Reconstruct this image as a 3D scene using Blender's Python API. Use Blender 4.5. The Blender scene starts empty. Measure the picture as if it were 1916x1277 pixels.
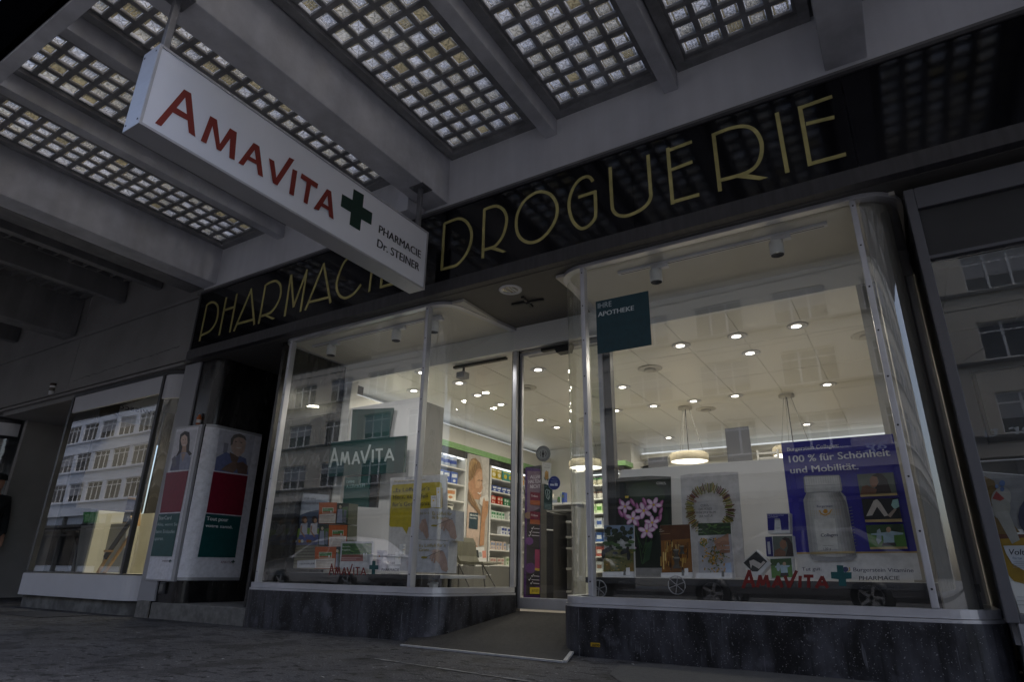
import bpy, bmesh, math, random
from mathutils import Vector, Matrix
random.seed(7)
sc = bpy.context.scene
col = sc.collection
R = math.radians

# ------------------------------------------------------------------ camera
IMG_W, IMG_H, FPX = 1916.0, 1277.0, 1162.97
YAW, PIT, ROL = R(-31.778), R(20.473), R(0.898)
CAM = Vector((0.0, 0.0, 0.488))
_f = Vector((math.sin(YAW) * math.cos(PIT), math.cos(YAW) * math.cos(PIT), math.sin(PIT)))
_r0 = _f.cross(Vector((0, 0, 1))).normalized()
_u0 = _r0.cross(_f)
_r = _r0 * math.cos(ROL) + _u0 * math.sin(ROL)
_u = -_r0 * math.sin(ROL) + _u0 * math.cos(ROL)
cd = bpy.data.cameras.new("camera")
cam = bpy.data.objects.new("camera", cd)
col.objects.link(cam)
cam.matrix_world = Matrix(((_r.x, _u.x, -_f.x, CAM.x), (_r.y, _u.y, -_f.y, CAM.y), (_r.z, _u.z, -_f.z, CAM.z), (0, 0, 0, 1)))
cd.sensor_width = 36.0
cd.lens = FPX / IMG_W * 36.0
cd.clip_start = 0.05
cd.clip_end = 2000
sc.camera = cam

# ------------------------------------------------------------------ world, sun, exposure
SUN_EL, SUN_ROT = R(64), R(74)
w = bpy.data.worlds.new("World")
sc.world = w
w.use_nodes = True
wn = w.node_tree
bg = wn.nodes["Background"]
sky = wn.nodes.new("ShaderNodeTexSky")
sky.sky_type = 'NISHITA'
sky.sun_disc = False
sky.sun_elevation = SUN_EL
sky.sun_rotation = SUN_ROT
sky.air_density = 1.0
sky.dust_density = 4.0
sky.ozone_density = 1.0
wn.links.new(sky.outputs[0], bg.inputs[0])
bg.inputs[1].default_value = 0.15
sl = bpy.data.lights.new("sun", 'SUN')
sl.energy = 1.9
sl.angle = R(40)
sl.color = (0.93, 0.95, 1.0)
sun = bpy.data.objects.new("sun", sl)
col.objects.link(sun)
# soft overcast sun high along the street: it reaches the glass blocks from above, the pavement lies under the canopy
sd = Vector((math.sin(SUN_ROT) * math.cos(SUN_EL), math.cos(SUN_ROT) * math.cos(SUN_EL), math.sin(SUN_EL)))
sun.rotation_euler = sd.to_track_quat('Z', 'Y').to_euler()
sun.location = (0, 0, 40)
sc.view_settings.view_transform = 'Standard'
sc.view_settings.look = 'None'
sc.view_settings.gamma = 1.0
sc.view_settings.use_curve_mapping = False
sc.view_settings.exposure = 1.05
sc.render.engine = 'CYCLES'
sc.cycles.use_denoising = True
sc.cycles.max_bounces = 10
sc.cycles.transparent_max_bounces = 24
sc.cycles.sample_clamp_indirect = 4.0
sc.cycles.blur_glossy = 0.6
LAMP = 0.16

# ------------------------------------------------------------------ pixel helpers (photo pixel -> point at a real distance)
def ray(px, py):
    return _f + _r * ((px - IMG_W / 2) / FPX) - _u * ((py - IMG_H / 2) / FPX)
def at(px, py, X=None, Y=None, Z=None):
    d = ray(px, py)
    if Y is not None: t = (Y - CAM.y) / d.y
    elif X is not None: t = (X - CAM.x) / d.x
    else: t = (Z - CAM.z) / d.z
    return CAM + d * t
def at_plane(px, py, o, n):
    d = ray(px, py)
    return CAM + d * ((Vector(o) - CAM).dot(n) / d.dot(n))
def zoomed(x0, y0, s):
    return lambda x, y: (x0 + x / s, y0 + y / s)

# ------------------------------------------------------------------ materials
MATS = {}
def nn(t, k, **kw):
    n = t.nodes.new(k)
    for a, b in kw.items():
        setattr(n, a, b)
    return n
def srgb(h):
    h = h.lstrip('#')
    c = [int(h[i:i + 2], 16) / 255 for i in (0, 2, 4)]
    return tuple(x / 12.92 if x < 0.04045 else ((x + 0.055) / 1.055) ** 2.4 for x in c)
def mat(name, colr, rough=0.6, metal=0.0, var=0.12, scale=3.0, bump=0.0, bscale=40.0, stretch=(1, 1, 1), spec=0.5, col2=None, lo=0.35, hi=0.7, rvar=0.0, coat=0.0, streak=0.0):
    if name in MATS: return MATS[name]
    m = bpy.data.materials.new(name); m.use_nodes = True
    t = m.node_tree; b = t.nodes["Principled BSDF"]
    c1 = Vector(colr)
    c2 = Vector(col2) if col2 else c1 * (1 - var)
    tc = nn(t, "ShaderNodeTexCoord"); mp = nn(t, "ShaderNodeMapping"); mp.inputs["Scale"].default_value = stretch
    t.links.new(tc.outputs["Object"], mp.inputs[0])
    no = nn(t, "ShaderNodeTexNoise"); no.inputs["Scale"].default_value = scale; no.inputs["Detail"].default_value = 6; no.inputs["Roughness"].default_value = 0.6
    t.links.new(mp.outputs[0], no.inputs["Vector"])
    cr = nn(t, "ShaderNodeValToRGB")
    cr.color_ramp.elements[0].position = lo; cr.color_ramp.elements[1].position = hi
    cr.color_ramp.elements[0].color = (*c2, 1); cr.color_ramp.elements[1].color = (*c1, 1)
    t.links.new(no.outputs[0], cr.inputs[0]); t.links.new(cr.outputs[0], b.inputs["Base Color"])
    if streak:   # water marks running down
        m3 = nn(t, "ShaderNodeMapping"); m3.inputs["Scale"].default_value = (5, 5, 0.35); t.links.new(tc.outputs["Object"], m3.inputs[0])
        n3 = nn(t, "ShaderNodeTexNoise"); n3.inputs["Scale"].default_value = 1.6; n3.inputs["Detail"].default_value = 5; t.links.new(m3.outputs[0], n3.inputs["Vector"])
        r3 = nn(t, "ShaderNodeValToRGB"); r3.color_ramp.elements[0].position = 0.42; r3.color_ramp.elements[1].position = 0.62
        r3.color_ramp.elements[0].color = (1 - streak,) * 3 + (1,); r3.color_ramp.elements[1].color = (1, 1, 1, 1); t.links.new(n3.outputs[0], r3.inputs[0])
        x3 = nn(t, "ShaderNodeMixRGB", blend_type='MULTIPLY'); x3.inputs[0].default_value = 1.0
        t.links.new(cr.outputs[0], x3.inputs[1]); t.links.new(r3.outputs[0], x3.inputs[2]); t.links.new(x3.outputs[0], b.inputs["Base Color"])
    b.inputs["Roughness"].default_value = rough; b.inputs["Metallic"].default_value = metal
    b.inputs["Specular IOR Level"].default_value = spec
    b.inputs["Coat Weight"].default_value = coat
    if rvar:
        mr = nn(t, "ShaderNodeMapRange"); mr.inputs[3].default_value = max(0.02, rough - rvar); mr.inputs[4].default_value = rough + rvar
        t.links.new(no.outputs[0], mr.inputs[0]); t.links.new(mr.outputs[0], b.inputs["Roughness"])
    if bump:
        n2 = nn(t, "ShaderNodeTexNoise"); n2.inputs["Scale"].default_value = bscale; n2.inputs["Detail"].default_value = 4
        t.links.new(mp.outputs[0], n2.inputs["Vector"])
        bp = nn(t, "ShaderNodeBump"); bp.inputs["Strength"].default_value = bump; bp.inputs["Distance"].default_value = 0.01
        t.links.new(n2.outputs[0], bp.inputs["Height"]); t.links.new(bp.outputs[0], b.inputs["Normal"])
    MATS[name] = m
    return m
def emis(name, colr, strength):
    if name in MATS: return MATS[name]
    m = bpy.data.materials.new(name); m.use_nodes = True
    t = m.node_tree; t.nodes.clear()
    o = nn(t, "ShaderNodeOutputMaterial"); e = nn(t, "ShaderNodeEmission")
    e.inputs[0].default_value = (*colr, 1); e.inputs[1].default_value = strength
    t.links.new(e.outputs[0], o.inputs[0]); MATS[name] = m
    return m
def pane(name, ior=1.75, tint=(0.93, 0.95, 0.94), rough=0.0, wob=0.02, haze=0.0):
    if name in MATS: return MATS[name]
    m = bpy.data.materials.new(name); m.use_nodes = True
    t = m.node_tree; t.nodes.clear()
    o = nn(t, "ShaderNodeOutputMaterial"); mx = nn(t, "ShaderNodeMixShader"); tr = nn(t, "ShaderNodeBsdfTransparent"); gl = nn(t, "ShaderNodeBsdfGlossy")
    fr = nn(t, "ShaderNodeFresnel")
    ge = nn(t, "ShaderNodeNewGeometry"); mr = nn(t, "ShaderNodeMapRange"); mr.inputs[3].default_value = ior; mr.inputs[4].default_value = 1.0 / ior
    t.links.new(ge.outputs["Backfacing"], mr.inputs[0]); t.links.new(mr.outputs[0], fr.inputs[0])   # same reflectance from either side
    tr.inputs[0].default_value = (*tint, 1); gl.inputs["Roughness"].default_value = rough
    gl.inputs[0].default_value = (1, 1, 1, 1)
    tc = nn(t, "ShaderNodeTexCoord"); no = nn(t, "ShaderNodeTexNoise"); no.inputs["Scale"].default_value = 0.8; no.inputs["Detail"].default_value = 1
    bp = nn(t, "ShaderNodeBump"); bp.inputs["Strength"].default_value = wob; bp.inputs["Distance"].default_value = 0.05
    t.links.new(tc.outputs["Object"], no.inputs["Vector"]); t.links.new(no.outputs[0], bp.inputs["Height"]); t.links.new(bp.outputs[0], gl.inputs["Normal"])
    t.links.new(fr.outputs[0], mx.inputs[0]); t.links.new(tr.outputs[0], mx.inputs[1]); t.links.new(gl.outputs[0], mx.inputs[2])
    t.links.new(mx.outputs[0], o.inputs[0]); MATS[name] = m
    return m
def blockglass(name, tint):
    if name in MATS: return MATS[name]
    m = bpy.data.materials.new(name); m.use_nodes = True
    t = m.node_tree; t.nodes.clear()
    o = nn(t, "ShaderNodeOutputMaterial"); g = nn(t, "ShaderNodeBsdfGlass"); g.inputs["IOR"].default_value = 1.3; g.inputs["Roughness"].default_value = 0.03
    tc = nn(t, "ShaderNodeTexCoord"); no = nn(t, "ShaderNodeTexNoise"); no.inputs["Scale"].default_value = 38; no.inputs["Detail"].default_value = 2
    n2 = nn(t, "ShaderNodeTexNoise"); n2.inputs["Scale"].default_value = 70; n2.inputs["Detail"].default_value = 3
    t.links.new(tc.outputs["Object"], no.inputs["Vector"]); t.links.new(tc.outputs["Object"], n2.inputs["Vector"])
    bp = nn(t, "ShaderNodeBump"); bp.inputs["Strength"].default_value = 0.6; bp.inputs["Distance"].default_value = 0.01
    t.links.new(no.outputs[0], bp.inputs["Height"]); t.links.new(bp.outputs[0], g.inputs["Normal"])
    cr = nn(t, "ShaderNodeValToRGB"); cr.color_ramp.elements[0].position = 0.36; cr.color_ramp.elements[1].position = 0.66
    cr.color_ramp.elements[0].color = (*[c * 0.45 for c in tint], 1); cr.color_ramp.elements[1].color = (*tint, 1)   # relief shade and grime mottled into the tint
    t.links.new(n2.outputs[0], cr.inputs[0])
    tl = nn(t, "ShaderNodeBsdfTransparent"); ts = nn(t, "ShaderNodeBsdfTranslucent")
    for q in (g, tl, ts): t.links.new(cr.outputs[0], q.inputs[0])
    m1 = nn(t, "ShaderNodeMixShader"); m1.inputs[0].default_value = 0.38
    mx = nn(t, "ShaderNodeMixShader"); mx.inputs[0].default_value = 0.7
    t.links.new(tl.outputs[0], m1.inputs[1]); t.links.new(ts.outputs[0], m1.inputs[2])
    t.links.new(g.outputs[0], mx.inputs[1]); t.links.new(m1.outputs[0], mx.inputs[2]); t.links.new(mx.outputs[0], o.inputs[0])
    MATS[name] = m
    return m
def ink(h, rough=0.45):
    return mat("ink_" + h.lstrip('#'), srgb(h), rough, var=0.22, scale=22, lo=0.3, hi=0.6)

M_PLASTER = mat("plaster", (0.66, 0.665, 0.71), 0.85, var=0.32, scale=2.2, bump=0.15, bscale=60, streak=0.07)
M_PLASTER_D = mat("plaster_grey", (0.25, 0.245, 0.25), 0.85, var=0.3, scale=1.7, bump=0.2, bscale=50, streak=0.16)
M_FRIEZE = mat("frieze_plaster", (0.76, 0.765, 0.81), 0.85, var=0.18, scale=1.0, bump=0.12, bscale=70, streak=0.05)
M_GRID = mat("concrete_grid", (0.33, 0.33, 0.34), 0.9, var=0.4, scale=5, bump=0.2)
M_BLACKGLASS = mat("black_glass", (0.006, 0.006, 0.009), 0.085, var=0.5, scale=2.0, stretch=(6, 1, 0.6), rvar=0.035, spec=0.5)
M_GOLD = mat("gold_leaf", (0.78, 0.68, 0.28), 0.24, metal=0.6, var=0.3, scale=8)
M_TRIM = mat("dark_bronze_trim", (0.075, 0.072, 0.078), 0.5, metal=0.3, var=0.35, scale=3, stretch=(8, 1, 1))
M_ALU = mat("aluminium", (0.60, 0.60, 0.64), 0.33, metal=0.55, var=0.2, scale=4, rvar=0.1)
M_ALUD = mat("aluminium_dark", (0.07, 0.07, 0.075), 0.4, metal=0.6, var=0.3, scale=4)
def plinth_mat():
    m = mat("black_stone", (0.085, 0.086, 0.105), 0.45, scale=2.6, col2=(0.004, 0.004, 0.006), stretch=(2.4, 2.4, 1.0), lo=0.40, hi=0.84, bump=0.08, bscale=60, rvar=0.12, spec=0.4)
    t = m.node_tree; b = t.nodes["Principled BSDF"]; base = b.inputs["Base Color"].links[0].from_socket
    tc = nn(t, "ShaderNodeTexCoord")
    def layer(base, st, sc_, lo, hi, c, det=3):
        mp = nn(t, "ShaderNodeMapping"); mp.inputs["Scale"].default_value = st; t.links.new(tc.outputs["Object"], mp.inputs[0])
        n = nn(t, "ShaderNodeTexNoise"); n.inputs["Scale"].default_value = sc_; n.inputs["Detail"].default_value = det; t.links.new(mp.outputs[0], n.inputs["Vector"])
        r = nn(t, "ShaderNodeMapRange"); r.inputs[1].default_value = lo; r.inputs[2].default_value = hi; t.links.new(n.outputs[0], r.inputs[0])
        x = nn(t, "ShaderNodeMixRGB"); t.links.new(r.outputs[0], x.inputs[0]); t.links.new(base, x.inputs[1]); x.inputs[2].default_value = (*c, 1)
        return x.outputs[0]
    o = layer(base, (14, 14, 1.2), 2.2, 0.56, 0.75, (0.003, 0.003, 0.004))      # dark runs
    o = layer(o, (22, 22, 2.0), 2.5, 0.66, 0.80, (0.16, 0.16, 0.18))          # pale runs
    o = layer(o, (1, 1, 1), 130, 0.69, 0.73, (0.20, 0.20, 0.21), 1)            # specks
    o = layer(o, (1, 1, 1), 7, 0.60, 0.80, (0.10, 0.10, 0.12), 8)             # scuffs
    t.links.new(o, b.inputs["Base Color"])
    return m
M_PLINTH = plinth_mat()
M_MARBLE = mat("dark_marble", (0.03, 0.027, 0.026), 0.25, scale=3, col2=(0.006, 0.006, 0.007), stretch=(3, 3, 0.6), rvar=0.1)
M_STONE = mat("grey_stone", (0.19, 0.185, 0.175), 0.85, var=0.45, scale=14, bump=0.4, bscale=80)
M_STONE2 = mat("worn_base_stone", (0.17, 0.17, 0.165), 0.85, var=0.5, scale=5, bump=0.5, bscale=30, lo=0.42, hi=0.62)
M_WHITE = mat("white_paint", (0.72, 0.72, 0.72), 0.5, var=0.06)
M_WALLIN = mat("interior_white", (0.74, 0.74, 0.72), 0.6, var=0.05)
M_WHITEMETAL = mat("white_metal", (0.62, 0.62, 0.66), 0.35, var=0.08, scale=2)
M_GREYPANEL = mat("grey_panel", (0.30, 0.30, 0.32), 0.5, var=0.12, scale=1.5)
M_CHARCOAL = mat("charcoal", (0.03, 0.03, 0.033), 0.5, var=0.3)
M_BLACK = mat("black_plastic", (0.012, 0.012, 0.014), 0.4, var=0.3)
M_GREYSHELF = mat("grey_shelf", (0.22, 0.22, 0.215), 0.5, var=0.1)
M_WOOD = mat("pale_wood", (0.42, 0.26, 0.12), 0.5, var=0.35, scale=6, stretch=(6, 6, 0.7))
M_FLOORIN = mat("interior_floor", (0.34, 0.32, 0.29), 0.35, var=0.15, scale=2)
M_MATDARK = mat("entrance_mat", (0.035, 0.033, 0.032), 0.95, var=0.4, scale=30, bump=0.6, bscale=220)
M_GLASS = pane("window_glass", 1.78)
M_GLASSCURVE = pane("curved_window_glass", 1.7, wob=0.05)
M_GLASSEND = pane("curved_end_glass", 2.2, tint=(0.88, 0.88, 0.87), wob=0.06)
M_GLASSDARK = pane("dark_glass", 1.7, tint=(0.3, 0.31, 0.32))
M_SKIN = mat("skin", (0.5, 0.28, 0.2), 0.5, var=0.1)
M_COAT = mat("dark_cloth", (0.012, 0.014, 0.018), 0.9, var=0.4, scale=20)

# ------------------------------------------------------------------ mesh builder
class MB:
    def __init__(s): s.v = []; s.f = []; s.m = []; s.sm = []
    def add(s, vs, fs, mi=0, smooth=False):
        o = len(s.v); s.v += [tuple(q) for q in vs]
        for f in fs: s.f.append([o + i for i in f]); s.m.append(mi); s.sm.append(smooth)
        return s
    def box(s, x0, x1, y0, y1, z0, z1, mi=0, b=0.0):
        if x0 > x1: x0, x1 = x1, x0
        if y0 > y1: y0, y1 = y1, y0
        if z0 > z1: z0, z1 = z1, z0
        b = min(b, (x1 - x0) * .45, (y1 - y0) * .45, (z1 - z0) * .45)
        if b <= 0:
            vs = [(x, y, z) for x in (x0, x1) for y in (y0, y1) for z in (z0, z1)]
            return s.add(vs, [(0, 1, 3, 2), (4, 6, 7, 5), (0, 4, 5, 1), (2, 3, 7, 6), (0, 2, 6, 4), (1, 5, 7, 3)], mi)
        bm = bmesh.new(); bmesh.ops.create_cube(bm, size=1)
        for q in bm.verts: q.co = ((x0 + x1) / 2 + q.co.x * (x1 - x0), (y0 + y1) / 2 + q.co.y * (y1 - y0), (z0 + z1) / 2 + q.co.z * (z1 - z0))
        bmesh.ops.bevel(bm, geom=bm.edges[:], offset=b, segments=2, affect='EDGES', profile=0.6)
        bm.verts.index_update()
        s.add([q.co.copy() for q in bm.verts], [[q.index for q in f.verts] for f in bm.faces], mi); bm.free()
        return s
    def obox(s, c, ax, ay, az, mi=0):
        c = Vector(c); ax = Vector(ax); ay = Vector(ay); az = Vector(az)
        vs = [c + ax * i + ay * j + az * k for i in (-1, 1) for j in (-1, 1) for k in (-1, 1)]
        return s.add(vs, [(0, 1, 3, 2), (4, 6, 7, 5), (0, 4, 5, 1), (2, 3, 7, 6), (0, 2, 6, 4), (1, 5, 7, 3)], mi)
    def prism(s, pts, d, mi=0, smooth=False):
        d = Vector(d); a = [Vector(p) for p in pts]; n = len(a)
        s.add(a + [p + d for p in a], [list(range(n))[::-1], list(range(n, 2 * n))], mi)
        o = len(s.v)
        s.add(a + [p + d for p in a], [(i, (i + 1) % n, (i + 1) % n + n, i + n) for i in range(n)], mi, smooth)
        return s
    def tube(s, pts, r, n=8, mi=0, caps=True):
        pts = [Vector(p) for p in pts]; rings = []
        for i, p in enumerate(pts):
            d = (pts[min(i + 1, len(pts) - 1)] - pts[max(i - 1, 0)]).normalized()
            a = d.cross(Vector((0, 0, 1)) if abs(d.z) < 0.9 else Vector((1, 0, 0))).normalized(); b = d.cross(a)
            rr = r[i] if isinstance(r, (list, tuple)) else r
            rings.append([p + (a * math.cos(2 * math.pi * k / n) + b * math.sin(2 * math.pi * k / n)) * rr for k in range(n)])
        vs = [q for g in rings for q in g]
        fs = [(i * n + k, i * n + (k + 1) % n, (i + 1) * n + (k + 1) % n, (i + 1) * n + k) for i in range(len(pts) - 1) for k in range(n)]
        s.add(vs, fs, mi, True)
        if caps: s.add(rings[0], [list(range(n))], mi); s.add(rings[-1], [list(range(n))], mi)
        return s
    def lathe(s, c, prof, n=24, mi=0, axis='Z'):
        c = Vector(c); vs = []
        for (r, h) in prof:
            for k in range(n):
                a = 2 * math.pi * k / n
                if axis == 'Z': vs.append(c + Vector((r * math.cos(a), r * math.sin(a), h)))
                elif axis == 'Y': vs.append(c + Vector((r * math.cos(a), h, r * math.sin(a))))
                else: vs.append(c + Vector((h, r * math.cos(a), r * math.sin(a))))
        fs = [(i * n + k, i * n + (k + 1) % n, (i + 1) * n + (k + 1) % n, (i + 1) * n + k) for i in range(len(prof) - 1) for k in range(n)]
        return s.add(vs, fs, mi, True)
    def disc(s, c, r, n=24, mi=0, ry=None):
        c = Vector(c)
        return s.add([c + Vector((r * math.cos(2 * math.pi * k / n), (ry or r) * math.sin(2 * math.pi * k / n), 0)) for k in range(n)], [list(range(n))], mi)
    def ribbon(s, path, z0, z1, mi=0):
        n = len(path)
        vs = [(p[0], p[1], z0) for p in path] + [(p[0], p[1], z1) for p in path]
        return s.add(vs, [(i, i + 1, n + i + 1, n + i) for i in range(n - 1)], mi, True)
    def wall(s, path, d0, d1, z0, z1, mi=0):
        a = offset(path, d0); b = offset(path, d1); n = len(path)
        vs = [(p[0], p[1], z) for z in (z0, z1) for p in a] + [(p[0], p[1], z) for z in (z0, z1) for p in b]
        fs = []
        for i in range(n - 1):
            fs += [(i, i + 1, n + i + 1, n + i), (2 * n + i, 3 * n + i, 3 * n + i + 1, 2 * n + i + 1), (n + i, n + i + 1, 3 * n + i + 1, 3 * n + i), (i, 2 * n + i, 2 * n + i + 1, i + 1)]
        fs += [(0, n, 3 * n, 2 * n), (n - 1, 3 * n - 1, 4 * n - 1, 2 * n - 1)]
        return s.add(vs, fs, mi)
    def build(s, name, mats, parent=None, loc=None):
        me = bpy.data.meshes.new(name)
        if not isinstance(mats, (list, tuple)): mats = [mats]
        off = Vector((0, 0, 0))
        if parent is not None:
            p = parent
            while p is not None: off += p.location; p = p.parent
        elif loc is not None: off = Vector(loc)
        me.from_pydata([Vector(q) - off for q in s.v], [], s.f)
        for q in mats: me.materials.append(q)
        me.polygons.foreach_set("material_index", s.m); me.polygons.foreach_set("use_smooth", s.sm)
        me.update()
        o = bpy.data.objects.new(name, me); col.objects.link(o)
        if parent is not None: o.parent = parent
        elif loc is not None: o.location = loc
        return o
def offset(path, d):
    out = []; n = len(path)
    for i in range(n):
        p = Vector(path[i][:2])
        t = Vector((0, 0))
        if i > 0: t += (p - Vector(path[i - 1][:2])).normalized()
        if i < n - 1: t += (Vector(path[i + 1][:2]) - p).normalized()
        t.normalize(); nrm = Vector((t.y, -t.x))
        k = 1.0
        if 0 < i < n - 1:
            t1 = (p - Vector(path[i - 1][:2])).normalized(); k = 1 / max(0.4, Vector((t1.y, -t1.x)).dot(nrm))
        out.append((p.x + nrm.x * d * k, p.y + nrm.y * d * k))
    return out
def arc(cx, cy, r, a0, a1, n=8):
    return [(cx + r * math.cos(R(a0 + (a1 - a0) * i / n)), cy + r * math.sin(R(a0 + (a1 - a0) * i / n))) for i in range(n + 1)]
def tag(o, label, cat, group=None):
    o["label"] = label; o["category"] = cat
    if group: o["group"] = group
    return o
def thing(name, label, cat, loc=(0, 0, 0), group=None):
    o = bpy.data.objects.new(name, None); col.objects.link(o); o.location = loc; o.empty_display_size = 0.1
    return tag(o, label, cat, group)
def struct(o): o["kind"] = "structure"; return o
def copy_tree(o, parent=None):
    c = o.copy(); col.objects.link(c); c.parent = parent
    for ch in [q for q in bpy.data.objects if q.parent == o]: copy_tree(ch, c)
    return c

# ------------------------------------------------------------------ text and flat art
_TXT = {}
def textmesh(s, bold=0.0, space=1.0):
    k = (s, bold, space)
    if k in _TXT: return _TXT[k]
    cu = bpy.data.curves.new("t", 'FONT'); cu.body = s; cu.size = 1; cu.offset = bold; cu.resolution_u = 3; cu.space_character = space
    ob = bpy.data.objects.new("t", cu); col.objects.link(ob)
    bpy.context.view_layer.update()
    me = bpy.data.meshes.new_from_object(ob.evaluated_get(bpy.context.evaluated_depsgraph_get()))
    vs = [(q.co.x, q.co.y) for q in me.vertices]; fs = [list(p.vertices) for p in me.polygons]
    bpy.data.objects.remove(ob); bpy.data.curves.remove(cu); bpy.data.meshes.remove(me)
    x0 = min(q[0] for q in vs); x1 = max(q[0] for q in vs)
    _TXT[k] = ([((x - x0) / (x1 - x0), y / 0.729) for x, y in vs], fs)
    return _TXT[k]
class Art:
    """flat printed shapes; w maps drawing coordinates to a point on the printed surface, n is its outward normal"""
    def __init__(s, w, n, lift=0.0006, step=0.00035):
        s.w = w; s.n = Vector(n).normalized(); s.l = lift; s.st = step; s.mb = MB(); s.mats = []
    def _mi(s, m):
        if isinstance(m, str): m = ink(m)
        if m not in s.mats: s.mats.append(m)
        return s.mats.index(m)
    def _up(s): s.l += s.st; return s.n * s.l
    def poly(s, m, pts):
        d = s._up(); s.mb.add([s.w(*p) + d for p in pts], [list(range(len(pts)))], s._mi(m)); return s
    def ell(s, m, cx, cy, rx, ry=None, rot=0, n=18, a0=0, a1=360):
        ry = ry or rx; c = math.cos(R(rot)); q = math.sin(R(rot)); pts = []
        for i in range(n if a1 - a0 == 360 else n + 1):
            a = R(a0 + (a1 - a0) * i / n); x = rx * math.cos(a); y = ry * math.sin(a); pts.append((cx + x * c - y * q, cy + x * q + y * c))
        return s.poly(m, pts)
    def stroke(s, m, pts, wd, closed=False):
        d = s._up(); n = len(pts); P = [Vector(p) for p in pts]; L = []; Rr = []
        for i in range(n):
            a = P[i - 1] if (i > 0 or closed) else None; b = P[(i + 1) % n] if (i < n - 1 or closed) else None
            t = Vector((0, 0))
            if a is not None: t += (P[i] - a).normalized()
            if b is not None: t += (b - P[i]).normalized()
            t.normalize(); nr = Vector((-t.y, t.x)); k = 1.0
            if a is not None and b is not None:
                t1 = (P[i] - a).normalized(); k = 1 / max(0.45, Vector((-t1.y, t1.x)).dot(nr))
            L.append(P[i] + nr * wd / 2 * k); Rr.append(P[i] - nr * wd / 2 * k)
        vs = [s.w(*p) + d for p in L] + [s.w(*p) + d for p in Rr]
        fs = [(i, (i + 1) % n, n + (i + 1) % n, n + i) for i in range(n if closed else n - 1)]
        s.mb.add(vs, fs, s._mi(m)); return s
    def text(s, m, txt, p0, p1, ptop, bold=0.0, space=1.0):
        vs, fs = textmesh(txt, 0.0, space)
        o = s.w(*p0); u = s.w(*p1) - o; v = s.w(*ptop) - o
        e = u.normalized() * v.length * bold * 1.6
        for k in ((-1, 0, 1) if bold > 0 else (0,)):
            d = s._up() + e * k
            s.mb.add([o + u * x + v * y + d for x, y in vs], fs, s._mi(m))
        return s
    def build(s, name, parent): return s.mb.build(name, s.mats, parent)
def solid(mb, pts, d, mi=0):
    """a slab: outline pts (world) pushed by vector d"""
    return mb.prism(pts, d, mi)
def smooth(pts, k=5):
    """Catmull-Rom through the points"""
    P = [Vector(p) for p in pts]; out = []
    for i in range(len(P) - 1):
        a, b, c, d = P[max(i - 1, 0)], P[i], P[i + 1], P[min(i + 2, len(P) - 1)]
        for j in range(k):
            t = j / k
            out.append(tuple(0.5 * (2 * b + (c - a) * t + (2 * a - 5 * b + 4 * c - d) * t * t + (3 * b - a - 3 * c + d) * t ** 3)))
    return out + [tuple(P[-1])]
#SECTION_END_HELPERS

# ================================================================== SETTING: ground
def ground_mat():
    m = bpy.data.materials.new("asphalt"); m.use_nodes = True
    t = m.node_tree; b = t.nodes["Principled BSDF"]; b.inputs["Roughness"].default_value = 0.75; b.inputs["Specular IOR Level"].default_value = 0.35
    tc = nn(t, "ShaderNodeTexCoord")
    def noise(sc_, det, st=(1, 1, 1)):
        mp = nn(t, "ShaderNodeMapping"); mp.inputs["Scale"].default_value = st
        t.links.new(tc.outputs["Object"], mp.inputs[0])
        n = nn(t, "ShaderNodeTexNoise"); n.inputs["Scale"].default_value = sc_; n.inputs["Detail"].default_value = det
        t.links.new(mp.outputs[0], n.inputs["Vector"]); return n
    def ramp(src, a, b_, c0, c1):
        r = nn(t, "ShaderNodeValToRGB"); r.color_ramp.elements[0].position = a; r.color_ramp.elements[1].position = b_
        r.color_ramp.elements[0].color = (*c0, 1); r.color_ramp.elements[1].color = (*c1, 1); t.links.new(src.outputs[0], r.inputs[0]); return r
    def mul(a, b_, f=1.0):
        x = nn(t, "ShaderNodeMixRGB", blend_type='MULTIPLY'); x.inputs[0].default_value = f
        t.links.new(a.outputs[0], x.inputs[1]); t.links.new(b_.outputs[0], x.inputs[2]); return x
    big = ramp(noise(0.9, 5), 0.3, 0.75, (0.050, 0.050, 0.056), (0.090, 0.089, 0.098))
    fine = ramp(noise(90, 4), 0.3, 0.72, (0.35, 0.35, 0.35), (1.5, 1.5, 1.5))
    stain = ramp(noise(3.2, 5, (1, 1, 1)), 0.38, 0.50, (0.45, 0.45, 0.46), (1.08, 1.08, 1.08))
    spots = ramp(noise(11, 3, (1, 1.6, 1)), 0.385, 0.42, (0.16, 0.16, 0.17), (1, 1, 1))
    lightsp = ramp(noise(30, 1), 0.71, 0.73, (1, 1, 1), (3.2, 3.2, 3.1))
    vo = nn(t, "ShaderNodeTexVoronoi", feature='DISTANCE_TO_EDGE'); vo.inputs["Scale"].default_value = 0.62
    w1 = noise(3, 5); ad = nn(t, "ShaderNodeMixRGB", blend_type='ADD'); ad.inputs[0].default_value = 0.35
    t.links.new(tc.outputs["Object"], ad.inputs[1]); t.links.new(w1.outputs["Color"], ad.inputs[2]); t.links.new(ad.outputs[0], vo.inputs["Vector"])
    crack = ramp(vo, 0.0, 0.012, (0.35, 0.35, 0.35), (1, 1, 1))
    c = mul(mul(mul(mul(mul(big, fine), stain), spots), crack, 0.8), lightsp)
    t.links.new(c.outputs[0], b.inputs["Base Color"])
    h = mul(fine, stain); bp = nn(t, "ShaderNodeBump"); bp.inputs["Strength"].default_value = 0.8; bp.inputs["Distance"].default_value = 0.012
    t.links.new(h.outputs[0], bp.inputs["Height"]); t.links.new(bp.outputs[0], b.inputs["Normal"])
    return m
M_ASPH = ground_mat()
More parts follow.
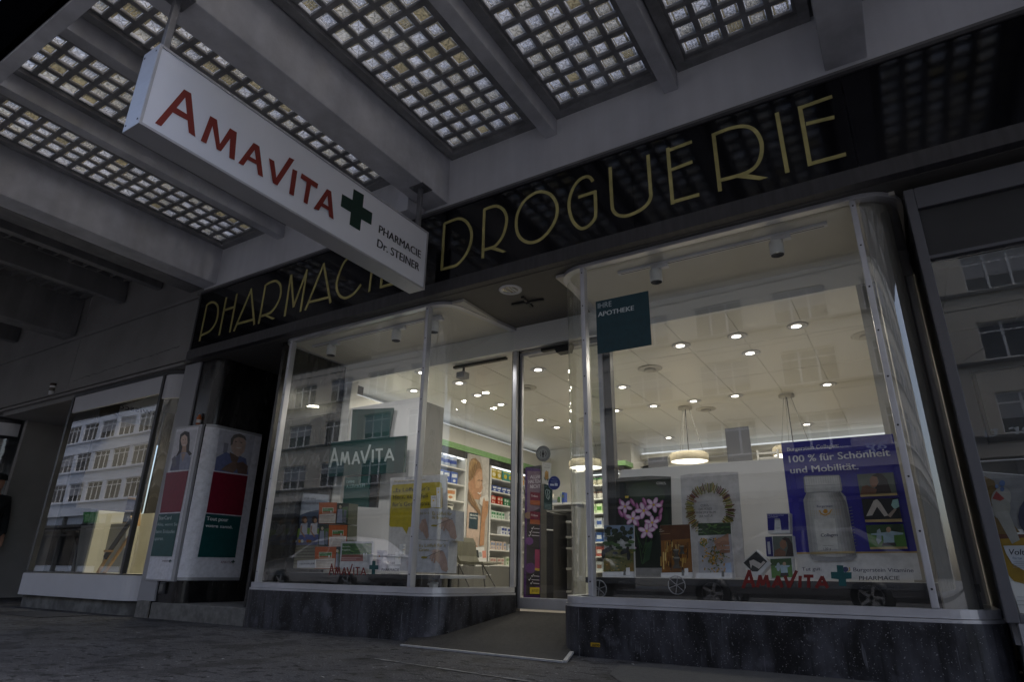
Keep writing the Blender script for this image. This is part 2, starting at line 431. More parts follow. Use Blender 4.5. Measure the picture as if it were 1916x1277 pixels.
M_ROAD = mat("road_asphalt", (0.06, 0.06, 0.062), 0.8, var=0.35, scale=2, bump=0.3, bscale=120)
KERB_Y = -1.4
def slab(name, x0, x1, y0, y1, z0, z1, m):
    return struct(MB().box(x0, x1, y0, y1, z0, z1).build(name, m))
slab("pavement", -60, 40, KERB_Y, 14, -0.4, 0.0, M_ASPH)
slab("kerb", -60, 40, KERB_Y - 0.16, KERB_Y - 0.003, -0.4, 0.004, M_STONE)
slab("road", -400, 400, -13.0, KERB_Y - 0.163, -0.5, -0.13, M_ROAD)
slab("far_pavement", -400, 400, -16.5, -13.003, -0.5, 0.0, M_ASPH)
slab("ground", -400, 400, -400, 400, -0.9, -0.6, M_ROAD)
# worn white line on the pavement
m = MB(); p0 = at(700, 1233, Z=0.004); p1 = at(985, 1275, Z=0.004); dr = (p1 - p0).normalized(); pr = Vector((-dr.y, dr.x, 0)); L = (p1 - p0).length
k = 0.0
while k < L:
    l = random.uniform(0.03, 0.16); wd = random.uniform(0.006, 0.017)
    o = p0 + dr * k + pr * random.uniform(-0.004, 0.004)
    m.add([o - pr * wd, o + dr * l - pr * wd * random.uniform(.5, 1), o + dr * l + pr * wd * random.uniform(.5, 1), o + pr * wd], [(0, 1, 2, 3)])
    k += l + random.choice((0.0, 0.0, 0.02))
struct(m.build("painted_line", mat("worn_line_paint", (0.22, 0.22, 0.22), 0.8, var=0.5, scale=30)))
# darker asphalt repair patch at the foot of the right window
m = MB(); pp = [at(x, y, Z=0.004) for x, y in ((1140, 1262), (1160, 1245), (1215, 1243), (1500, 1262), (1640, 1275))] + [Vector((0.4, 3.7, 0.004)), Vector((0.4, 3.0, 0.004)), Vector((-1.2, 3.0, 0.004))]
m.add(pp, [list(range(len(pp)))])
struct(m.build("asphalt_patch", mat("patch_asphalt", (0.065, 0.065, 0.068), 0.85, var=0.3, scale=30, bump=0.4, bscale=150)))

# ================================================================== PHARMACY BUILDING
pharm = thing("pharmacy_building", "corner-windowed pharmacy with black stone plinth, curved display glass and lit interior", "building", (-3.4, 4.0, 0))
m = MB().box(-7.04, 6.0, 4.14, 14, 4.42, 15)
m.box(-7.04, 6.0, 4.0, 4.14, 3.55, 15)
m.build("wall", M_FRIEZE, pharm)
# moulding above the sign
MB().box(-7.04, 6.0, 3.955, 3.999, 3.60, 3.66).box(-7.04, 6.0, 3.93, 3.999, 3.663, 3.70).build("moulding", M_PLASTER_D, pharm)
ZS, ZT = 0.335, 2.762
LP = [(-5.30, 4.9)] + [(-5.30, 4.13)] + arc(-5.17, 4.13, 0.13, 180, 270, 6)[1:] + [(-3.36, 4.0)] + arc(-3.32, 4.2, 0.2, -90, -8, 10) + [(-3.0, 4.9)]
RP = [(-2.12, 4.93), (-2.05, 4.2)] + arc(-1.85, 4.2, 0.2, 180, 270, 10)[1:] + [(-1.83, 4.0), (0.045, 4.0)] + arc(0.06, 4.23, 0.23, -90, 0, 10) + [(0.30, 4.9)]
def sub(path, a, b): return path[a:b]
def shop_window(path, i0, i1, zs, posts, lab):
    """path = whole plan line; i0..i1 = the flat pane"""
    fr = MB()
    fr.wall(path, -0.03, 0.035, zs - 0.015, zs + 0.028)
    fr.wall(path, -0.028, 0.045, zs - 0.034, zs - 0.018)
    fr.wall(path, -0.03, 0.03, ZT - 0.034, ZT - 0.004)
    for (x, y) in posts:
        fr.box(x - 0.017, x + 0.017, y - 0.034, y + 0.03, zs + 0.029, ZT - 0.036, b=0.006)
        for k in range(9):
            z = zs + 0.12 + k * 0.28
            fr.lathe((x, y - 0.0345, z), [(0.0, -0.0022), (0.005, -0.0015), (0.006, 0.0005)], 8, 1, 'Y')
    for (x, y) in (path[0], path[-1]):
        fr.box(x - 0.02, x + 0.02, y + 0.002, y + 0.04, zs + 0.029, ZT - 0.036)
    frm = fr.build("window", [M_ALU, M_CHARCOAL], pharm)
    MB().ribbon([path[i0], path[i1]], zs + 0.02, ZT - 0.03).build("glass", M_GLASS, frm)
    MB().ribbon(path[:i0 + 1], zs + 0.02, ZT - 0.03).build("curved_glass", M_GLASSCURVE, frm)
    MB().ribbon(path[i1:], zs + 0.02, ZT - 0.03).build("curved_glass", M_GLASSEND if path is RP else M_GLASSCURVE, frm)
    return frm
nl = LP.index((-3.36, 4.0)); nr = RP.index((-1.83, 4.0))
shop_window(LP, nl - 1, nl, 0.345, [(LP[nl - 1][0], 4.0), (-3.36, 4.0)], "")
shop_window(RP, nr, nr + 1, 0.322, [(-1.83, 4.0), (0.045, 4.0)], "")
def plinth(path, z1, x_extra=0.05):
    o = offset(path, x_extra)
    mb = MB().prism([(p[0], p[1], -0.05) for p in o], (0, 0, z1 + 0.05), smooth=False)
    o2 = offset(path, x_extra + 0.004)
    return mb.build("plinth", M_PLINTH, pharm)
plinth(LP, 0.31); plinth(RP, 0.287)
# fascia soffit above the windows and over the entrance
MB().box(-7.02, 3.0, 3.93, 5.02, ZT, ZT + 0.05).build("soffit", mat("soffit_paint", (0.10, 0.095, 0.088), 0.6, var=0.15), pharm)
# left dark recess: pillar, side and back
pil = [(-7.02, 4.9), (-7.02, 4.0), (-6.52, 4.0)] + arc(-6.5, 4.12, 0.12, -90, 0, 8) + [(-6.38, 4.9)]
MB().prism([(x, y, 0) for x, y in pil], (0, 0, ZT - 0.003)).build("pillar", M_MARBLE, pharm)
MB().box(-6.38, -5.31, 5.1, 5.2, 0.155, ZT - 0.002).box(-5.36, -5.318, 4.02, 5.1, 0.155, ZT - 0.002).build("recess_wall", M_MARBLE, pharm)
rd = MB().box(-6.28, -5.45, 5.06, 5.097, 0.16, 2.5, b=0.004).build("door", mat("dark_door", (0.015, 0.013, 0.012), 0.35), pharm)
MB().box(-5.62, -5.58, 5.0, 5.058, 0.9, 1.3, b=0.01).build("handle", M_ALUD, rd)
MB().box(-6.76, -5.262, 3.97, 5.6, -0.05, 0.15, b=0.008).build("step", M_STONE, pharm)
# interior shell
MB().box(-5.9, 3.0, 4.985, 10.6, 0.05, 0.18).box(-5.26, -3.16, 4.06, 4.984, 0.1, 0.18).box(-2.0, 0.26, 4.06, 4.984, 0.1, 0.18).build("floor", M_FLOORIN, pharm)
MB().box(-5.75, -5.55, 4.9, 10.6, 0.18, 4.3).box(-5.75, 3.0, 10.4, 10.6, 0.181, 4.3).box(2.8, 3.0, 4.0, 10.399, 0.181, 4.3).box(-5.549, -3.7, 9.75, 10.399, 0.182, 2.545).build("interior_wall", M_WALLIN, pharm)
MB().box(-5.549, -5.2, 5.0, 9.749, 2.13, 2.4).build("cove_boxing", M_WALLIN, pharm)
def ceiling_mat():
    m = bpy.data.materials.new("metal_ceiling"); m.use_nodes = True; t = m.node_tree; b = t.nodes["Principled BSDF"]
    b.inputs["Base Color"].default_value = (0.74, 0.72, 0.67, 1); b.inputs["Roughness"].default_value = 0.32; b.inputs["Specular IOR Level"].default_value = 0.6
    return m
CEILM = ceiling_mat()
ce = MB()
xs = [-5.12 + 0.515 * 1.0 * i for i in range(17)]
ys = [4.93, 5.84, 6.87, 7.9, 8.93, 9.96, 10.4]
for i in range(len(xs) - 1):
    if xs[i + 1] > 2.79: break
    for j in range(len(ys) - 1):
        ce.box(xs[i] + 0.004, xs[i + 1] - 0.004, ys[j] + 0.003, ys[j + 1] - 0.003, 2.55, 2.556, b=0.001)
ce.build("ceiling", CEILM, pharm)
MB().box(-5.5, 2.8, 4.93, 10.4, 2.5565, 2.60).build("ceiling_void", mat("ceiling_joint_white", (0.8, 0.78, 0.72), 0.6), pharm)
MB().box(-5.3, 0.30, 4.88, 4.925, 2.53, 2.761).box(-5.34, -5.2, 4.9, 5.0, 0.185, 2.6).build("bulkhead", M_WALLIN, pharm)
MB().box(-0.03, 0.29, 4.88, 4.925, 0.19, 2.529).wall(RP[RP.index((0.045, 4.0)) + 2:], -0.075, -0.05, 0.34, 2.734).build("column", mat("grey_column", (0.34, 0.33, 0.30), 0.5), pharm)
MB().box(-5.29, -3.02, 4.05, 4.875, 2.735, 2.7605).box(-2.1, 0.28, 4.05, 4.875, 2.735, 2.7605).build("display_ceiling", mat("display_ceiling_paint", (0.56, 0.54, 0.49), 0.6, var=0.05), pharm)
# door frame and sliding door
dy = 4.97
fr = MB()
fr.box(-3.06, -2.99, dy - 0.02, dy + 0.06, 0.18, 2.76, b=0.004).box(-2.12, -2.03, dy - 0.02, dy + 0.06, 0.18, 2.76, b=0.004)
fr.build("door_frame", M_ALUD, pharm)
MB().box(-2.985, -2.125, dy - 0.005, dy + 0.2, 2.535, 2.70, b=0.004).box(-2.985, -2.125, dy - 0.02, dy + 0.2, 2.703, 2.758).build("door_header", M_GREYPANEL, pharm)
d = MB().box(-2.985, -2.955, dy, dy + 0.035, 0.20, 2.52, b=0.003).box(-2.155, -2.125, dy, dy + 0.035, 0.20, 2.52, b=0.003).box(-2.954, -2.156, dy, dy + 0.035, 0.20, 0.29, b=0.003).box(-2.954, -2.156, dy, dy + 0.035, 2.49, 2.52, b=0.003).build("sliding_door", M_ALU, pharm)
MB().ribbon([(-2.955, dy + 0.015), (-2.155, dy + 0.015)], 0.285, 2.495).build("glass", pane("door_glass", 1.5), d)
# ramp up to the door with a metal edge strip
a0, a1, b1 = Vector((-3.13, 3.69, 0.007)), Vector((-1.86, 3.615, 0.007)), Vector((-1.97, 3.93, 0.022))
m = MB(); top = [a0, a1, b1, Vector((-2.05, 4.2, 0.055)), Vector((-2.12, 4.94, 0.185)), Vector((-3.0, 4.94, 0.185)), Vector((-3.10, 4.15, 0.06)), Vector((-3.3, 3.95, 0.028))]
m.add(top, [(0, 1, 2, 7), (7, 2, 3, 6), (6, 3, 4, 5)])
m.add([a0, a1, Vector((a1.x, a1.y, -0.02)), Vector((a0.x, a0.y, -0.02))], [(0, 1, 2, 3)])
struct(m.build("entrance_ramp", M_MATDARK))
m = MB()
dx = (a1 - a0).normalized(); nrm = Vector((dx.y, -dx.x, 0))
m.obox((a0 + a1) / 2 + nrm * 0.014, dx * ((a1 - a0).length / 2 + 0.012), nrm * 0.012, (0, 0, 0.005))
dx2 = (b1 - a1).normalized(); n2 = Vector((dx2.y, -dx2.x, 0)).normalized()
m.obox((a1 + b1) / 2 + n2 * 0.016, dx2 * ((b1 - a1).length / 2), n2 * 0.012, dx2.cross(n2) * 0.006)
tag(m.build("edge_strip", mat("worn_edge_strip", (0.42, 0.42, 0.43), 0.55, metal=0.2, var=0.3, scale=20)), "pale worn metal strip edging the dark ramp at the shop entrance", "edge strip")

# ================================================================== FASCIA SIGN with gold letters
FY = 3.885
fs = thing("fascia_sign", "long black glass fascia with thin gold letters above the pharmacy windows", "sign", (-3.4, 3.9, 2.8))
zb = 0.488 + 0.617 * FY; zt2 = 0.488 + 0.802 * FY
m = MB(); xs = [-6.85, -5.05, -3.19, -1.35, 0.12, 1.5, 3.0]
for i in range(len(xs) - 1): m.box(xs[i] + 0.0015, xs[i + 1] - 0.0015, FY, 3.95, zb, zt2)
m.build("panel", M_BLACKGLASS, fs)
m = MB().box(-6.87, 3.0, FY - 0.03, 3.95, ZT + 0.004, zb - 0.022, b=0.004).box(-6.87, 3.0, FY - 0.018, 3.95, zb - 0.0215, zb - 0.001)
m.box(-6.87, 3.0, FY - 0.012, 3.95, zt2 + 0.001, zt2 + 0.03, b=0.003).box(-6.87, -6.852, FY - 0.012, 3.95, zb, zt2)
m.build("frame", M_TRIM, fs)
k4 = zoomed(820, 300, 4.79); k3 = zoomed(360, 440, 5.322); k5 = zoomed(560, 320, 5.322); kr = zoomed(1276, 0, 2.97); full = lambda x, y: (x, y)
def fp(px, py): return at(px, py, Y=FY)
def letter(strokes, polys=(), wd=0.027):
    mb = MB()
    lift = 0.004
    for (kk, pts, *o) in strokes:
        P = [fp(*kk(*p)) for p in pts]; q = [(p.x, p.z) for p in P]
        ww = o[0] if o else wd; closed = len(o) > 1
        if closed: q = smooth([q[-1]] + q + q[:2])[5:-5]; q = q[:-1]
        elif len(q) > 5: q = q[:1] + smooth(q[1:]) if (Vector(q[1]) - Vector(q[0])).length > .3 else smooth(q)
        a = Art(lambda x, y: Vector((x, FY, y)), (0, -1, 0), lift, 0); a.stroke(M_GOLD, q, ww, closed)
        n = len(a.mb.v) // 2
        mb.add(a.mb.v, a.mb.f); lift += 0.0004
        # edges give the letter its thickness
        vv = a.mb.v; loops = [list(range(n)), list(range(n, 2 * n))]
        for L in loops:
            m2 = n if closed else n - 1
            for i in range(m2):
                i0, i1 = L[i], L[(i + 1) % n]
                A, B = Vector(vv[i0]), Vector(vv[i1])
                mb.add([A, B, Vector((B.x, FY, B.z)), Vector((A.x, FY, A.z))], [(0, 1, 2, 3)])
    for (kk, pts) in polys:
        P = [fp(*kk(*p)) + Vector((0, -lift, 0)) for p in pts]; mb.add(P, [list(range(len(P)))]); lift += 0.0004
    mb.build("letter", M_GOLD, fs)
letter([(k3, [(147, 692), (72, 1060)]), (k3, [(150, 694), (190, 672), (232, 680), (256, 725), (250, 820), (220, 900), (170, 960), (92, 1000)])])
letter([(k3, [(340, 622), (268, 1000)]), (k3, [(446, 585), (374, 972)]), (k3, [(328, 748), (420, 718)])])
letter([(k3, [(590, 540), (414, 960)]), (k3, [(586, 535), (618, 897)]), (k3, [(446, 888), (608, 843)])])
letter([(k3, [(731, 495), (662, 886)]), (k3, [(735, 497), (790, 468), (840, 462), (876, 498), (884, 570), (865, 650), (820, 730), (770, 780), (690, 808)])], [(k3, [(690, 800), (740, 795), (828, 832), (800, 846), (725, 808)])])
letter([(k3, [(984, 400), (920, 812)]), (k3, [(986, 396), (1010, 722)]), (k3, [(1008, 718), (1146, 345)]), (k3, [(1143, 350), (1078, 768)])])
letter([(k3, [(1311, 288), (1125, 752)]), (k3, [(1308, 283), (1378, 680)]), (k3, [(1160, 672), (1358, 622)])])
letter([(k3, [(1690, 185), (1625, 185), (1560, 225), (1510, 280), (1465, 380), (1440, 470), (1440, 540), (1465, 600), (1510, 627), (1560, 617), (1620, 575), (1682, 492)])])
letter([(k5, [(742, 840), (698, 1206)])])
letter([(k5, [(850, 810), (812, 1168)]), (k5, [(848, 824), (985, 785)]), (k5, [(832, 985), (950, 952)]), (k5, [(808, 1160), (965, 1118)])])
letter([(k4, [(57, 570), (32, 988)]), (k4, [(52, 574), (110, 548), (190, 525), (255, 555), (298, 640), (290, 750), (240, 860), (170, 938), (100, 962), (24, 982)])])
letter([(k4, [(415, 440), (400, 882)]), (k4, [(410, 446), (470, 422), (530, 413), (585, 445), (613, 510), (608, 590), (575, 690), (520, 762), (480, 785), (408, 806)])], [(k4, [(455, 795), (500, 775), (614, 820), (580, 832)])])
letter([(k4, [(925, 283), (1005, 308), (1055, 375), (1068, 460), (1045, 550), (990, 640), (915, 712), (830, 740), (760, 718), (715, 660), (700, 570), (715, 470), (770, 370), (850, 305)], 0.027, True)])
letter([(k4, [(1388, 192), (1362, 157), (1322, 149), (1260, 182), (1205, 262), (1176, 360), (1176, 440), (1200, 530), (1240, 588), (1290, 614), (1350, 588), (1400, 530), (1413, 470), (1407, 275)]), (k4, [(1412, 282), (1258, 332)])])
letter([(k4, [(1541, 62), (1553, 300), (1563, 430), (1592, 480), (1640, 500), (1705, 496), (1800, 455), (1870, 400), (1905, 335), (1902, 250), (1880, -48)])])
letter([(full, [(1249.5, 277), (1259, 383)]), (full, [(1248, 283), (1295, 265.5)]), (full, [(1252, 320), (1296, 303)]), (full, [(1257, 379), (1309, 364.5)])])
letter([(kr, [(175, 742), (213, 1065)]), (kr, [(170, 752), (260, 717), (340, 703), (400, 722), (438, 780), (443, 850), (415, 920), (350, 965), (215, 1003)])], [(kr, [(290, 988), (340, 965), (480, 988), (432, 1003)])])
letter([(kr, [(527, 627), (587, 962)])])
letter([(kr, [(654, 590), (713, 924)]), (kr, [(650, 603), (835, 537)]), (kr, [(690, 690), (848, 652)]), (kr, [(706, 914), (912, 858)])])

# ================================================================== CANOPY with glass-block rooflights
can = thing("canopy", "concrete canopy with deep beams and glass block rooflights over the pharmacy front", "canopy", (-3.4, 2.5, 3.8))
ZG = 4.285
PER = 3.535
BG = [blockglass("block_clear", (0.80, 0.81, 0.84)), blockglass("block_warm", (0.70, 0.67, 0.58)), blockglass("block_brown", (0.46, 0.39, 0.23)), blockglass("block_grime_shade", (0.30, 0.26, 0.17)), blockglass("block_relief_shade", (0.42, 0.41, 0.38))]  # last two tints carry grime and relief shade in their colour
def rooflight(x0, nb=5, ny=17):
    pitch = 0.1585; y1 = 3.90; y0 = y1 - 0.012 - ny * pitch
    xa = x0; xb = x0 + nb * pitch
    g = MB()
    for i in range(nb + 1):
        x = xa + i * pitch; h = 0.021 if 0 < i < nb else 0.012
        g.box(x - h, x + h, y0 - 0.03, y1 + 0.005, ZG + 0.002, ZG + 0.075, b=0.006)
    for j in range(ny + 1):
        y = y0 + j * pitch
        g.box(xa, xb, y - 0.0215, y + 0.0215, ZG, ZG + 0.073, b=0.006)
    g.box(xa - 0.09, xa - 0.0125, y0 - 0.03, y1 + 0.09, ZG - 0.03, ZG + 0.08).box(xb + 0.0125, xb + 0.09, y0 - 0.03, y1 + 0.09, ZG - 0.03, ZG + 0.08)
    g.box(xa - 0.0124, xb + 0.0124, y1 + 0.006, y1 + 0.089, ZG - 0.03, ZG + 0.08)
    fr = g.build("rooflight", M_GRID, can)
    b = MB()
    for i in range(nb):
        for j in range(ny):
            cx = xa + (i + .5) * pitch; cy = y0 + (j + .5) * pitch
            h = pitch / 2 - 0.0195; mi = random.choices((0, 1, 2), (5.5, 3.2, 0.9))[0]; z = ZG + 0.030
            hr = h - 0.007; hi = h - 0.020; zi = z - 0.016 + random.uniform(-.003, .003)
            sq = lambda r_: [(-r_, -r_), (r_, -r_), (r_, r_), (-r_, r_)]
            tx, ty = random.uniform(-.07, .07), random.uniform(-.07, .07)
            zf = lambda a, c: zi + a * tx + c * ty
            o, r1, q = sq(h), sq(hr), sq(hi)
            sides = [(1, 0, 4, 5), (2, 1, 5, 6), (3, 2, 6, 7), (0, 3, 7, 4)]
            b.add([(cx + a, cy + c, z) for a, c in o] + [(cx + a, cy + c, z - .004) for a, c in r1], sides, 0)          # bright moulded rim
            gr = 3 if random.random() < 0.75 else 4
            b.add([(cx + a, cy + c, z - .004) for a, c in r1] + [(cx + a, cy + c, zf(a, c)) for a, c in q], sides, gr)   # flank: grime and relief shade put into a darker tint
            kind = random.random() - (0.45 if j > ny - 3 else 0)
            if kind > 0.5:     # diagonal cross ridges
                b.add([(cx + a, cy + c, zf(a, c)) for a, c in q], [(3, 2, 1, 0)], mi)
                for s1, s2 in ((1, 1), (1, -1)):
                    e = hi * random.uniform(.82, .95); wd_ = 0.0045
                    dn = Vector((s1, s2, 0)).normalized(); pn = Vector((-dn.y, dn.x, 0))
                    for half in (-1, 1):
                        p_ = [Vector((cx, cy, 0)) + dn * (half * e * 1.41 * t_) + pn * (wd_ * u_) for t_, u_ in ((.12, -1), (1, -.5), (1, .5), (.12, 1))]
                        b.add([(p.x, p.y, zf(p.x - cx, p.y - cy) - 0.0035) for p in p_], [(0, 1, 2, 3)], 4 if random.random() < .8 else 3)  # ridge shade put into a darker glass tint
                for a_ in range(3):  # flecks between the ridges
                    fx, fy = random.uniform(-.6, .6) * hi, random.uniform(-.6, .6) * hi
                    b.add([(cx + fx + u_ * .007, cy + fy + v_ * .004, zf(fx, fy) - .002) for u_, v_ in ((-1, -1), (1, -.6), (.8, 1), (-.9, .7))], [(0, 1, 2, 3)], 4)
            elif kind > 0.08 or kind < -0.05:  # waffle of small pyramids
                n = 4; st = 2 * hi / n
                for a in range(n):
                    for c in range(n):
                        x_, y_ = -hi + a * st, -hi + c * st
                        P = [(x_, y_), (x_ + st, y_), (x_ + st, y_ + st), (x_, y_ + st)]
                        vs = [(cx + p, cy + r_, zf(p, r_)) for p, r_ in P] + [(cx + x_ + st / 2, cy + y_ + st / 2, zf(x_ + st / 2, y_ + st / 2) - 0.009)]
                        b.add(vs, [(1, 0, 4), (2, 1, 4)], mi); b.add(vs, [(3, 2, 4), (0, 3, 4)], 4 if (a + c) % 2 or random.random() < .5 else mi)  # darker facets have the shade of refraction put into their tint
            else:
                b.add([(cx + a, cy + c, zf(a, c)) for a, c in q], [(3, 2, 1, 0)], mi)
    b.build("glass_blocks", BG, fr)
beams = [-6.92, -3.35, 0.175, 3.71]
Y0 = 1.09
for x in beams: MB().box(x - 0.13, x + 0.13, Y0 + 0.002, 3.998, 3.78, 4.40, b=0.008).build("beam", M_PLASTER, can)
for bx in beams[:-1]:
    for rx in (bx + 1.25, bx + 2.33): MB().box(rx - 0.057, rx + 0.057, Y0 + 0.003, 3.997, 4.10, 4.39, b=0.006).build("rib", M_PLASTER, can)
    for px_ in (bx + 0.245, bx + 1.40, bx + 2.49): rooflight(px_)
# solid strips that close the roof between rooflights, ribs and beams
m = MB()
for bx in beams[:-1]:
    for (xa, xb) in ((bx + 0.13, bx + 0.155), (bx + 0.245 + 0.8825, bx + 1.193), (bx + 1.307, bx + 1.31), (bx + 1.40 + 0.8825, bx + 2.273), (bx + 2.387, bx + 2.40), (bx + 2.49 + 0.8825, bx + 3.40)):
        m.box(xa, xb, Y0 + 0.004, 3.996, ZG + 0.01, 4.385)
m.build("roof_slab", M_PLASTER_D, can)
MB().box(-7.05, 3.84, 1.0, Y0, 3.78, 4.42, b=0.006).build("front_beam", M_PLASTER, can)
MB().box(-7.05, 3.84, 0.96, 0.998, 3.80, 4.60, b=0.004).build("front_fascia", mat("front_fascia_dark", (0.0015, 0.0015, 0.002), 1.0, var=0.3, spec=0.0), can)
# neighbour's canopy: closed and unlit
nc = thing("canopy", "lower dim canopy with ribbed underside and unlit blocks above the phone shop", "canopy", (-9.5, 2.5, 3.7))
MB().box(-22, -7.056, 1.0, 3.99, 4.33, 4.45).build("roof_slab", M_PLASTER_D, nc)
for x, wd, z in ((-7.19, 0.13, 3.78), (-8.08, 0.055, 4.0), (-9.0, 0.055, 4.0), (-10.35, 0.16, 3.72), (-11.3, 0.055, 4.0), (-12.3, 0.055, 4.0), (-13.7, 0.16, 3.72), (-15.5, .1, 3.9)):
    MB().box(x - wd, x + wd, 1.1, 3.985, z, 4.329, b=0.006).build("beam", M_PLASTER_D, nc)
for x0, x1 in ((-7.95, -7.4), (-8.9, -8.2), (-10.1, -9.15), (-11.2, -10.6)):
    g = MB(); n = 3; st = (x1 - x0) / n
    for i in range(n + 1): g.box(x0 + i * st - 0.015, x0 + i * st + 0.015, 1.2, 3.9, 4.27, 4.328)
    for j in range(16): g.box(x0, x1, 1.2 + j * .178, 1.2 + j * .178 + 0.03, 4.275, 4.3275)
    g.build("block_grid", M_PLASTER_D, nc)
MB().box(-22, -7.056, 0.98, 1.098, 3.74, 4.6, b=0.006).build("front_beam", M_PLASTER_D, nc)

# ================================================================== HANGING LIGHT-BOX SIGN
hs = thing("hanging_sign", "white light box sign with red lettering and green cross hanging under the canopy", "sign", (-3.28, 2.5, 2.75))
SX, sy0, sy1, sz0, sz1 = -3.2, 1.268, 3.72, 2.752, 3.315
M_BOXALU = mat("sign_box_metal", (0.50, 0.50, 0.54), 0.4, metal=0.35, var=0.12, scale=3, stretch=(1, 1, 4))
m = MB().box(-3.362, SX, sy0, sy1, sz0, sz1, b=0.004)
m.box(SX + 0.0005, SX + 0.007, sy0, sy1, sz0, sz0 + 0.016).box(SX + 0.0005, SX + 0.007, sy0, sy1, sz1 - 0.016, sz1).box(SX + 0.0005, SX + 0.0065, sy0, sy0 + 0.016, sz0 + 0.0165, sz1 - 0.0165).box(SX + 0.0005, SX + 0.0065, sy1 - 0.016, sy1, sz0 + 0.0165, sz1 - 0.0165)
for y, z in ((sy0, sz0 + .04), (sy0, sz1 - .04)):
    for x in (-3.34, -3.222): m.lathe((x, y - 0.0005, z), [(0, -0.002), (0.006, -0.001), (0.007, 0.001)], 8, 1, 'Y')
m.build("box", [M_BOXALU, M_CHARCOAL], hs)
MB().box(SX + 0.001, SX + 0.003, sy0 + 0.017, sy1 - 0.017, sz0 + 0.017, sz1 - 0.017).build("face", mat("sign_acrylic", (0.74, 0.755, 0.83), 0.35, var=0.04), hs)
z1 = zoomed(0, 0, 2.97)
a = Art(lambda x, y: at(x, y, X=SX), (1, 0, 0), 0.0045, 0.0003)
RED = mat("sign_red", (0.20, 0.020, 0.013), 0.45, var=0.08)
for q in ([(858, 685), (1020, 497), (1050, 515), (893, 703)], [(1020, 497), (1060, 520), (1083, 762), (1046, 738), (1026, 540)], [(975, 598), (1040, 638), (1042, 672), (955, 625)],
          [(1112, 783), (1165, 645), (1192, 661), (1143, 800)], [(1168, 647), (1203, 667), (1224, 843), (1200, 830)], [(1200, 830), (1224, 843), (1302, 735), (1275, 713)], [(1278, 716), (1313, 737), (1300, 892), (1270, 878)],
          [(1320, 907), (1405, 795), (1430, 808), (1348, 922)], [(1405, 795), (1438, 815), (1458, 987), (1430, 972)], [(1375, 866), (1430, 897), (1432, 921), (1362, 884)],
          [(1490, 880), (1520, 897), (1537, 1033), (1512, 1018)], [(1512, 1018), (1537, 1033), (1632, 890), (1604, 876)],
          [(1622, 940), (1648, 953), (1628, 1091), (1602, 1078)], [(1672, 964), (1764, 1024), (1758, 1051), (1665, 991)], [(1702, 1000), (1727, 1014), (1704, 1138), (1682, 1125)],
          [(1738, 1160), (1812, 1052), (1832, 1063), (1766, 1172)], [(1812, 1052), (1836, 1066), (1849, 1222), (1824, 1206)], [(1777, 1123), (1828, 1155), (1831, 1177), (1766, 1140)]):
    a.poly(RED, [z1(*p) for p in q])
a.build("lettering", hs)
a = Art(lambda x, y: at(x, y, X=SX), (1, 0, 0), 0.0045, 0.0003)
a.poly(mat("sign_green", (0.006, 0.032, 0.022), 0.45), [k5(*p) for p in ((537, 180), (640, 240), (628, 362), (723, 420), (713, 540), (613, 483), (600, 600), (495, 535), (508, 413), (408, 352), (422, 230), (525, 290))])
a.build("cross", hs)
a = Art(lambda x, y: at(x, y, X=SX), (1, 0, 0), 0.0045, 0.0003)
a.text("#2b2b33", "PHARMACIE", k5(787, 615), k5(1203, 872), k5(795, 535), bold=0.018)
a.build("lettering", hs)
a = Art(lambda x, y: at(x, y, X=SX), (1, 0, 0), 0.0045, 0.0003)
a.text("#2b2b33", "Dr. STEINER", k5(770, 755), k5(1187, 1000), k5(778, 672), bold=0.018)
a.build("lettering", hs)
M_RODM = mat("rod_steel", (0.26, 0.26, 0.28), 0.45, metal=0.5, var=0.3)
for y in (1.33, 3.67):
    m = MB().box(-3.30, -3.262, y - 0.019, y + 0.019, sz1 + 0.001, 3.768, b=0.003).box(-3.36, -3.20, y - 0.07, y + 0.07, 3.769, 3.779, b=0.003)
    for dx in (-.055, .055):
        for dy2 in (-.05, .05): m.lathe((-3.28 + dx, y + dy2, 3.769), [(0, -0.008), (0.008, -0.008), (0.009, 0)], 6)
    m.build("hanger_rod", M_RODM, hs)
# grey cable duct beside the beam end
MB().box(-3.62, -3.49, 3.74, 3.99, 3.66, 3.95, b=0.006).build("vent_box", M_WHITEMETAL, can)

# ================================================================== PHONE SHOP BUILDING (left)
ph = thing("phone_shop_building", "grey rendered neighbouring shop with white rounded display window and warm lit interior", "building", (-8.5, 4.0, 0))
M_RENDER = mat("neighbour_render", (0.27, 0.262, 0.26), 0.85, var=0.22, scale=1.2, bump=0.15, bscale=50)
M_SHOPWHITE = mat("shop_white_metal", (0.55, 0.55, 0.585), 0.4, var=0.1, scale=2)
m = MB().box(-22, -10.012, 4.0, 4.2, 2.76, 15).box(-10.006, -7.047, 4.002, 4.2, 2.76, 15).box(-22, -7.05, 4.21, 14, 4.5, 15)
m.build("wall", M_RENDER, ph)
m = MB().box(-22, -10.01, 3.965, 3.999, 3.655, 3.70, b=0.004).box(-10.0, -7.05, 3.965, 4.001, 3.655, 3.71, b=0.004).box(-22, -7.05, 3.955, 3.999, 2.765, 2.80, b=0.004).box(-22, -7.05, 3.97, 3.999, 2.83, 2.845)
m.build("moulding", M_RENDER, ph)
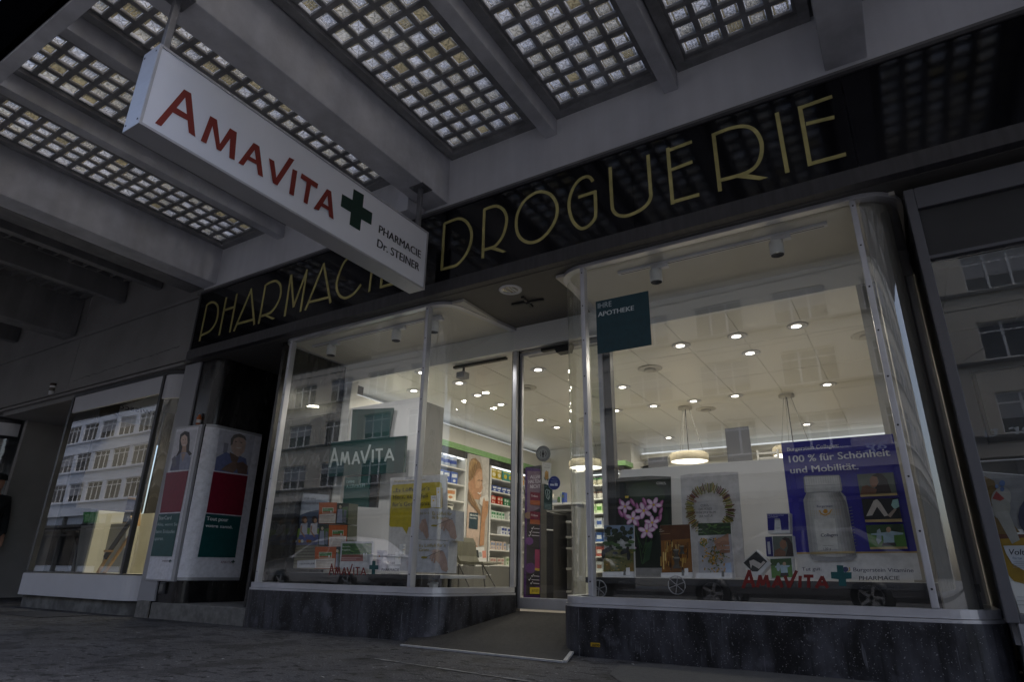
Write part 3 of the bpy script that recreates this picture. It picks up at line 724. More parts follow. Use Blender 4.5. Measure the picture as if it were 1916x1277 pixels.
# hairline crack
m = MB(); x = -9.9; z = 2.98
pts = []
while x < -7.25: pts.append((x, z)); x += random.uniform(.03, .09); z = 2.98 + (x + 9.9) * 0.03 + random.uniform(-.012, .012)
for i in range(len(pts) - 1):
    (xa, za), (xb, zb_) = pts[i], pts[i + 1]; h = random.uniform(.002, .006)
    m.add([(xa, 3.9995, za - h), (xb, 3.9995, zb_ - h), (xb, 3.9995, zb_ + h), (xa, 3.9995, za + h)], [(0, 1, 2, 3)])
m.build("crack", M_CHARCOAL, ph)
PP = [(-9.62, 4.75), (-9.66, 4.0), (-7.47, 4.0)] + arc(-7.42, 4.32, 0.32, -90, 0, 10) + [(-7.10, 4.5)]
fr = MB().wall(PP, -0.03, 0.02, 2.70, 2.745).wall(PP, -0.03, 0.012, 0.40, 0.415)
fr.box(-9.69, -9.64, 3.97, 4.03, 0.416, 2.699).box(-7.495, -7.45, 3.975, 4.03, 0.416, 2.699)
W_ = fr.build("window", M_ALUD, ph)
MB().ribbon([(-9.64, 4.0), (-7.495, 4.0)], 0.415, 2.475).build("glass", pane("shop_glass", 1.9, wob=0.012), W_)
MB().ribbon([(-7.45, 4.0)] + PP[3:], 0.415, 2.40).build("curved_glass", M_GLASSCURVE, W_)
MB().box(-9.639, -7.496, 3.985, 4.02, 2.476, 2.699).wall([(-7.45, 4.0)] + PP[3:], -0.03, 0.008, 2.401, 2.699).build("header_panel", M_SHOPWHITE, W_)
PB = [(-9.84, 4.75)] + [(-9.80, 3.97)] + PP[2:]
MB().prism([(p[0], p[1], 0.145) for p in offset(PP, 0.045)], (0, 0, 0.252)).build("base_panel", M_SHOPWHITE, ph)
MB().prism([(p[0] , p[1], -0.05) for p in offset(PP, 0.0)], (0, 0, 0.19)).build("stone_base", M_STONE2, ph)
MB().box(-7.045, -6.745, 3.975, 3.9985, 0.16, 2.755, b=0.003).build("pilaster", M_GREYPANEL, ph)
MB().box(-7.0, -6.78, 3.955, 3.9745, 0.0, 0.159).build("pilaster_base", M_STONE, ph)
MB().box(-11.95, -9.7, 4.0, 5.0, 2.69, 2.755).build("soffit", M_RENDER, ph)
MB().box(-12.0, -11.9, 4.33, 4.95, 0.02, 2.69).box(-12.0, -9.7, 4.951, 5.05, 0.02, 2.69).build("recess_wall", M_RENDER, ph)
dd = MB().box(-11.4, -10.3, 4.90, 4.948, 0.03, 2.05, b=0.004).build("door", M_ALUD, ph)
MB().box(-11.3, -10.4, 4.893, 4.899, 0.2, 1.95).build("glass", M_GLASSDARK, dd)
# white transom panel with a blue and red ribbon emblem beside the window
w_ = lambda x, y: at(x, y, Y=4.88)
P = [w_(*q_) for q_ in ((104, 776), (140, 770), (112, 866), (86, 871))]
sp_ = MB().prism(P, (0, .03, 0)).build("side_panel", M_SHOPWHITE, ph)
a = Art(w_, (0, -1, 0), .001)
a.poly("#2b3c86", [(109, 818), (116, 803), (120, 812), (118, 830), (111, 842), (108, 834)])
a.poly("#b03548", [(111, 806), (117, 800), (119, 808), (113, 816)]); a.poly("#93304a", [(110, 832), (115, 828), (113, 840)])
a.build("emblem", sp_)
LP2 = [(-22, 4.0), (-12.62, 4.0)] + arc(-12.55, 4.35, 0.35, -90, 0, 8) + [(-12.2, 4.36)]
fr2 = MB().wall(LP2, -0.03, 0.02, 2.66, 2.72).wall(LP2, -0.03, 0.01, 0.40, 0.43).box(-12.66, -12.61, 3.97, 4.03, 0.431, 2.659)
W2 = fr2.build("window", M_ALUD, ph)
MB().ribbon(LP2[:2], 0.43, 2.45).build("glass", MATS["shop_glass"], W2)
MB().ribbon(LP2[1:], 0.43, 2.4).build("curved_glass", M_GLASSCURVE, W2)
MB().wall(LP2, -0.02, 0.005, 2.455, 2.659).build("header_panel", M_SHOPWHITE, W2)
MB().wall(LP2, -0.3, 0.04, 0.0, 0.39).build("base_panel", M_SHOPWHITE, ph)
MB().box(-22, -12.05, 5.2, 5.3, 0.0, 2.7).box(-22, -12.01, 4.03, 5.3, 2.721, 2.76).build("back_wall", M_CHARCOAL, ph)
# display interior
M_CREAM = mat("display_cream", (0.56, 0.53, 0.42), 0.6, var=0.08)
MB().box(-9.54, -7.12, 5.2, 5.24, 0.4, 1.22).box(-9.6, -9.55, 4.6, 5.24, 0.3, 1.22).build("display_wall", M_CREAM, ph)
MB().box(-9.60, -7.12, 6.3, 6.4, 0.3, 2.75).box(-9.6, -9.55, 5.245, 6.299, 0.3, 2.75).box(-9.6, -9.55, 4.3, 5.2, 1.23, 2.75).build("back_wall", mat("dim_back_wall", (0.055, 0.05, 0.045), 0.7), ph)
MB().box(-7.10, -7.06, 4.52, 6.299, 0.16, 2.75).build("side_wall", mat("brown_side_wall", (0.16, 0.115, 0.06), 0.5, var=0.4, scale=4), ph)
MB().box(-9.6, -7.12, 4.06, 6.299, 0.36, 0.40).build("display_floor", M_CREAM, ph)
MB().box(-9.6, -7.12, 4.06, 6.4, 2.76, 2.82).build("display_ceiling", M_CHARCOAL, ph)
MB().box(-9.5, -8.0, 5.35, 5.40, 2.3, 2.75).build("bulkhead", M_GREYPANEL, ph)
# shelves with lit goods glimpsed through the curved corner glass
for i in range(5):
    MB().box(-7.55, -7.13, 5.2, 6.2, 0.7 + i * 0.38, 0.72 + i * 0.38).build("shelf", M_WOOD, ph)
lb = thing("shop_lettering_board", "pale board with reversed grey lettering high inside the phone shop window", "sign board", (-8.0, 4.5, 2.2))
k6 = zoomed(0, 680, 2.903)
q = [k6(*p) for p in ((560, 262), (862, 172), (845, 345), (640, 318))]
P = [at(x, y, Y=4.55) for x, y in q]
MB().prism(P, (0, 0.04, 0)).build("board", M_WHITE, lb)
a = Art(lambda x, y: at(x, y, Y=4.55), (0, -1, 0))
a.text("#4a4650", "swisscom", k6(852, 285), k6(595, 238), k6(850, 250), bold=0.01)
a.build("lettering", lb)
# wooden A-frame easel with a dark board
ez = thing("easel", "wooden folding easel standing on the lit phone shop display floor", "easel", (-7.9, 4.5, 0.4))
for (x0, y0), (x1, y1) in (((525, 1150), (715, 835)), ((560, 1152), (700, 945))):
    p, q2 = at(*k6(x0, y0), Y=4.45), at(*k6(x1, y1), Y=4.5)
    dr = (q2 - p); L = dr.length; dr.normalize(); sd_ = dr.cross(Vector((0, 1, 0))).normalized()
    MB().obox((p + q2) / 2, dr * L / 2, sd_ * 0.018, (0, 0.012, 0)).build("leg", M_WOOD, ez)
p, q2 = at(*k6(570, 1060), Y=4.40), at(*k6(715, 850), Y=4.46); dr = (q2 - p).normalized(); sd_ = dr.cross(Vector((0, 1, 0))).normalized()
MB().obox((p + q2) / 2, dr * (q2 - p).length / 2, sd_ * 0.035, (0, 0.01, 0)).build("board", M_CHARCOAL, ez)
MB().obox(at(*k6(590, 1022), Y=4.40), (0.06, 0, 0), (0, 0.03, 0), (0, 0, 0.012)).build("ledge", M_WOOD, ez)
# framed dark screen with wooden rim
fs2 = thing("framed_screen", "dark display in a lit pale frame standing in the phone shop window", "screen", (-8.2, 4.9, 1.2))
P = [at(*k6(*p_), Y=4.95) for p_ in ((570, 712), (750, 735), (742, 885), (548, 870))]
MB().prism(P, (0, 0.05, 0)).build("frame", M_WOOD, fs2)
a = Art(lambda x, y: at(x, y, Y=4.95), (0, -1, 0))
a.poly("#241016", [k6(*p_) for p_ in ((582, 724), (742, 745), (738, 800), (572, 800))])
a.poly("#101010", [k6(*p_) for p_ in ((571, 806), (738, 806), (735, 870), (560, 862))])
for i in range(9): a.ell(random.choice(("#6a6258", "#3b3a38", "#8b8578")), *k6(585 + i * 16, 830 + random.uniform(-8, 10)), 2.2, 2.6)
a.text("#6b5e5e", "Charging", k6(650, 778), k6(716, 784), k6(650, 764))
a.build("print", fs2)
# low cream panel with a grey back
MB().prism([at(*k6(*p_), Y=4.8) for p_ in ((440, 885), (690, 870), (665, 1140), (405, 1140))], (0, 0.04, 0)).build("display_panel", M_GREYSHELF, ph)
for i, (x, y) in enumerate(((-8.9, 4.75), (-8.2, 4.75), (-7.6, 4.75))):
    t = thing("ceiling_light", ("left", "middle", "right")[i] + " small downlight over the phone shop display", "ceiling light", (x, y, 2.755), "phone shop downlights")
    MB().lathe((x, y, 2.745), [(0.06, 0.012), (0.062, 0), (0.05, 0)], 20).build("trim_ring", M_WHITEMETAL, t)
    MB().disc((x, y, 2.750), 0.05).build("lamp", emis("warm_lamp", (1.0, 0.85, 0.55), 14.0 * LAMP), t)
    li = bpy.data.lights.new("downlight", 'AREA'); li.shape = 'DISK'; li.size = 0.12; li.energy = 34.0 * LAMP; li.color = (1, 0.93, 0.76); li.spread = R(150)
    lo = bpy.data.objects.new("downlight", li); col.objects.link(lo); lo.parent = t; lo.location = (0, 0, -0.03)

# can and bottle left on ledges
def vessel(name, label, cat, p, prof, mats_, n=18):
    t = thing(name, label, cat, p)
    o = MB()
    for (pr, mi) in prof: o.lathe(p, pr, n, mi)
    parts = [(pr, mi) for pr, mi in prof]
    for i, (pr, mi) in enumerate(parts):
        MB().lathe(p, pr, n).build(("body", "label", "lid")[min(i, 2)], mats_[mi], t)
    return t
p = at(98, 729, Y=3.982); p.z = 2.846
vessel("paper_cup", "white paper cup with brown rim left on the ledge above the phone shop", "cup", p, [([(0, 0), (0.034, 0.001), (0.043, 0.13), (0.043, 0.131)], 0), ([(0.0405, 0.05), (0.0435, 0.052), (0.045, 0.10), (0.0435, 0.101)], 1), ([(0.045, 0.131), (0.047, 0.14), (0.047, 0.165), (0.03, 0.172), (0, 0.173)], 2)], [M_WHITE, ink("#6d665c"), ink("#3a2417")])
p = at(370, 797, Y=3.978); p.z = 1.988
vessel("drink_bottle", "small orange and white drink bottle standing on the left poster frame", "bottle", p, [([(0, 0), (0.024, 0.0), (0.026, 0.06), (0.022, 0.085), (0.013, 0.10), (0.012, 0.112)], 0), ([(0.0265, 0.015), (0.0268, 0.02), (0.0268, 0.05), (0.0265, 0.052)], 1), ([(0.015, 0.112), (0.015, 0.13), (0, 0.131)], 2)], [ink("#b8622a"), ink("#c9c9c9"), ink("#7d8fa0")])

# ================================================================== POSTER CASES ON THE PILLAR
zp = zoomed(260, 740, 3.193)
M_CASE = mat("poster_case_frame", (0.40, 0.40, 0.42), 0.45, metal=0.4, var=0.12)
pc = thing("poster_case", "narrow flat poster case with a dark haired woman over red and green panels", "poster case", (-6.8, 3.97, 0.36))
Yp = 3.965
w_ = lambda x, y: at(*zp(x, y), Y=Yp)
P = [w_(*p_) for p_ in ((218, 196), (378, 173), (207, 1114), (36, 1108))]
MB().prism(P, (0, 0.03, 0)).build("frame", M_CASE, pc)
a = Art(w_, (0, -1, 0))
a.poly("#d7d7de", [(226, 205), (358, 186), (190, 1106), (42, 1098)])
a.build("backing", pc)
a = Art(w_, (0, -1, 0), 0.0012)
a.poly("#c5c5cc", [(222, 222), (350, 205), (300, 446), (176, 455)])
a.poly("#211c1f", [(248, 235), (275, 215), (303, 222), (305, 270), (300, 330), (318, 352), (290, 372), (245, 368), (222, 365), (240, 330), (243, 270)])
a.poly("#cbb0a0", [(256, 248), (275, 236), (290, 250), (291, 285), (280, 312), (268, 316), (256, 300), (250, 270)])
a.poly("#b59581", [(262, 305), (284, 305), (284, 345), (252, 352)])
a.poly("#5d5f78", [(205, 385), (250, 345), (262, 372), (240, 448), (186, 452)])
a.poly("#8a8ea4", [(250, 345), (288, 342), (312, 375), (300, 446), (240, 448)])
a.poly("#a99183", [(254, 350), (282, 348), (262, 400)])
a.poly("#6e6b78", [(198, 382), (220, 360), (226, 420), (206, 440)])
a.stroke("#3a2b2b", [(264, 268), (270, 267)], 3); a.stroke("#3a2b2b", [(278, 266), (284, 265)], 3)
a.stroke("#d8cfd0", [(263, 297), (272, 301), (281, 296)], 4)
a.poly("#7a0f2c", [(167, 465), (300, 452), (252, 698), (127, 705)])
a.poly("#0c4a4a", [(122, 712), (249, 706), (200, 965), (72, 963)])
a.text("#cfd8d8", "StarCard", (122, 745), (196, 744), (124, 722), bold=0.012)
a.text("#b4c4c4", "Alles, womit Sie", (112, 782), (233, 781), (114, 763))
a.text("#b4c4c4", "beim Einkaufen", (104, 826), (218, 826), (107, 804))
a.text("#b4c4c4", "sparen.", (96, 868), (150, 868), (99, 846))
a.text("#5b1d24", "AMAVITA", (142, 998), (187, 999), (144, 985))
a.poly("#10403a", [(190, 982), (194, 982), (193, 989), (199, 989), (198, 995), (192, 995), (191, 1001), (187, 1001), (188, 995), (183, 994), (184, 988), (189, 989)])
a.build("print", pc)
# poster 2 wraps round the pillar corner and runs back along it
pc2 = thing("poster_case", "white poster case curving round the pillar with a laughing grey haired man", "poster case", (-6.4, 4.3, 0.36))
PR = arc(-6.5, 4.12, 0.12, -62, 0, 6) + [(-6.38, 4.66)]
MB().wall(PR, 0.003, 0.032, 0.365, 1.98).build("frame", M_CASE, pc2)
MB().wall(PR[0:], 0.0325, 0.0345, 0.395, 1.95).build("backing", ink("#d7d7de"), pc2)
XF = -6.38 + 0.0345
w2 = lambda x, y: at(*zp(x, y), X=XF)
a = Art(w2, (1, 0, 0), 0.001)
a.poly("#bcbcc6", [(482, 206), (694, 246), (653, 478), (448, 452)])
a.poly("#8d8d98", [(510, 285), (535, 288), (525, 350), (500, 345)])
a.poly("#6b7399", [(462, 372), (520, 340), (545, 352), (575, 395), (600, 362), (640, 380), (652, 476), (450, 450)])
a.poly("#c4aa9c", [(548, 300), (560, 258), (590, 238), (625, 248), (640, 285), (628, 340), (598, 368), (570, 358), (552, 330)])
a.poly("#6d6865", [(546, 300), (548, 262), (566, 238), (600, 230), (634, 246), (642, 275), (622, 258), (592, 250), (566, 262), (558, 295)])
a.poly("#776257", [(540, 340), (560, 350), (596, 372), (582, 412), (550, 392)])
a.poly("#846a5e", [(488, 446), (520, 420), (560, 398), (590, 402), (585, 440), (560, 466)])
a.poly("#6f584e", [(578, 408), (620, 398), (650, 425), (642, 474), (590, 468)])
a.stroke("#d9d2cc", [(582, 312), (596, 318), (610, 314)], 6)
a.stroke("#2f2623", [(572, 278), (584, 279)], 4); a.stroke("#2f2623", [(604, 282), (616, 285)], 4)
for i in range(4): a.stroke("#4f3d35", [(598 + i * 10, 405 + i * 3), (606 + i * 10, 440 + i * 4)], 2)
a.poly("#7a0f2c", [(443, 457), (648, 484), (612, 720), (400, 703)])
a.poly("#0c4a4a", [(397, 709), (610, 727), (572, 972), (348, 968)])
a.text("#e3e6e6", "Tout pour", (402, 748), (530, 757), (404, 724), bold=0.022)
a.text("#e3e6e6", "votre santé.", (394, 788), (556, 799), (397, 768), bold=0.022)
a.text("#5b1d24", "AMAVITA", (484, 1006), (550, 1008), (487, 990))
a.poly("#10403a", [(557, 986), (564, 986), (563, 993), (570, 994), (569, 1000), (562, 1000), (561, 1007), (554, 1006), (555, 1000), (549, 999), (550, 993), (556, 993)])
a.build("print", pc2)
# little meter box under the poster
t = thing("wall_socket_box", "small metal socket box on the dark pillar base", "socket box", tuple(at(305, 1101, Y=3.99)))
p = at(305, 1101, Y=3.99)
MB().box(p.x - .045, p.x + .045, 3.972, 3.999, p.z - .055, p.z + .055, b=0.006).build("box", M_ALUD, t)
MB().box(p.x - .03, p.x + .03, 3.966, 3.9715, p.z - .035, p.z + .035, b=0.003).build("cover", M_STONE, t)
# drain grate in the pavement
g = MB(); c = at(70, 1150, Z=0.003)
for i in range(9): g.box(c.x - .55, c.x + .55, c.y - .22 + i * .055, c.y - .22 + i * .055 + .03, 0.001, 0.006)
g.box(c.x - .58, c.x - .551, c.y - .24, c.y + .26, 0.001, 0.007).box(c.x + .551, c.x + .58, c.y - .24, c.y + .26, 0.001, 0.007)
tag(g.build("drain_grate", M_CHARCOAL), "dark slotted drain grate in the pavement before the phone shop", "drain grate")
# litter
for i, (px, py, s_) in enumerate(((602, 1270, .018), (417, 1236, .013), (669, 1192, .008), (1184, 1246, .012))):
    c = at(px, py, Z=0.0)
    m = MB(); a1_ = random.uniform(0, 3)
    m.add([c + Vector((math.cos(a1_ + k) * s_ * f_, math.sin(a1_ + k) * s_ * .6 * f_, z_)) for k, f_, z_ in ((0, 1, .004), (1.2, .8, .008), (2.4, 1, .003), (3.6, .7, .009), (5, .9, .004))], [(0, 1, 2, 3, 4)])
    tag(m.build("paper_scrap", ink("#8d8d8d")), ("largest crumpled white paper scrap at the bottom edge of the pavement", "small pale paper scrap on the pavement before the dark step", "tiny white speck of litter at the foot of the left plinth", "thin pale scrap beside the dark asphalt patch")[i], "litter")

# ================================================================== RIGHT-HAND SHOP
rs = thing("right_shop_building", "dim neighbouring shop with grey window frame at the right edge", "building", (2.0, 4.0, 0))
fr = MB().box(0.318, 0.37, 3.97, 4.06, 0.30, 2.70, b=0.004).box(0.3705, 3.2, 3.97, 4.06, 2.56, 2.70, b=0.004).box(0.3705, 3.2, 3.975, 4.055, 2.225, 2.245)
fr.box(0.3705, 3.2, 3.97, 4.06, 0.30, 0.34, b=0.004)
W3 = fr.build("window", mat("right_frame_grey", (0.12, 0.12, 0.135), 0.45, metal=0.3), rs)
MB().ribbon([(0.3705, 4.0), (3.2, 4.0)], 0.34, 2.224).build("glass", pane("right_glass", 1.7), W3)
MB().box(0.3705, 3.2, 4.0, 4.03, 2.246, 2.559).build("header_panel", M_CHARCOAL, W3)
MB().box(0.36, 3.2, 3.96, 4.3, -0.05, 0.299).build("base", M_GREYPANEL, rs)
MB().box(0.36, 3.2, 4.3, 6.5, 0.2, 0.25).build("floor", M_FLOORIN, rs)
MB().box(0.36, 3.2, 4.3, 6.5, 2.6, 2.65).build("ceiling", M_WALLIN, rs)
MB().box(0.34, 0.36, 4.06, 6.5, 0.2, 2.7).box(0.361, 3.2, 6.4, 6.5, 0.25, 2.6).build("inner_wall", M_GREYPANEL, rs)
tv = thing("television", "wall mounted dark television behind the right shop window", "television", (0.9, 4.7, 1.4))
zt_ = zoomed(1750, 680, 2.717)
P = [at(*zt_(*q_), Y=4.6) for q_ in ((180, 42), (180, 42), (268, 408))]
tl_, bl_ = at(*zt_(180, 42), Y=4.6), at(*zt_(268, 408), Y=4.6)
MB().box(tl_.x, tl_.x + 1.15, 4.6, 4.66, bl_.z, tl_.z, b=0.006).build("bezel", M_BLACK, tv)
MB().box(tl_.x + .02, tl_.x + 1.13, 4.594, 4.599, bl_.z + .05, tl_.z - .02).build("screen", mat("tv_screen", (0.01, 0.011, 0.013), 0.15), tv)
MB().box(tl_.x + .3, tl_.x + .8, 4.661, 4.9, bl_.z + .2, tl_.z - .2).build("bracket", M_CHARCOAL, tv)
p = at(1908, 532, Z=2.597)
t = thing("ceiling_light", "bright round downlight inside the right shop at the right photo edge", "ceiling light", tuple(p))
MB().lathe(p, [(.10, -.0005), (.10, -.008), (.075, -.012), (.07, -.002)], 28).build("trim_ring", M_WHITEMETAL, t)
MB().disc(p + Vector((0, 0, -.004)), .07, 24).build("lamp", emis("right_lamp", (1, .95, .86), 12 * LAMP), t)
li = bpy.data.lights.new("downlight", 'AREA'); li.shape = 'DISK'; li.size = 0.14; li.energy = 26.0 * LAMP; li.color = (1, .93, .8)
lo = bpy.data.objects.new("downlight", li); col.objects.link(lo); lo.parent = t; lo.location = (0, 0, -0.03)
# poster in the right shop window
rp = thing("poster", "amber medical poster with drawn joint bones cut by the right photo edge", "poster", (0.6, 4.15, 0.4))
w_ = lambda x, y: at(*zt_(x, y), Y=4.12)
pts_ = [(198, 548), (700, 590), (700, 1285), (432, 1272)]
MB().prism([w_(*p_) for p_ in pts_], (0, 0.01, 0)).build("board", M_WHITE, rp)
a = Art(w_, (0, -1, 0))
a.poly("#77777a", [(205, 552), (690, 592), (690, 860), (330, 840)])
a.poly("#6b5220", [(205, 553), (300, 600), (330, 700), (380, 800), (430, 860), (300, 880), (262, 790)])
a.poly("#9c7a10", [(290, 870), (700, 880), (700, 1180), (470, 1130), (400, 1110), (345, 1050)])
a.poly("#5a2d14", [(315, 870), (520, 872), (530, 885), (330, 895)])
a.ell("#93918c", 335, 690, 50, 60, 20); a.ell("#8f8d86", 335, 740, 48, 55, 0); a.poly("#97958f", [(300, 760), (370, 750), (430, 900), (390, 920)])
a.poly("#8c2a26", [(290, 690), (310, 652), (352, 690), (330, 702)])
a.ell("#46608f", 340, 612, 15, 16); a.ell("#46608f", 340, 642, 11, 12); a.ell("#5a73a0", 312, 628, 9, 10)
a.ell("#1c2240", 560, 780, 140, 130)
a.poly("#c9ccd4", [(345, 930), (700, 925), (700, 1075), (450, 1055), (390, 1020), (360, 970)])
a.text("#22262e", "Voltaren", (372, 975), (540, 978), (372, 945), bold=0.01)
a.text("#3a5f8a", "forte", (392, 998), (440, 999), (392, 985))
for i in range(4): a.stroke("#8a8d95", [(395, 1012 + i * 9), (520, 1013 + i * 9)], 2)
for i in range(3): a.stroke("#8a8d95", [(415, 1190 + i * 20), (520, 1192 + i * 20)], 2)
a.build("print", rp)
rl = thing("shelf_rail", "thin steel rail across the right shop window behind the glass", "rail", (0.9, 4.3, 0.9))
p = at(*zt_(178, 505), Y=4.3)
MB().tube([(p.x, 4.3, p.z), (p.x + 1.6, 4.3, p.z)], 0.006).build("rail", M_ALU, rl)
for x_ in (p.x + .02, p.x + 1.5): MB().tube([(x_, 4.3, p.z), (x_, 4.3, 0.255)], 0.006).build("post", M_ALU, rl)

# ================================================================== OTHER SIDE OF THE STREET (seen in the glass)
OY = -22.0
def opposite(name, label, x0, x1, h, wallm, x_first, pitch, ww, wh, rows, sillm):
    t = thing(name, label, "building", ((x0 + x1) / 2, OY, 0))
    MB().box(x0, x1, OY - 10, OY - 0.25, 4.9, h).box(x0, x1, OY - 10, OY - 0.4, 0, 4.899).build("wall", wallm, t)
    m = MB()
    zs_ = [4.9] + [z for z in rows]
    n = int((x1 - x_first) / pitch)
    for r_, z in enumerate(rows):
        zt__ = rows[r_ + 1] if r_ + 1 < len(rows) else h
        m.box(x0, x1, OY - .249, OY, z + wh, zt__ - 0.002)      # spandrel band
        xx = x0
        for i in range(n):
            xa = x_first + i * pitch
            if xa > xx: m.box(xx, xa, OY - .2485, OY - .002, z, z + wh)
            xx = xa + ww
        if xx < x1: m.box(xx, x1, OY - .2485, OY - .002, z, z + wh)
    m.box(x0, x1, OY - .249, OY, 4.901, rows[0] - 0.002)
    m.build("facade", wallm, t)
    m = MB()
    for z in rows: m.box(x0, x1, OY + 0.001, OY + 0.12, z - 0.16, z - 0.03)
    m.box(x0, x1, OY + .001, OY + .25, h - .3, h)
    m.build("cornice", sillm, t)
    wi = MB()
    for fx in (0, ww / 3, 2 * ww / 3, ww): wi.box(fx - .045, fx + .045, -.2, -.1, 0, wh)
    wi.box(0, ww, -.199, -.101, 0, .08).box(0, ww, -.199, -.101, wh - .08, wh).box(0, ww, -.198, -.102, wh * .72, wh * .76)
    first = None
    for z in rows:
        for i in range(n):
            if first is None:
                me_o = wi.build("window", M_WHITE); me_o.parent = t; me_o.location = Vector((x_first, OY, z)) - t.location
                gl = MB().box(0, ww, -.17, -.15, 0, wh).build("pane", mat("far_window_glass", (0.06, 0.062, 0.068), 0.12, var=0.6, scale=0.35))
                gl.parent = me_o
                first = me_o
            else:
                c = first.copy(); col.objects.link(c); c.parent = t; c.location = Vector((x_first + i * pitch, OY, z)) - t.location
                for ch in [q for q in bpy.data.objects if q.parent == first]:
                    d_ = ch.copy(); col.objects.link(d_); d_.parent = c
                # some blinds
                if random.random() < 0.3:
                    MB().box(x_first + i * pitch + .05, x_first + i * pitch + ww - .05, OY - .14, OY - .12, z + wh * random.uniform(.2, .6), z + wh - .08).build("blind", M_GREYPANEL, t)
    return t
M_BEIGE = mat("beige_render", (0.58, 0.53, 0.45), 0.85, var=0.15, scale=0.5)
M_BAND = mat("dark_band", (0.10, 0.10, 0.10), 0.8)
M_PALE = mat("pale_render", (0.68, 0.71, 0.78), 0.8, var=0.12, scale=0.5)
ob = opposite("office_building", "beige office block across the street with rows of three light windows", -44.5, 30, 20, M_BEIGE, -41.6, 3.78, 2.35, 1.65, [5.75, 8.74, 11.76, 14.8], M_BAND)
ow = opposite("office_building", "pale office block across the street with ribbon windows", -129, -44.6, 26, M_PALE, -108.5, 3.3, 2.7, 1.75, [6.2, 9.1, 12.05, 15.0], M_PALE)
def shopfront(t, x0, x1, n, mt):
    st = (x1 - x0) / n
    for i in range(n):
        xa = x0 + i * st
        MB().box(xa + .1, xa + st - .1, OY - .38, OY - .35, .5, 3.6).build("shop_pane", mat("far_shop_glass", (0.03, 0.03, 0.035), 0.15, var=0.5), t)
        MB().box(xa - .12, xa + .098, OY - .39, OY - .05, 0, 4.88).build("pier", mt, t)
    MB().box(x0, x1, OY - .37, OY + .9, 3.75, 4.0).build("awning", M_CHARCOAL, t)
shopfront(ob, -44, 28, 18, M_BAND); shopfront(ow, -108, -45, 16, M_BAND)
def far_text(txt, colr, px0, px1, pytop, label, plate=None):
    """lettering on the far facade; the photo shows it mirrored in the glass, so the first letter is on the right"""
    Yv = 8 - (OY + 0.95)
    mir = lambda p: (lambda q: Vector((q.x, 8 - Yv, q.z)))(at(*p, Y=Yv))
    t = thing("shop_sign", label, "sign", tuple(mir(px0)))
    a = Art(lambda x, y: mir((x, y)), (0, 1, 0), 0.02)
    if plate: a.poly(plate[0], plate[1])
    a.text(colr, txt, px0, px1, pytop, bold=0.01)
    a.build("lettering", t)
    # backing rail carries the letters
    A_, B_ = mir(px0), mir(px1)
    MB().box(min(A_.x, B_.x), max(A_.x, B_.x), OY + .905, OY + .945, min(A_.z, B_.z) - .08, max(A_.z, B_.z) - .04).build("rail", M_CHARCOAL, t)
far_text("er treuhand ag", "#cfd6dc", (1936, 811), (1618, 843), (1936, 788), "pale lettering of an office on the facade across the street")
far_text("PHENIX", "#8fae8a", (183, 977), (159, 977), (183, 961), "green shop sign across the street reflected in the phone shop glass", ("#1f7a35", [(185, 979), (157, 979), (157, 959), (185, 959)]))
far_text("CAFFE SPETTACOLO", "#3a352e", (133, 999), (81, 1003), (133, 990), "dark cafe lettering across the street reflected in the phone shop glass")
# blocks that close the street at either end
for x, lab in ((-130, "distant pale block closing the left end of the street"), (150, "beige block closing the right end of the street")):
    t = thing("office_building", lab, "building", (x, -10, 0))
    sx_ = 1 if x < 0 else -1
    MB().box(x, x - sx_ * 12, -60, 40, -.1, 34 if x < 0 else 19).build("wall", M_BEIGE, t)
    for k in range(9 if x < 0 else 5):
        MB().box(x + sx_ * .01, x + sx_ * .06, -58, 38, 1.2 + k * 3.4, 2.9 + k * 3.4).build("window_band", MATS["far_window_glass"], t)
# tram wires
for i, (y, z, sag) in enumerate(((-4.5, 6.3, 0.25), (-8.5, 6.4, 0.3))):
    pts = [(-90 + k * 8, y, z - sag * math.sin(math.pi * ((k % 4) / 4))) for k in range(20)]
    tag(MB().tube(pts, 0.012, 5).build("tram_wire", M_BLACK), ("tram wire hanging over the near lane of the street", "tram wire hanging over the far lane of the street")[i], "wire", "tram wires")
for i, x in enumerate((-46, -30, -14, 2)):
    tag(MB().tube([(x, -21.9, 8.2), (x + 2, -8.5, 6.45), (x + 3, -4.5, 6.35), (x + 4, 1.0, 7.5)], 0.01, 5).build("span_wire", M_BLACK), "span wire carrying the tram wires, " + ("farthest left", "second from left", "third from left", "farthest right")[i], "wire", "span wires")

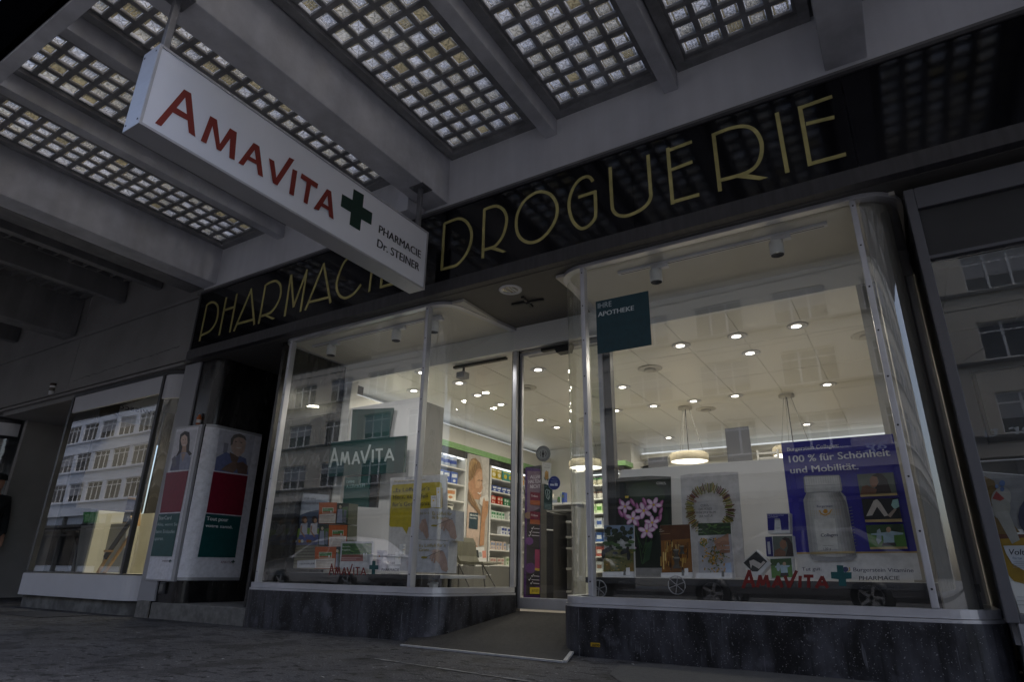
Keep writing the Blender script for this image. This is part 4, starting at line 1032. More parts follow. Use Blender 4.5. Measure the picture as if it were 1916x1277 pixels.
# parked cars
def car(name, label, x, y, paint, glassm):
    t = thing(name, label, "car", (x, y, -0.13))
    z0 = -0.13; L = 4.2
    low = [(-2.1, .32), (-2.12, .55), (-2.05, .80), (-1.25, .93), (1.55, 1.0), (2.0, .94), (2.1, .7), (2.08, .32)]
    m = MB(); n = len(low); ws = [(-.86, .0), (-.83, .04), (.83, .04), (.86, 0.0)]
    secs = [(-.80, .96), (-.86, 1.0), (.86, 1.0), (.80, .96)]
    vs = []
    for (yy, k) in secs: vs += [(x + a * (0.985 if k < 1 else 1), y + yy, z0 + .32 + (b - .32) * k) for a, b in low]
    fs_ = [(s * n + i, s * n + (i + 1) % n, (s + 1) * n + (i + 1) % n, (s + 1) * n + i) for s in range(3) for i in range(n)]
    m.add(vs, fs_, 0, True); m.add(vs[:n], [list(range(n))]); m.add(vs[-n:], [list(range(n))])
    m.build("body", paint, t)
    roof = [(-1.15, .92), (-.35, 1.40), (.2, 1.50), (1.2, 1.46), (1.95, .99)]
    m = MB(); n = len(roof); vs = []
    for s_, k in ((-1, 0.80), (-1, .62), (1, .62), (1, .80)):
        pass
    A_ = [(x + a, y - (.80 if b < 1.1 else .60), z0 + b) for a, b in roof]; B_ = [(x + a, y + (.80 if b < 1.1 else .60), z0 + b) for a, b in roof]
    m.add(A_ + B_, [(i, i + 1, n + i + 1, n + i) for i in range(n - 1)], 0, True)
    m.add(A_, [list(range(n))]); m.add(B_, [list(range(n))])
    m.build("cabin", paint, t)
    for sgn in (-1, 1):
        g = MB()
        q_ = [(-.92, .98), (-.38, 1.34), (.32, 1.42), (.32, 1.0)], [(.38, 1.0), (.38, 1.42), (1.15, 1.38), (1.62, 1.03)]
        for s2 in q_:
            g.add([(x + a, y + sgn * ((.80 - (b - .98) * .45) + .012), z0 + b) for a, b in s2], [(0, 1, 2, 3)])
        g.build("side_window", glassm, t)
    g = MB(); g.add([(x - 1.1, y - .70, z0 + .965), (x - 1.1, y + .70, z0 + .965), (x - .40, y + .55, z0 + 1.39), (x - .40, y - .55, z0 + 1.39)], [(0, 1, 2, 3)]); g.build("windscreen", glassm, t)
    for wx in (-1.3, 1.28):
        for sgn in (-1, 1):
            wh_ = MB().lathe((x + wx, y + sgn * .78, z0 + .31), [(.18, -.1), (.31, -.09), (.315, 0), (.31, .09), (.2, .1)], 24, 0, 'Y').build("wheel", M_BLACK, t)
            rm = MB().lathe((x + wx, y + sgn * .78, z0 + .31), [(.2, sgn * .06), (.2, sgn * .085), (.18, sgn * .09)], 20, 0, 'Y')
            for k in range(5):
                a_ = 2 * math.pi * k / 5
                rm.obox((x + wx + math.cos(a_) * .1, y + sgn * (.78 + .085), z0 + .31 + math.sin(a_) * .1), (math.cos(a_) * .1, 0, math.sin(a_) * .1), (0, .01, 0), (-math.sin(a_) * .025, 0, math.cos(a_) * .025))
            rm.build("rim", M_ALU, wh_)
    for sgn in (-1, 1):
        MB().obox((x - 2.08, y + sgn * .62, z0 + .68), (.03, 0, 0), (0, .16, 0), (0, 0, .07)).build("headlight", M_WHITEMETAL, t)
        MB().obox((x + 2.06, y + sgn * .66, z0 + .78), (.03, 0, 0), (0, .1, 0), (0, 0, .1)).build("tail_light", ink("#6b1414"), t)
    return t
M_CARGLASS = mat("car_glass", (0.02, 0.022, 0.025), 0.08)
car("parked_car", "white hatchback parked opposite the left display window", -14.0, -5.4, mat("white_car_paint", (0.5, 0.5, 0.52), 0.2, coat=0.5), M_CARGLASS)
car("parked_car", "dark grey hatchback parked opposite the entrance", -7.6, -5.5, mat("grey_car_paint", (0.03, 0.032, 0.036), 0.25, coat=0.5), M_CARGLASS)
car("parked_car", "silver hatchback parked opposite the right display window", -2.0, -5.4, mat("silver_car_paint", (0.2, 0.2, 0.215), 0.2, coat=0.5), M_CARGLASS)

# ================================================================== PASSER-BY at the left edge
def skinned(name, chains, m, parent, sub_=2):
    bm = bmesh.new(); lay = bm.verts.layers.skin.verify(); vd = {}
    def V(p, r):
        k = tuple(round(q, 4) for q in p)
        if k not in vd:
            v = bm.verts.new(p); v[lay].radius = (r, r) if not isinstance(r, tuple) else r; vd[k] = v
        return vd[k]
    for ch in chains:
        for i in range(len(ch) - 1):
            a_, b_ = V(*ch[i]), V(*ch[i + 1])
            if not bm.edges.get((a_, b_)): bm.edges.new((a_, b_))
    bm.verts.ensure_lookup_table(); bm.verts[0][lay].use_root = True
    me = bpy.data.meshes.new(name); bm.to_mesh(me); bm.free()
    o = bpy.data.objects.new(name, me); col.objects.link(o)
    o.modifiers.new("s", 'SKIN').use_smooth_shade = True
    o.modifiers.new("u", 'SUBSURF').levels = sub_
    bpy.context.view_layer.update()
    me2 = bpy.data.meshes.new_from_object(o.evaluated_get(bpy.context.evaluated_depsgraph_get()))
    bpy.data.objects.remove(o); bpy.data.meshes.remove(me)
    off = parent.location
    for v in me2.vertices: v.co -= off
    me2.name = name; me2.materials.clear(); me2.materials.append(m)
    o = bpy.data.objects.new(name, me2); col.objects.link(o); o.parent = parent
    return o
px_, py_ = -11.76, 4.12
pe = thing("person", "passer-by in dark jacket and flat cap standing in the doorway at the far left", "person", (px_, py_, 0))
# facing along the street towards +X (to the right)
def B(dx, dy, z): return (px_ + dx, py_ + dy, z)
body = [[(B(0, 0, .94), .15), (B(0, 0, 1.12), .145), (B(0, 0, 1.30), .165), (B(-.01, 0, 1.42), .12), (B(0.01, 0, 1.50), .055), (B(.03, 0, 1.58), .075), (B(.035, 0, 1.67), .095), (B(.03, 0, 1.74), .07)]]
for s_ in (-1, 1):
    body.append([(B(0, 0, .94), .15), (B(0.0, s_ * .10, .86), .105), (B(.02 * s_ + .02, s_ * .10, .48), .07), (B(.05 * s_ - .02, s_ * .10, .09), .045), (B(.05 * s_ + .10, s_ * .11, .04), .04)])
    body.append([(B(-.01, 0, 1.42), .12), (B(-.01, s_ * .17, 1.41), .075), (B(-.03, s_ * .23, 1.14), .052), (B(.05, s_ * .235, .90), .038), (B(.08, s_ * .23, .83), .03)])
    for k in range(4): body.append([(B(.08, s_ * .23, .83), .03), (B(.075 + .018 * k, s_ * .235, .775 - .002 * abs(k - 1.5)), .009), (B(.085 + .017 * k, s_ * .225, .73 + .006 * abs(k - 1.5)), .008)])
    body.append([(B(.08, s_ * .23, .83), .03), (B(.125, s_ * .215, .80), .010), (B(.14, s_ * .205, .765), .009)])
skinned("body", body, M_SKIN, pe)
jk = [[(B(0, 0, .80), .175), (B(0, 0, 1.0), .17), (B(0, 0, 1.28), .19), (B(-.01, 0, 1.43), .14), (B(0, 0, 1.50), .075)]]
for s_ in (-1, 1): jk.append([(B(-.01, 0, 1.43), .14), (B(-.01, s_ * .175, 1.42), .092), (B(-.03, s_ * .235, 1.14), .07), (B(.045, s_ * .24, .89), .055)])
skinned("jacket", jk, M_COAT, pe)
tr_ = []
for s_ in (-1, 1): tr_.append([(B(0, 0, .93), .165), (B(0, s_ * .10, .85), .12), (B(.02 * s_ + .02, s_ * .10, .48), .085), (B(.05 * s_ - .02, s_ * .10, .10), .07)])
skinned("trousers", tr_, mat("dark_trousers", (0.02, 0.02, 0.024), 0.9), pe)
m = MB().lathe((px_ + .02, py_, 1.70), [(.105, 0), (.11, .03), (.10, .075), (.06, .105), (0, .112)], 20)
m.add([(px_ + .02 + r_ * math.cos(a_), py_ + .6 * r_ * math.sin(a_), 1.70 + z_) for r_, z_ in ((.10, .012), (.20, -.005)) for a_ in [R(-70 + 20 * k) for k in range(8)]], [(i, i + 1, 9 + i, 8 + i) for i in range(7)])
m.build("cap", M_COAT, pe)
for s_ in (-1, 1):
    MB().lathe((px_ + .05 * s_ + .045, py_ + s_ * .10, 0.0), [(0, 0), (.07, 0), (.075, .03), (.05, .08), (0, .09)], 14).build("shoe", M_BLACK, pe)

# ================================================================== INTERIOR LIGHTS
M_LAMP = emis("lamp_glow", (1.0, 0.92, 0.78), 30.0 * LAMP)
M_LAMPSOFT = emis("lamp_soft", (1.0, 0.94, 0.82), 9.0 * LAMP)
def area(parent, loc, size, e, colr=(1, .91, .74), spread=170, rot=None, sy=None):
    li = bpy.data.lights.new("light", 'AREA'); li.energy = e * LAMP; li.color = colr; li.spread = R(spread)
    if sy: li.shape = 'RECTANGLE'; li.size = size; li.size_y = sy
    else: li.shape = 'DISK'; li.size = size
    lo = bpy.data.objects.new("light", li); col.objects.link(lo); lo.parent = parent; lo.location = Vector(loc) - parent.location
    if rot: lo.rotation_euler = rot
    return lo
ZC = 2.55
rows = {}
for (px, py) in ((858, 716), (893, 739), (938, 757), (1008, 692), (790, 697), (1275, 647), (1380, 629), (1492, 609), (1405, 660), (1131, 703), (1165, 724), (1377, 741), (1298, 750), (1224, 760), (1154, 769), (1253, 820), (1510, 793), (1042, 800), (1014, 787), (1548, 716), (568, 763)):
    p = at(px, py, Z=ZC)
    if px == 568: p = Vector((-4.85, 5.58, ZC))
    r_ = min((5.05, 5.58, 6.12, 6.64, 7.65, 8.19, 9.68), key=lambda v: abs(v - p.y))
    rows.setdefault(r_, []).append(p)
ORD = ["first", "second", "third", "fourth", "fifth", "sixth", "seventh", "eighth", "ninth"]
proto = None
for ri, y in enumerate(sorted(rows)):
    for ci, p in enumerate(sorted(rows[y], key=lambda q: q.x)):
        lab = "recessed ceiling downlight, %s from the left in the %s row behind the shop windows" % (ORD[ci], ORD[ri])
        if len(rows[y]) == 1: lab = "lone recessed ceiling downlight forming the %s row behind the shop windows" % ORD[ri]
        if proto is None:
            proto = thing("ceiling_light", lab, "ceiling light", (p.x, y, ZC), "recessed ceiling downlights")
            MB().lathe((p.x, y, ZC), [(0.088, -0.001), (0.088, -0.006), (0.07, -0.008), (0.066, -0.002)], 24).build("trim_ring", M_WHITEMETAL, proto)
            MB().disc((p.x, y, ZC - 0.0015), 0.066, 20).build("reflector", M_ALU, proto)
            MB().disc((p.x - 0.012, y + 0.015, ZC - 0.004), 0.04, 18, ry=0.034).build("lamp", M_LAMP, proto)
            area(proto, (p.x, y, ZC - 0.02), 0.10, 14.0)
        else:
            c = copy_tree(proto); c.location = (p.x, y, ZC); c["label"] = lab
for i, (px, py) in enumerate(((1216, 690), (1321, 766), (1622, 627), (984, 726), (1128, 795))):
    p = at(px, py, Z=ZC)
    t = thing("air_diffuser", ("pale round ceiling air vent nearest the teal window sticker", "pale round ceiling air vent midway over the pale ring poster", "pale round ceiling air vent cut by the right end of the ceiling", "pale round ceiling air vent seen through the top of the door", "pale round ceiling air vent deep in the shop beside the door glass")[i], "air vent", tuple(p), "ceiling air vents")
    MB().lathe(p, [(0.13, 0), (0.13, -0.004), (0.10, -0.014), (0.0, -0.006)], 28).build("rim", mat("vent_cream", (0.55, 0.52, 0.45), 0.5), t)
    MB().lathe(p, [(0.06, -0.012), (0.065, -0.024), (0.03, -0.03), (0, -0.03)], 24).build("cone", mat("vent_cream2", (0.48, 0.45, 0.38), 0.5), t)
for i, (px, py, r_) in enumerate(((1290, 862, .21), (1487, 850, .2), (1097, 874, .2))):
    yy = 7.9
    p = at(px, py, Y=yy); q = at(px, py, Y=yy)
    t = thing("pendant_lamp", ("drum pendant lamp with glowing underside above the white ring poster", "drum pendant lamp mostly hidden behind the blue collagen poster", "drum pendant lamp glimpsed through the curved glass beside the door")[i], "pendant lamp", tuple(p), "drum pendant lamps")
    r_ = 0.235
    MB().lathe(p, [(r_, -0.02), (r_ + .004, 0.0), (r_ + .004, .07), (r_ - .02, .088), (0, .09)], 32).build("lamp_shade", mat("shade_cream", (0.55, 0.49, 0.37), 0.6), t)
    MB().disc(p + Vector((0, 0, -0.012)), r_ - .01, 32).build("diffuser", M_LAMPSOFT, t)
    MB().lathe((p.x, p.y, ZC), [(0, -.03), (.09, -.03), (.09, 0)], 20).build("canopy_plate", mat("vent_cream", (0, 0, 0)), t)
    MB().tube([(p.x, p.y, p.z + .09), (p.x, p.y, ZC - .03)], .006, 6).build("cable", M_CHARCOAL, t)
    for a_ in (0.4, 2.5, 4.6): MB().tube([(p.x + r_ * .8 * math.cos(a_), p.y + r_ * .8 * math.sin(a_), p.z + .085), (p.x + .05 * math.cos(a_), p.y + .05 * math.sin(a_), ZC - .03)], .003, 5).build("wire", M_GREYSHELF, t)
    area(t, p + Vector((0, 0, -.03)), .5, 22)
# cove strips along the left and rear walls
t = thing("cove_light", "long white cove light strip above the green band on the left shelving", "cove light", (-5.35, 7.3, 2.42), "cove lights")
MB().box(-5.40, -5.26, 5.05, 9.7, 2.402, 2.43).build("strip", emis("cove_glow", (0.95, 0.98, 1.0), 2.2 * LAMP), t)
t = thing("cove_light", "long white cove light strip along the top of the rear wall", "cove light", (-1.2, 10.3, 2.45), "cove lights")
MB().box(-3.68, 2.7, 10.22, 10.34, 2.41, 2.44).build("strip", MATS["cove_glow"], t)
MB().box(-3.69, 2.75, 10.18, 10.399, 2.33, 2.405).build("ledge", M_WALLIN, t)
# track spots in the display windows
def track(xs, x0, x1, labs, tl, en):
    y = 4.2
    tr = thing("light_track", tl, "track", ((x0 + x1) / 2, y, 2.73), "display light tracks")
    MB().box(x0, x1, y - .018, y + .018, 2.712, 2.734).build("rail", M_WHITEMETAL, tr)
    MB().box(x0 + .02, x1 - .02, y - .004, y + .004, 2.7105, 2.7119).build("slot", M_CHARCOAL, tr)
    for x, lab in zip(xs, labs):
        t = thing("track_spotlight", lab, "spotlight", (x, y, 2.71), "white track spotlights")
        MB().box(x - .03, x + .10, y - .022, y + .022, 2.680, 2.709, b=.004).build("adapter", M_WHITEMETAL, t)
        MB().lathe((x, y, 2.575), [(.043, 0), (.047, .004), (.047, .098), (.042, .102), (0, .102)], 24).build("housing", M_WHITE, t)
        MB().lathe((x, y, 2.575), [(.043, .001), (.034, .03), (0, .032)], 20).build("reflector", M_ALUD, t)
        MB().disc((x, y, 2.602), .018, 14).build("lamp", emis("added_spot_glow", (1, .93, .82), 1.2 * LAMP), t)
        area(t, (x, y, 2.57), .06, en, (1, .96, .92), 130, rot=(R(16), 0, 0))  # light and glow added in each fitting to brighten the window displays
sx = [at(1228, 525, Y=4.2).x, at(1455, 476, Y=4.2).x, at(741, 637, Y=4.2).x, at(619, 665, Y=4.2).x]
track(sx[:2], -1.62, -.12, ["white cylinder spotlight above the teal window sticker", "white cylinder spotlight near the right post of the right window"], "white light track across the top of the right display window", 5.5)
track(sx[2:] + [-3.46], -5.1, -3.38, ["white cylinder spotlight in the middle of the left window", "white cylinder spotlight at the dark left end of the left window", "white cylinder spotlight half hidden behind the chrome post nearest the entrance"], "white light track across the top of the left display window", 9.0)
# entrance downlight and sprinkler cross
p = at(955, 542, Z=ZT)
t = thing("entrance_light", "silver round downlight in the dark soffit above the entrance", "ceiling light", tuple(p))
MB().lathe(p, [(.10, -.0005), (.10, -.006), (.072, -.01), (.07, -.002)], 28).build("trim_ring", M_WHITEMETAL, t)
MB().disc(p + Vector((0, 0, -.0015)), .07, 24).build("reflector", mat("bright_reflector", (.7, .68, .6), .12, metal=.9), t)
for dx_ in (-.03, .005, .03): MB().box(p.x + dx_, p.x + dx_ + .004, p.y - .05, p.y + .05, ZT - .009, ZT - .002).build("louvre", M_WHITEMETAL, t)
p = at(987, 564, Z=ZT)
t = thing("ceiling_bracket", "dark cross shaped bracket on the entrance soffit", "bracket", tuple(p))
m = MB()
for a_, l_ in ((8, .135), (188, .13), (98, .085), (278, .10)):
    d_ = Vector((math.cos(R(a_)), math.sin(R(a_)), 0)); m.obox(p + d_ * (l_ / 2 + .02) + Vector((0, 0, -.012)), d_ * l_ / 2, Vector((-d_.y, d_.x, 0)) * .014, (0, 0, .008))
m.build("arm", M_CHARCOAL, t); MB().lathe(p, [(0, -.03), (.018, -.03), (.02, 0)], 14).build("hub", M_CHARCOAL, t)

# ================================================================== DOOR FITTINGS AND THINGS BEHIND THE DOOR
p = at(1042, 655, Y=4.93)
t = thing("motion_sensor", "black automatic door sensor under the door header", "sensor", tuple(p))
MB().box(p.x - .16, p.x + .17, 4.90, 4.955, p.z + .0, p.z + .035, b=.008).build("rail", M_BLACK, t)
MB().prism([(p.x + .0, 4.86, p.z), (p.x + .17, 4.86, p.z), (p.x + .15, 4.86, p.z - .055), (p.x + .03, 4.86, p.z - .055)], (0, .09, 0)).build("housing", M_BLACK, t)
p = at(964, 895, Y=4.94)
t = thing("door_switch", "small white switch box on the dark door jamb", "switch", tuple(p))
MB().box(p.x - .022, p.x + .022, 4.935, 4.949, p.z - .045, p.z + .045, b=.004).build("box", M_WHITE, t)
MB().lathe((p.x, 4.9345, p.z + .005), [(0, -.006), (.009, -.005), (.011, 0)], 12, 0, 'Y').build("button", M_CHARCOAL, t)
kd = zoomed(960, 620, 4.5625); kd2 = zoomed(960, 860, 4.5625)
def on_glass(Y, n=(0, -1, 0), lift=.0012): return lambda kk: Art(lambda x, y: at(*kk(x, y), Y=Y), n, lift)
def sticker(name, label, cat, fn, kk, Y, origin, back="#9fa3a6"):
    o = at(*kk(*origin), Y=Y)
    t = thing(name, label, cat, tuple(o))
    a = Art(lambda x, y: at(*kk(x, y), Y=Y), (0, -1, 0), .0012)
    fn(a); a.build("print", t)
    return t
DG = 4.983
def f_(a):
    a.ell("#55585a", 258, 1048, 62, 68); a.ell("#8d9090", 258, 1048, 58, 64); a.ell("#55585a", 258, 1048, 43, 47); a.ell("#8d9090", 258, 1048, 41, 45)
    a.ell("#1c1d1f", 257, 1028, 6, 7); a.poly("#1c1d1f", [(247, 1038), (268, 1038), (268, 1058), (262, 1060), (262, 1080), (252, 1080), (252, 1060), (247, 1058)])
    for s_ in (-1, 1): a.stroke("#1c1d1f", [(258 + s_ * 20, 1028), (258 + s_ * 27, 1050), (258 + s_ * 20, 1072)], 5)
    for k in range(26):
        an = R(k * 360 / 26); a.stroke("#1c1d1f", [(258 + 47 * math.cos(an), 1048 + 52 * math.sin(an)), (258 + 53 * math.cos(an), 1048 + 59 * math.sin(an))], 6)
sticker("door_sticker", "round grey sticker with a standing figure on the door glass", "sticker", f_, kd, DG, (258, 1116))
def f_(a):
    a.poly("#d8d6cc", [(250, 25), (325, 32), (322, 215), (248, 208)])
    a.poly("#c39a5a", [(272, 112), (285, 95), (297, 108), (302, 98), (303, 150), (296, 175), (280, 170), (272, 140)]); a.ell("#b98f52", 287, 150, 17, 28)
    a.poly("#6b7a72", [(265, 150), (278, 165), (280, 185), (268, 175)]); a.poly("#6b7a72", [(290, 175), (305, 160), (302, 180), (293, 190)])
    a.text("#6d6a60", "Hunde", (275, 54), (303, 57), (275, 46)); a.text("#6d6a60", "willkommen", (262, 72), (315, 77), (262, 64))
sticker("door_sticker", "white portrait card with a tan animal drawing on the door glass", "sticker", f_, kd2, DG, (285, 212))
def f_(a):
    a.ell("#7f8cb8", 352, 204, 52, 60); a.ell("#1a2c78", 352, 204, 49, 57)
    a.text("#aeb8d8", "Willkommen", (330, 172), (376, 174), (330, 165))
    for i in range(3): a.stroke("#8f9cc8", [(322 + i * 3, 184 + i * 8), (382 - i * 3, 186 + i * 8)], 2)
    a.poly("#c3cbe0", [(318, 210), (352, 213), (352, 229), (318, 226)]); a.poly("#c3cbe0", [(357, 206), (382, 208), (382, 230), (357, 228)])
sticker("door_sticker", "round blue sticker on the door glass", "sticker", f_, kd2, DG, (352, 262))
def f_(a):
    a.poly("#223c39", [(266, 215), (338, 222), (336, 438), (263, 428)])
    a.poly("#3c5552", [(266, 365), (336, 375), (336, 438), (264, 428)])
    a.stroke("#b5c8c2", [(300, 262), (286, 258), (278, 272), (280, 296), (288, 330), (304, 345), (314, 320), (306, 300), (316, 280), (308, 264), (298, 268), (294, 300), (304, 335)], 4)
    a.text("#9ab0ab", "info", (272, 236), (290, 238), (272, 228))
    for i in range(4): a.stroke("#9ab0ab", [(270, 385 + i * 11), (328, 393 + i * 11)], 3)
sticker("door_poster", "dark green card with a white outline plant on the door glass", "poster", f_, kd2, DG + .002, (300, 435))
# purple hay-fever column poster
yy = 5.35
cp = thing("column_poster", "tall purple advertising column behind the left half of the door", "poster column", tuple(at(*kd2(170, 1195), Y=yy)))
w_ = lambda x, y: at(*kd2(x, y), Y=yy)
MB().prism([w_(*q_) for q_ in ((104, 68), (236, 52), (232, 1210), (88, 1200))], (0, .12, 0)).build("column", M_CHARCOAL, cp)
a = Art(w_, (0, -1, 0))
a.poly("#4a2763", [(106, 70), (234, 84), (230, 1200), (92, 1195)])
a.poly("#75606f", [(122, 100), (230, 104), (228, 440), (120, 560)])
a.poly("#2a2228", [(120, 470), (228, 420), (226, 1160), (112, 1165)])
for i, (x, y, r_) in enumerate(((150, 930, 45), (205, 840, 30), (140, 700, 34), (130, 480, 30), (210, 1110, 26))): a.ell(("#5a2a6e", "#4a2c58", "#6b3a7d", "#8a7060", "#5a2a6e")[i], x, y, r_, r_)
a.text("#cfc6cf", "ALLER", (147, 166), (234, 166), (150, 135), bold=.02); a.text("#cfc6cf", "HALTEN", (134, 206), (234, 205), (136, 175), bold=.02); a.text("#cfc6cf", "NICHT", (148, 250), (234, 248), (150, 218), bold=.02)
for y0 in (280, 445): a.poly("#6e1030", [(150, y0), (234, y0 + 8), (232, y0 + 115), (148, y0 + 108)]); a.poly("#a0522a", [(149, y0 + 70), (233, y0 + 76), (232, y0 + 115), (148, y0 + 108)]); a.text("#e8dcdc", "Trifane", (158, y0 + 42), (214, y0 + 46), (158, y0 + 24))
a.poly("#a03a5e", [(192, 770), (232, 774), (230, 955), (190, 950)]); a.poly("#c7a73a", [(190, 930), (230, 935), (230, 956), (190, 950)])
for y in (592, 625, 652, 998, 1030, 1060): a.stroke("#e6e6e6", [(130 + (y % 7) * 8, y - 4), (136 + (y % 7) * 8, y + 6), (150 + (y % 7) * 8, y - 16)], 4); a.stroke("#bcb4bc", [(158 + (y % 7) * 6, y), (230, y + 4)], 7)
a.poly("#cdb52a", [(150, 1095), (232, 1095), (231, 1152), (150, 1150)]); a.text("#3a3410", "JETZT", (166, 1132), (225, 1134), (166, 1112), bold=.01)
a.build("print", cp)
# black counter front and grey gondola shelf
bk = thing("display_stand", "black narrow stand beside the purple column behind the door", "stand", tuple(at(*kd2(300, 1215), Y=5.9)))
w_ = lambda x, y: at(*kd2(x, y), Y=5.9)
MB().prism([w_(*q_) for q_ in ((266, 440), (345, 465), (345, 1225), (264, 1225))], (0, .3, 0)).build("panel", M_BLACK, bk)
MB().prism([w_(*q_) for q_ in ((268, 596), (343, 602), (343, 612), (268, 606))], (0, -.02, 0)).build("rail", M_WHITE, bk)
gs = thing("gondola_shelf", "grey shelving unit with empty sloped shelves behind the door", "shelving", tuple(at(*kd2(470, 1215), Y=6.4)))
w_ = lambda x, y: at(*kd2(x, y), Y=6.4)
MB().prism([w_(*q_) for q_ in ((346, 400), (606, 385), (606, 1215), (346, 1222))], (0, .05, 0)).build("back", M_GREYSHELF, gs)
for y in (452, 548, 675, 768, 938, 1130):
    MB().prism([w_(*q_) for q_ in ((348, y - 7), (600, y - 9), (600, y + 7), (348, y + 9))], (0, -.22, 0)).build("shelf", M_WALLIN if y != 452 else M_GREYSHELF, gs)
MB().prism([w_(*q_) for q_ in ((585, 420), (608, 418), (608, 1200), (585, 1200))], (0, -.24, 0)).build("side_panel", M_GREYSHELF, gs)
MB().prism([w_(*q_) for q_ in ((340, 380), (630, 372), (630, 388), (340, 398))], (0, -.1, 0)).build("top", M_WHITE, gs)
for i, (x0, x1, y0, cl, lb_) in enumerate(((342, 360, 300, "#d2d0c8", "tall cream carton leftmost on top of the grey shelving behind the door"), (364, 412, 335, "#b9b8b0", "wide pale grey carton on top of the grey shelving behind the door"), (418, 432, 330, "#3f7a3a", "slim green carton on top of the grey shelving behind the door"), (436, 448, 288, "#c8d4c0", "tall pale green carton on top of the grey shelving behind the door"), (452, 472, 292, "#2c4a9a", "tall blue carton on top of the grey shelving behind the door"))):
    P = [w_(*q_) for q_ in ((x0, y0), (x1, y0), (x1, 390), (x0, 390))]
    t = thing("carton", lb_, "carton", tuple(P[3]), "cartons on the grey shelving")
    MB().prism([v - Vector((0, .10, 0)) for v in P], (0, .07, 0)).build("box", ink(cl), t)
    a = Art(lambda x, y: w_(x, y) - Vector((0, .10, 0)), (0, -1, 0)); a.poly("#8d98a8" if i % 2 else "#5a6a50", [(x0 + 2, y0 + 20), (x1 - 2, y0 + 20), (x1 - 2, y0 + 45), (x0 + 2, y0 + 45)]); a.build("print", t)
# green exit sign
p = at(1062, 690, Y=6.0)
t = thing("exit_sign", "green lit exit sign hanging inside above the door", "exit sign", tuple(p))
MB().box(p.x - .17, p.x + .24, 6.0, 6.05, p.z - .075, p.z + .075, b=.004).build("body", M_WHITE, t)
w_ = lambda x, y: at(x, y, Y=6.0)
a = Art(w_, (0, -1, 0)); 
a.mb.add([(p.x - .165, 5.9985, p.z - .07), (p.x + .235, 5.9985, p.z - .07), (p.x + .235, 5.9985, p.z + .07), (p.x - .165, 5.9985, p.z + .07)], [(0, 1, 2, 3)], a._mi(emis("exit_green", (0.12, 0.55, 0.36), 0.5 * LAMP)))
a.mb.add([(p.x - .10, 5.997, p.z - .05), (p.x + .02, 5.997, p.z - .05), (p.x + .02, 5.997, p.z + .05), (p.x - .10, 5.997, p.z + .05)], [(0, 1, 2, 3)], a._mi(emis("exit_white", (0.8, .9, 0.7), 0.9 * LAMP)))
a.mb.add([(p.x + .09, 5.997, p.z - .05), (p.x + .17, 5.997, p.z - .05), (p.x + .17, 5.997, p.z + .05), (p.x + .09, 5.997, p.z + .05)], [(0, 1, 2, 3)], a._mi(MATS["exit_white"]))
a.build("panel", t)
MB().box(p.x - .02, p.x + .02, 6.02, 6.03, p.z + .076, ZC).build("hanger", M_WHITEMETAL, t)
# black ceiling track with projector spot seen in the left window
t = thing("ceiling_track", "black ceiling track with a grey box spotlight hanging from it", "track", (-3.6, 5.0, 2.53))
A_, B_ = at(850, 689, Z=2.528), at(948, 671, Z=2.528)
MB().obox((A_ + B_) / 2, (B_ - A_) / 2, (0, .02, 0), (0, 0, .012)).build("rail", M_BLACK, t)
p = at(866, 703, Y=A_.y)
MB().box(p.x - .05, p.x + .05, p.y - .05, p.y + .05, p.z - .035, p.z + .03, b=.006).build("spotlight", M_GREYPANEL, t)
MB().box(p.x + .0, p.x + .015, p.y - .01, p.y + .01, p.z + .031, 2.515).build("arm", M_BLACK, t)

# ================================================================== LEFT WALL SHELVING WITH GOODS
XS = -5.2
M_SHELF = mat("white_shelf", (0.75, 0.75, 0.73), 0.45, var=0.04)
wu = thing("wall_shelving", "white wall shelving with black header and green band along the left wall", "shelving", (XS, 7.4, .18))
MB().box(-5.549, -5.53, 5.3, 9.7, .2, 2.1).build("back_panel", M_WALLIN, wu)
MB().box(-5.528, XS, 5.3, 9.7, 2.0, 2.09).build("header", M_BLACK, wu)
MB().box(-5.548, XS + .01, 5.1, 9.74, 2.095, 2.127).box(XS - .015, XS + .012, 5.1, 9.74, 2.1275, 2.175).build("green_band", mat("green_leaf_band", (0.20, 0.42, 0.14), 0.5, scale=6, col2=(0.30, 0.52, 0.24), stretch=(1, 3, 12)), wu)
for y in (5.3, 7.20, 7.84, 9.66): MB().box(-5.528, XS, y, y + .035, .2, 1.999).build("upright", M_WALLIN, wu)
LV = {"L": [0.80, .96, 1.19, 1.40, 1.62, 1.84], "R": [.59, .80, 1.02, 1.24, 1.45, 1.63, 1.82]}
for z in LV["L"]: MB().box(-5.528, XS + .005, 5.336, 7.199, z - .018, z).build("shelf", M_SHELF, wu)
for z in LV["R"]: MB().box(-5.528, XS + .005, 7.876, 9.659, z - .018, z).build("shelf", M_SHELF, wu)
MB().box(-5.528, XS + .12, 5.336, 9.66, .2, .56).build("cabinet", mat("cabinet_grey", (.11, .11, .105), .5), wu)
for y in (7.6, 8.3, 9.0): MB().box(XS + .122, XS + .135, y, y + .12, .45, .462).build("handle", M_ALU, wu)
a = Art(lambda x, y: Vector((XS, x, y)), (1, 0, 0), .001)
a.text("#8f8f8f", "BÉBÉ", (6.13, 2.03), (6.25, 2.03), (6.13, 2.065)); a.text("#777777", "FEMME", (7.95, 2.03), (8.12, 2.03), (7.95, 2.065))
a.build("lettering", wu)
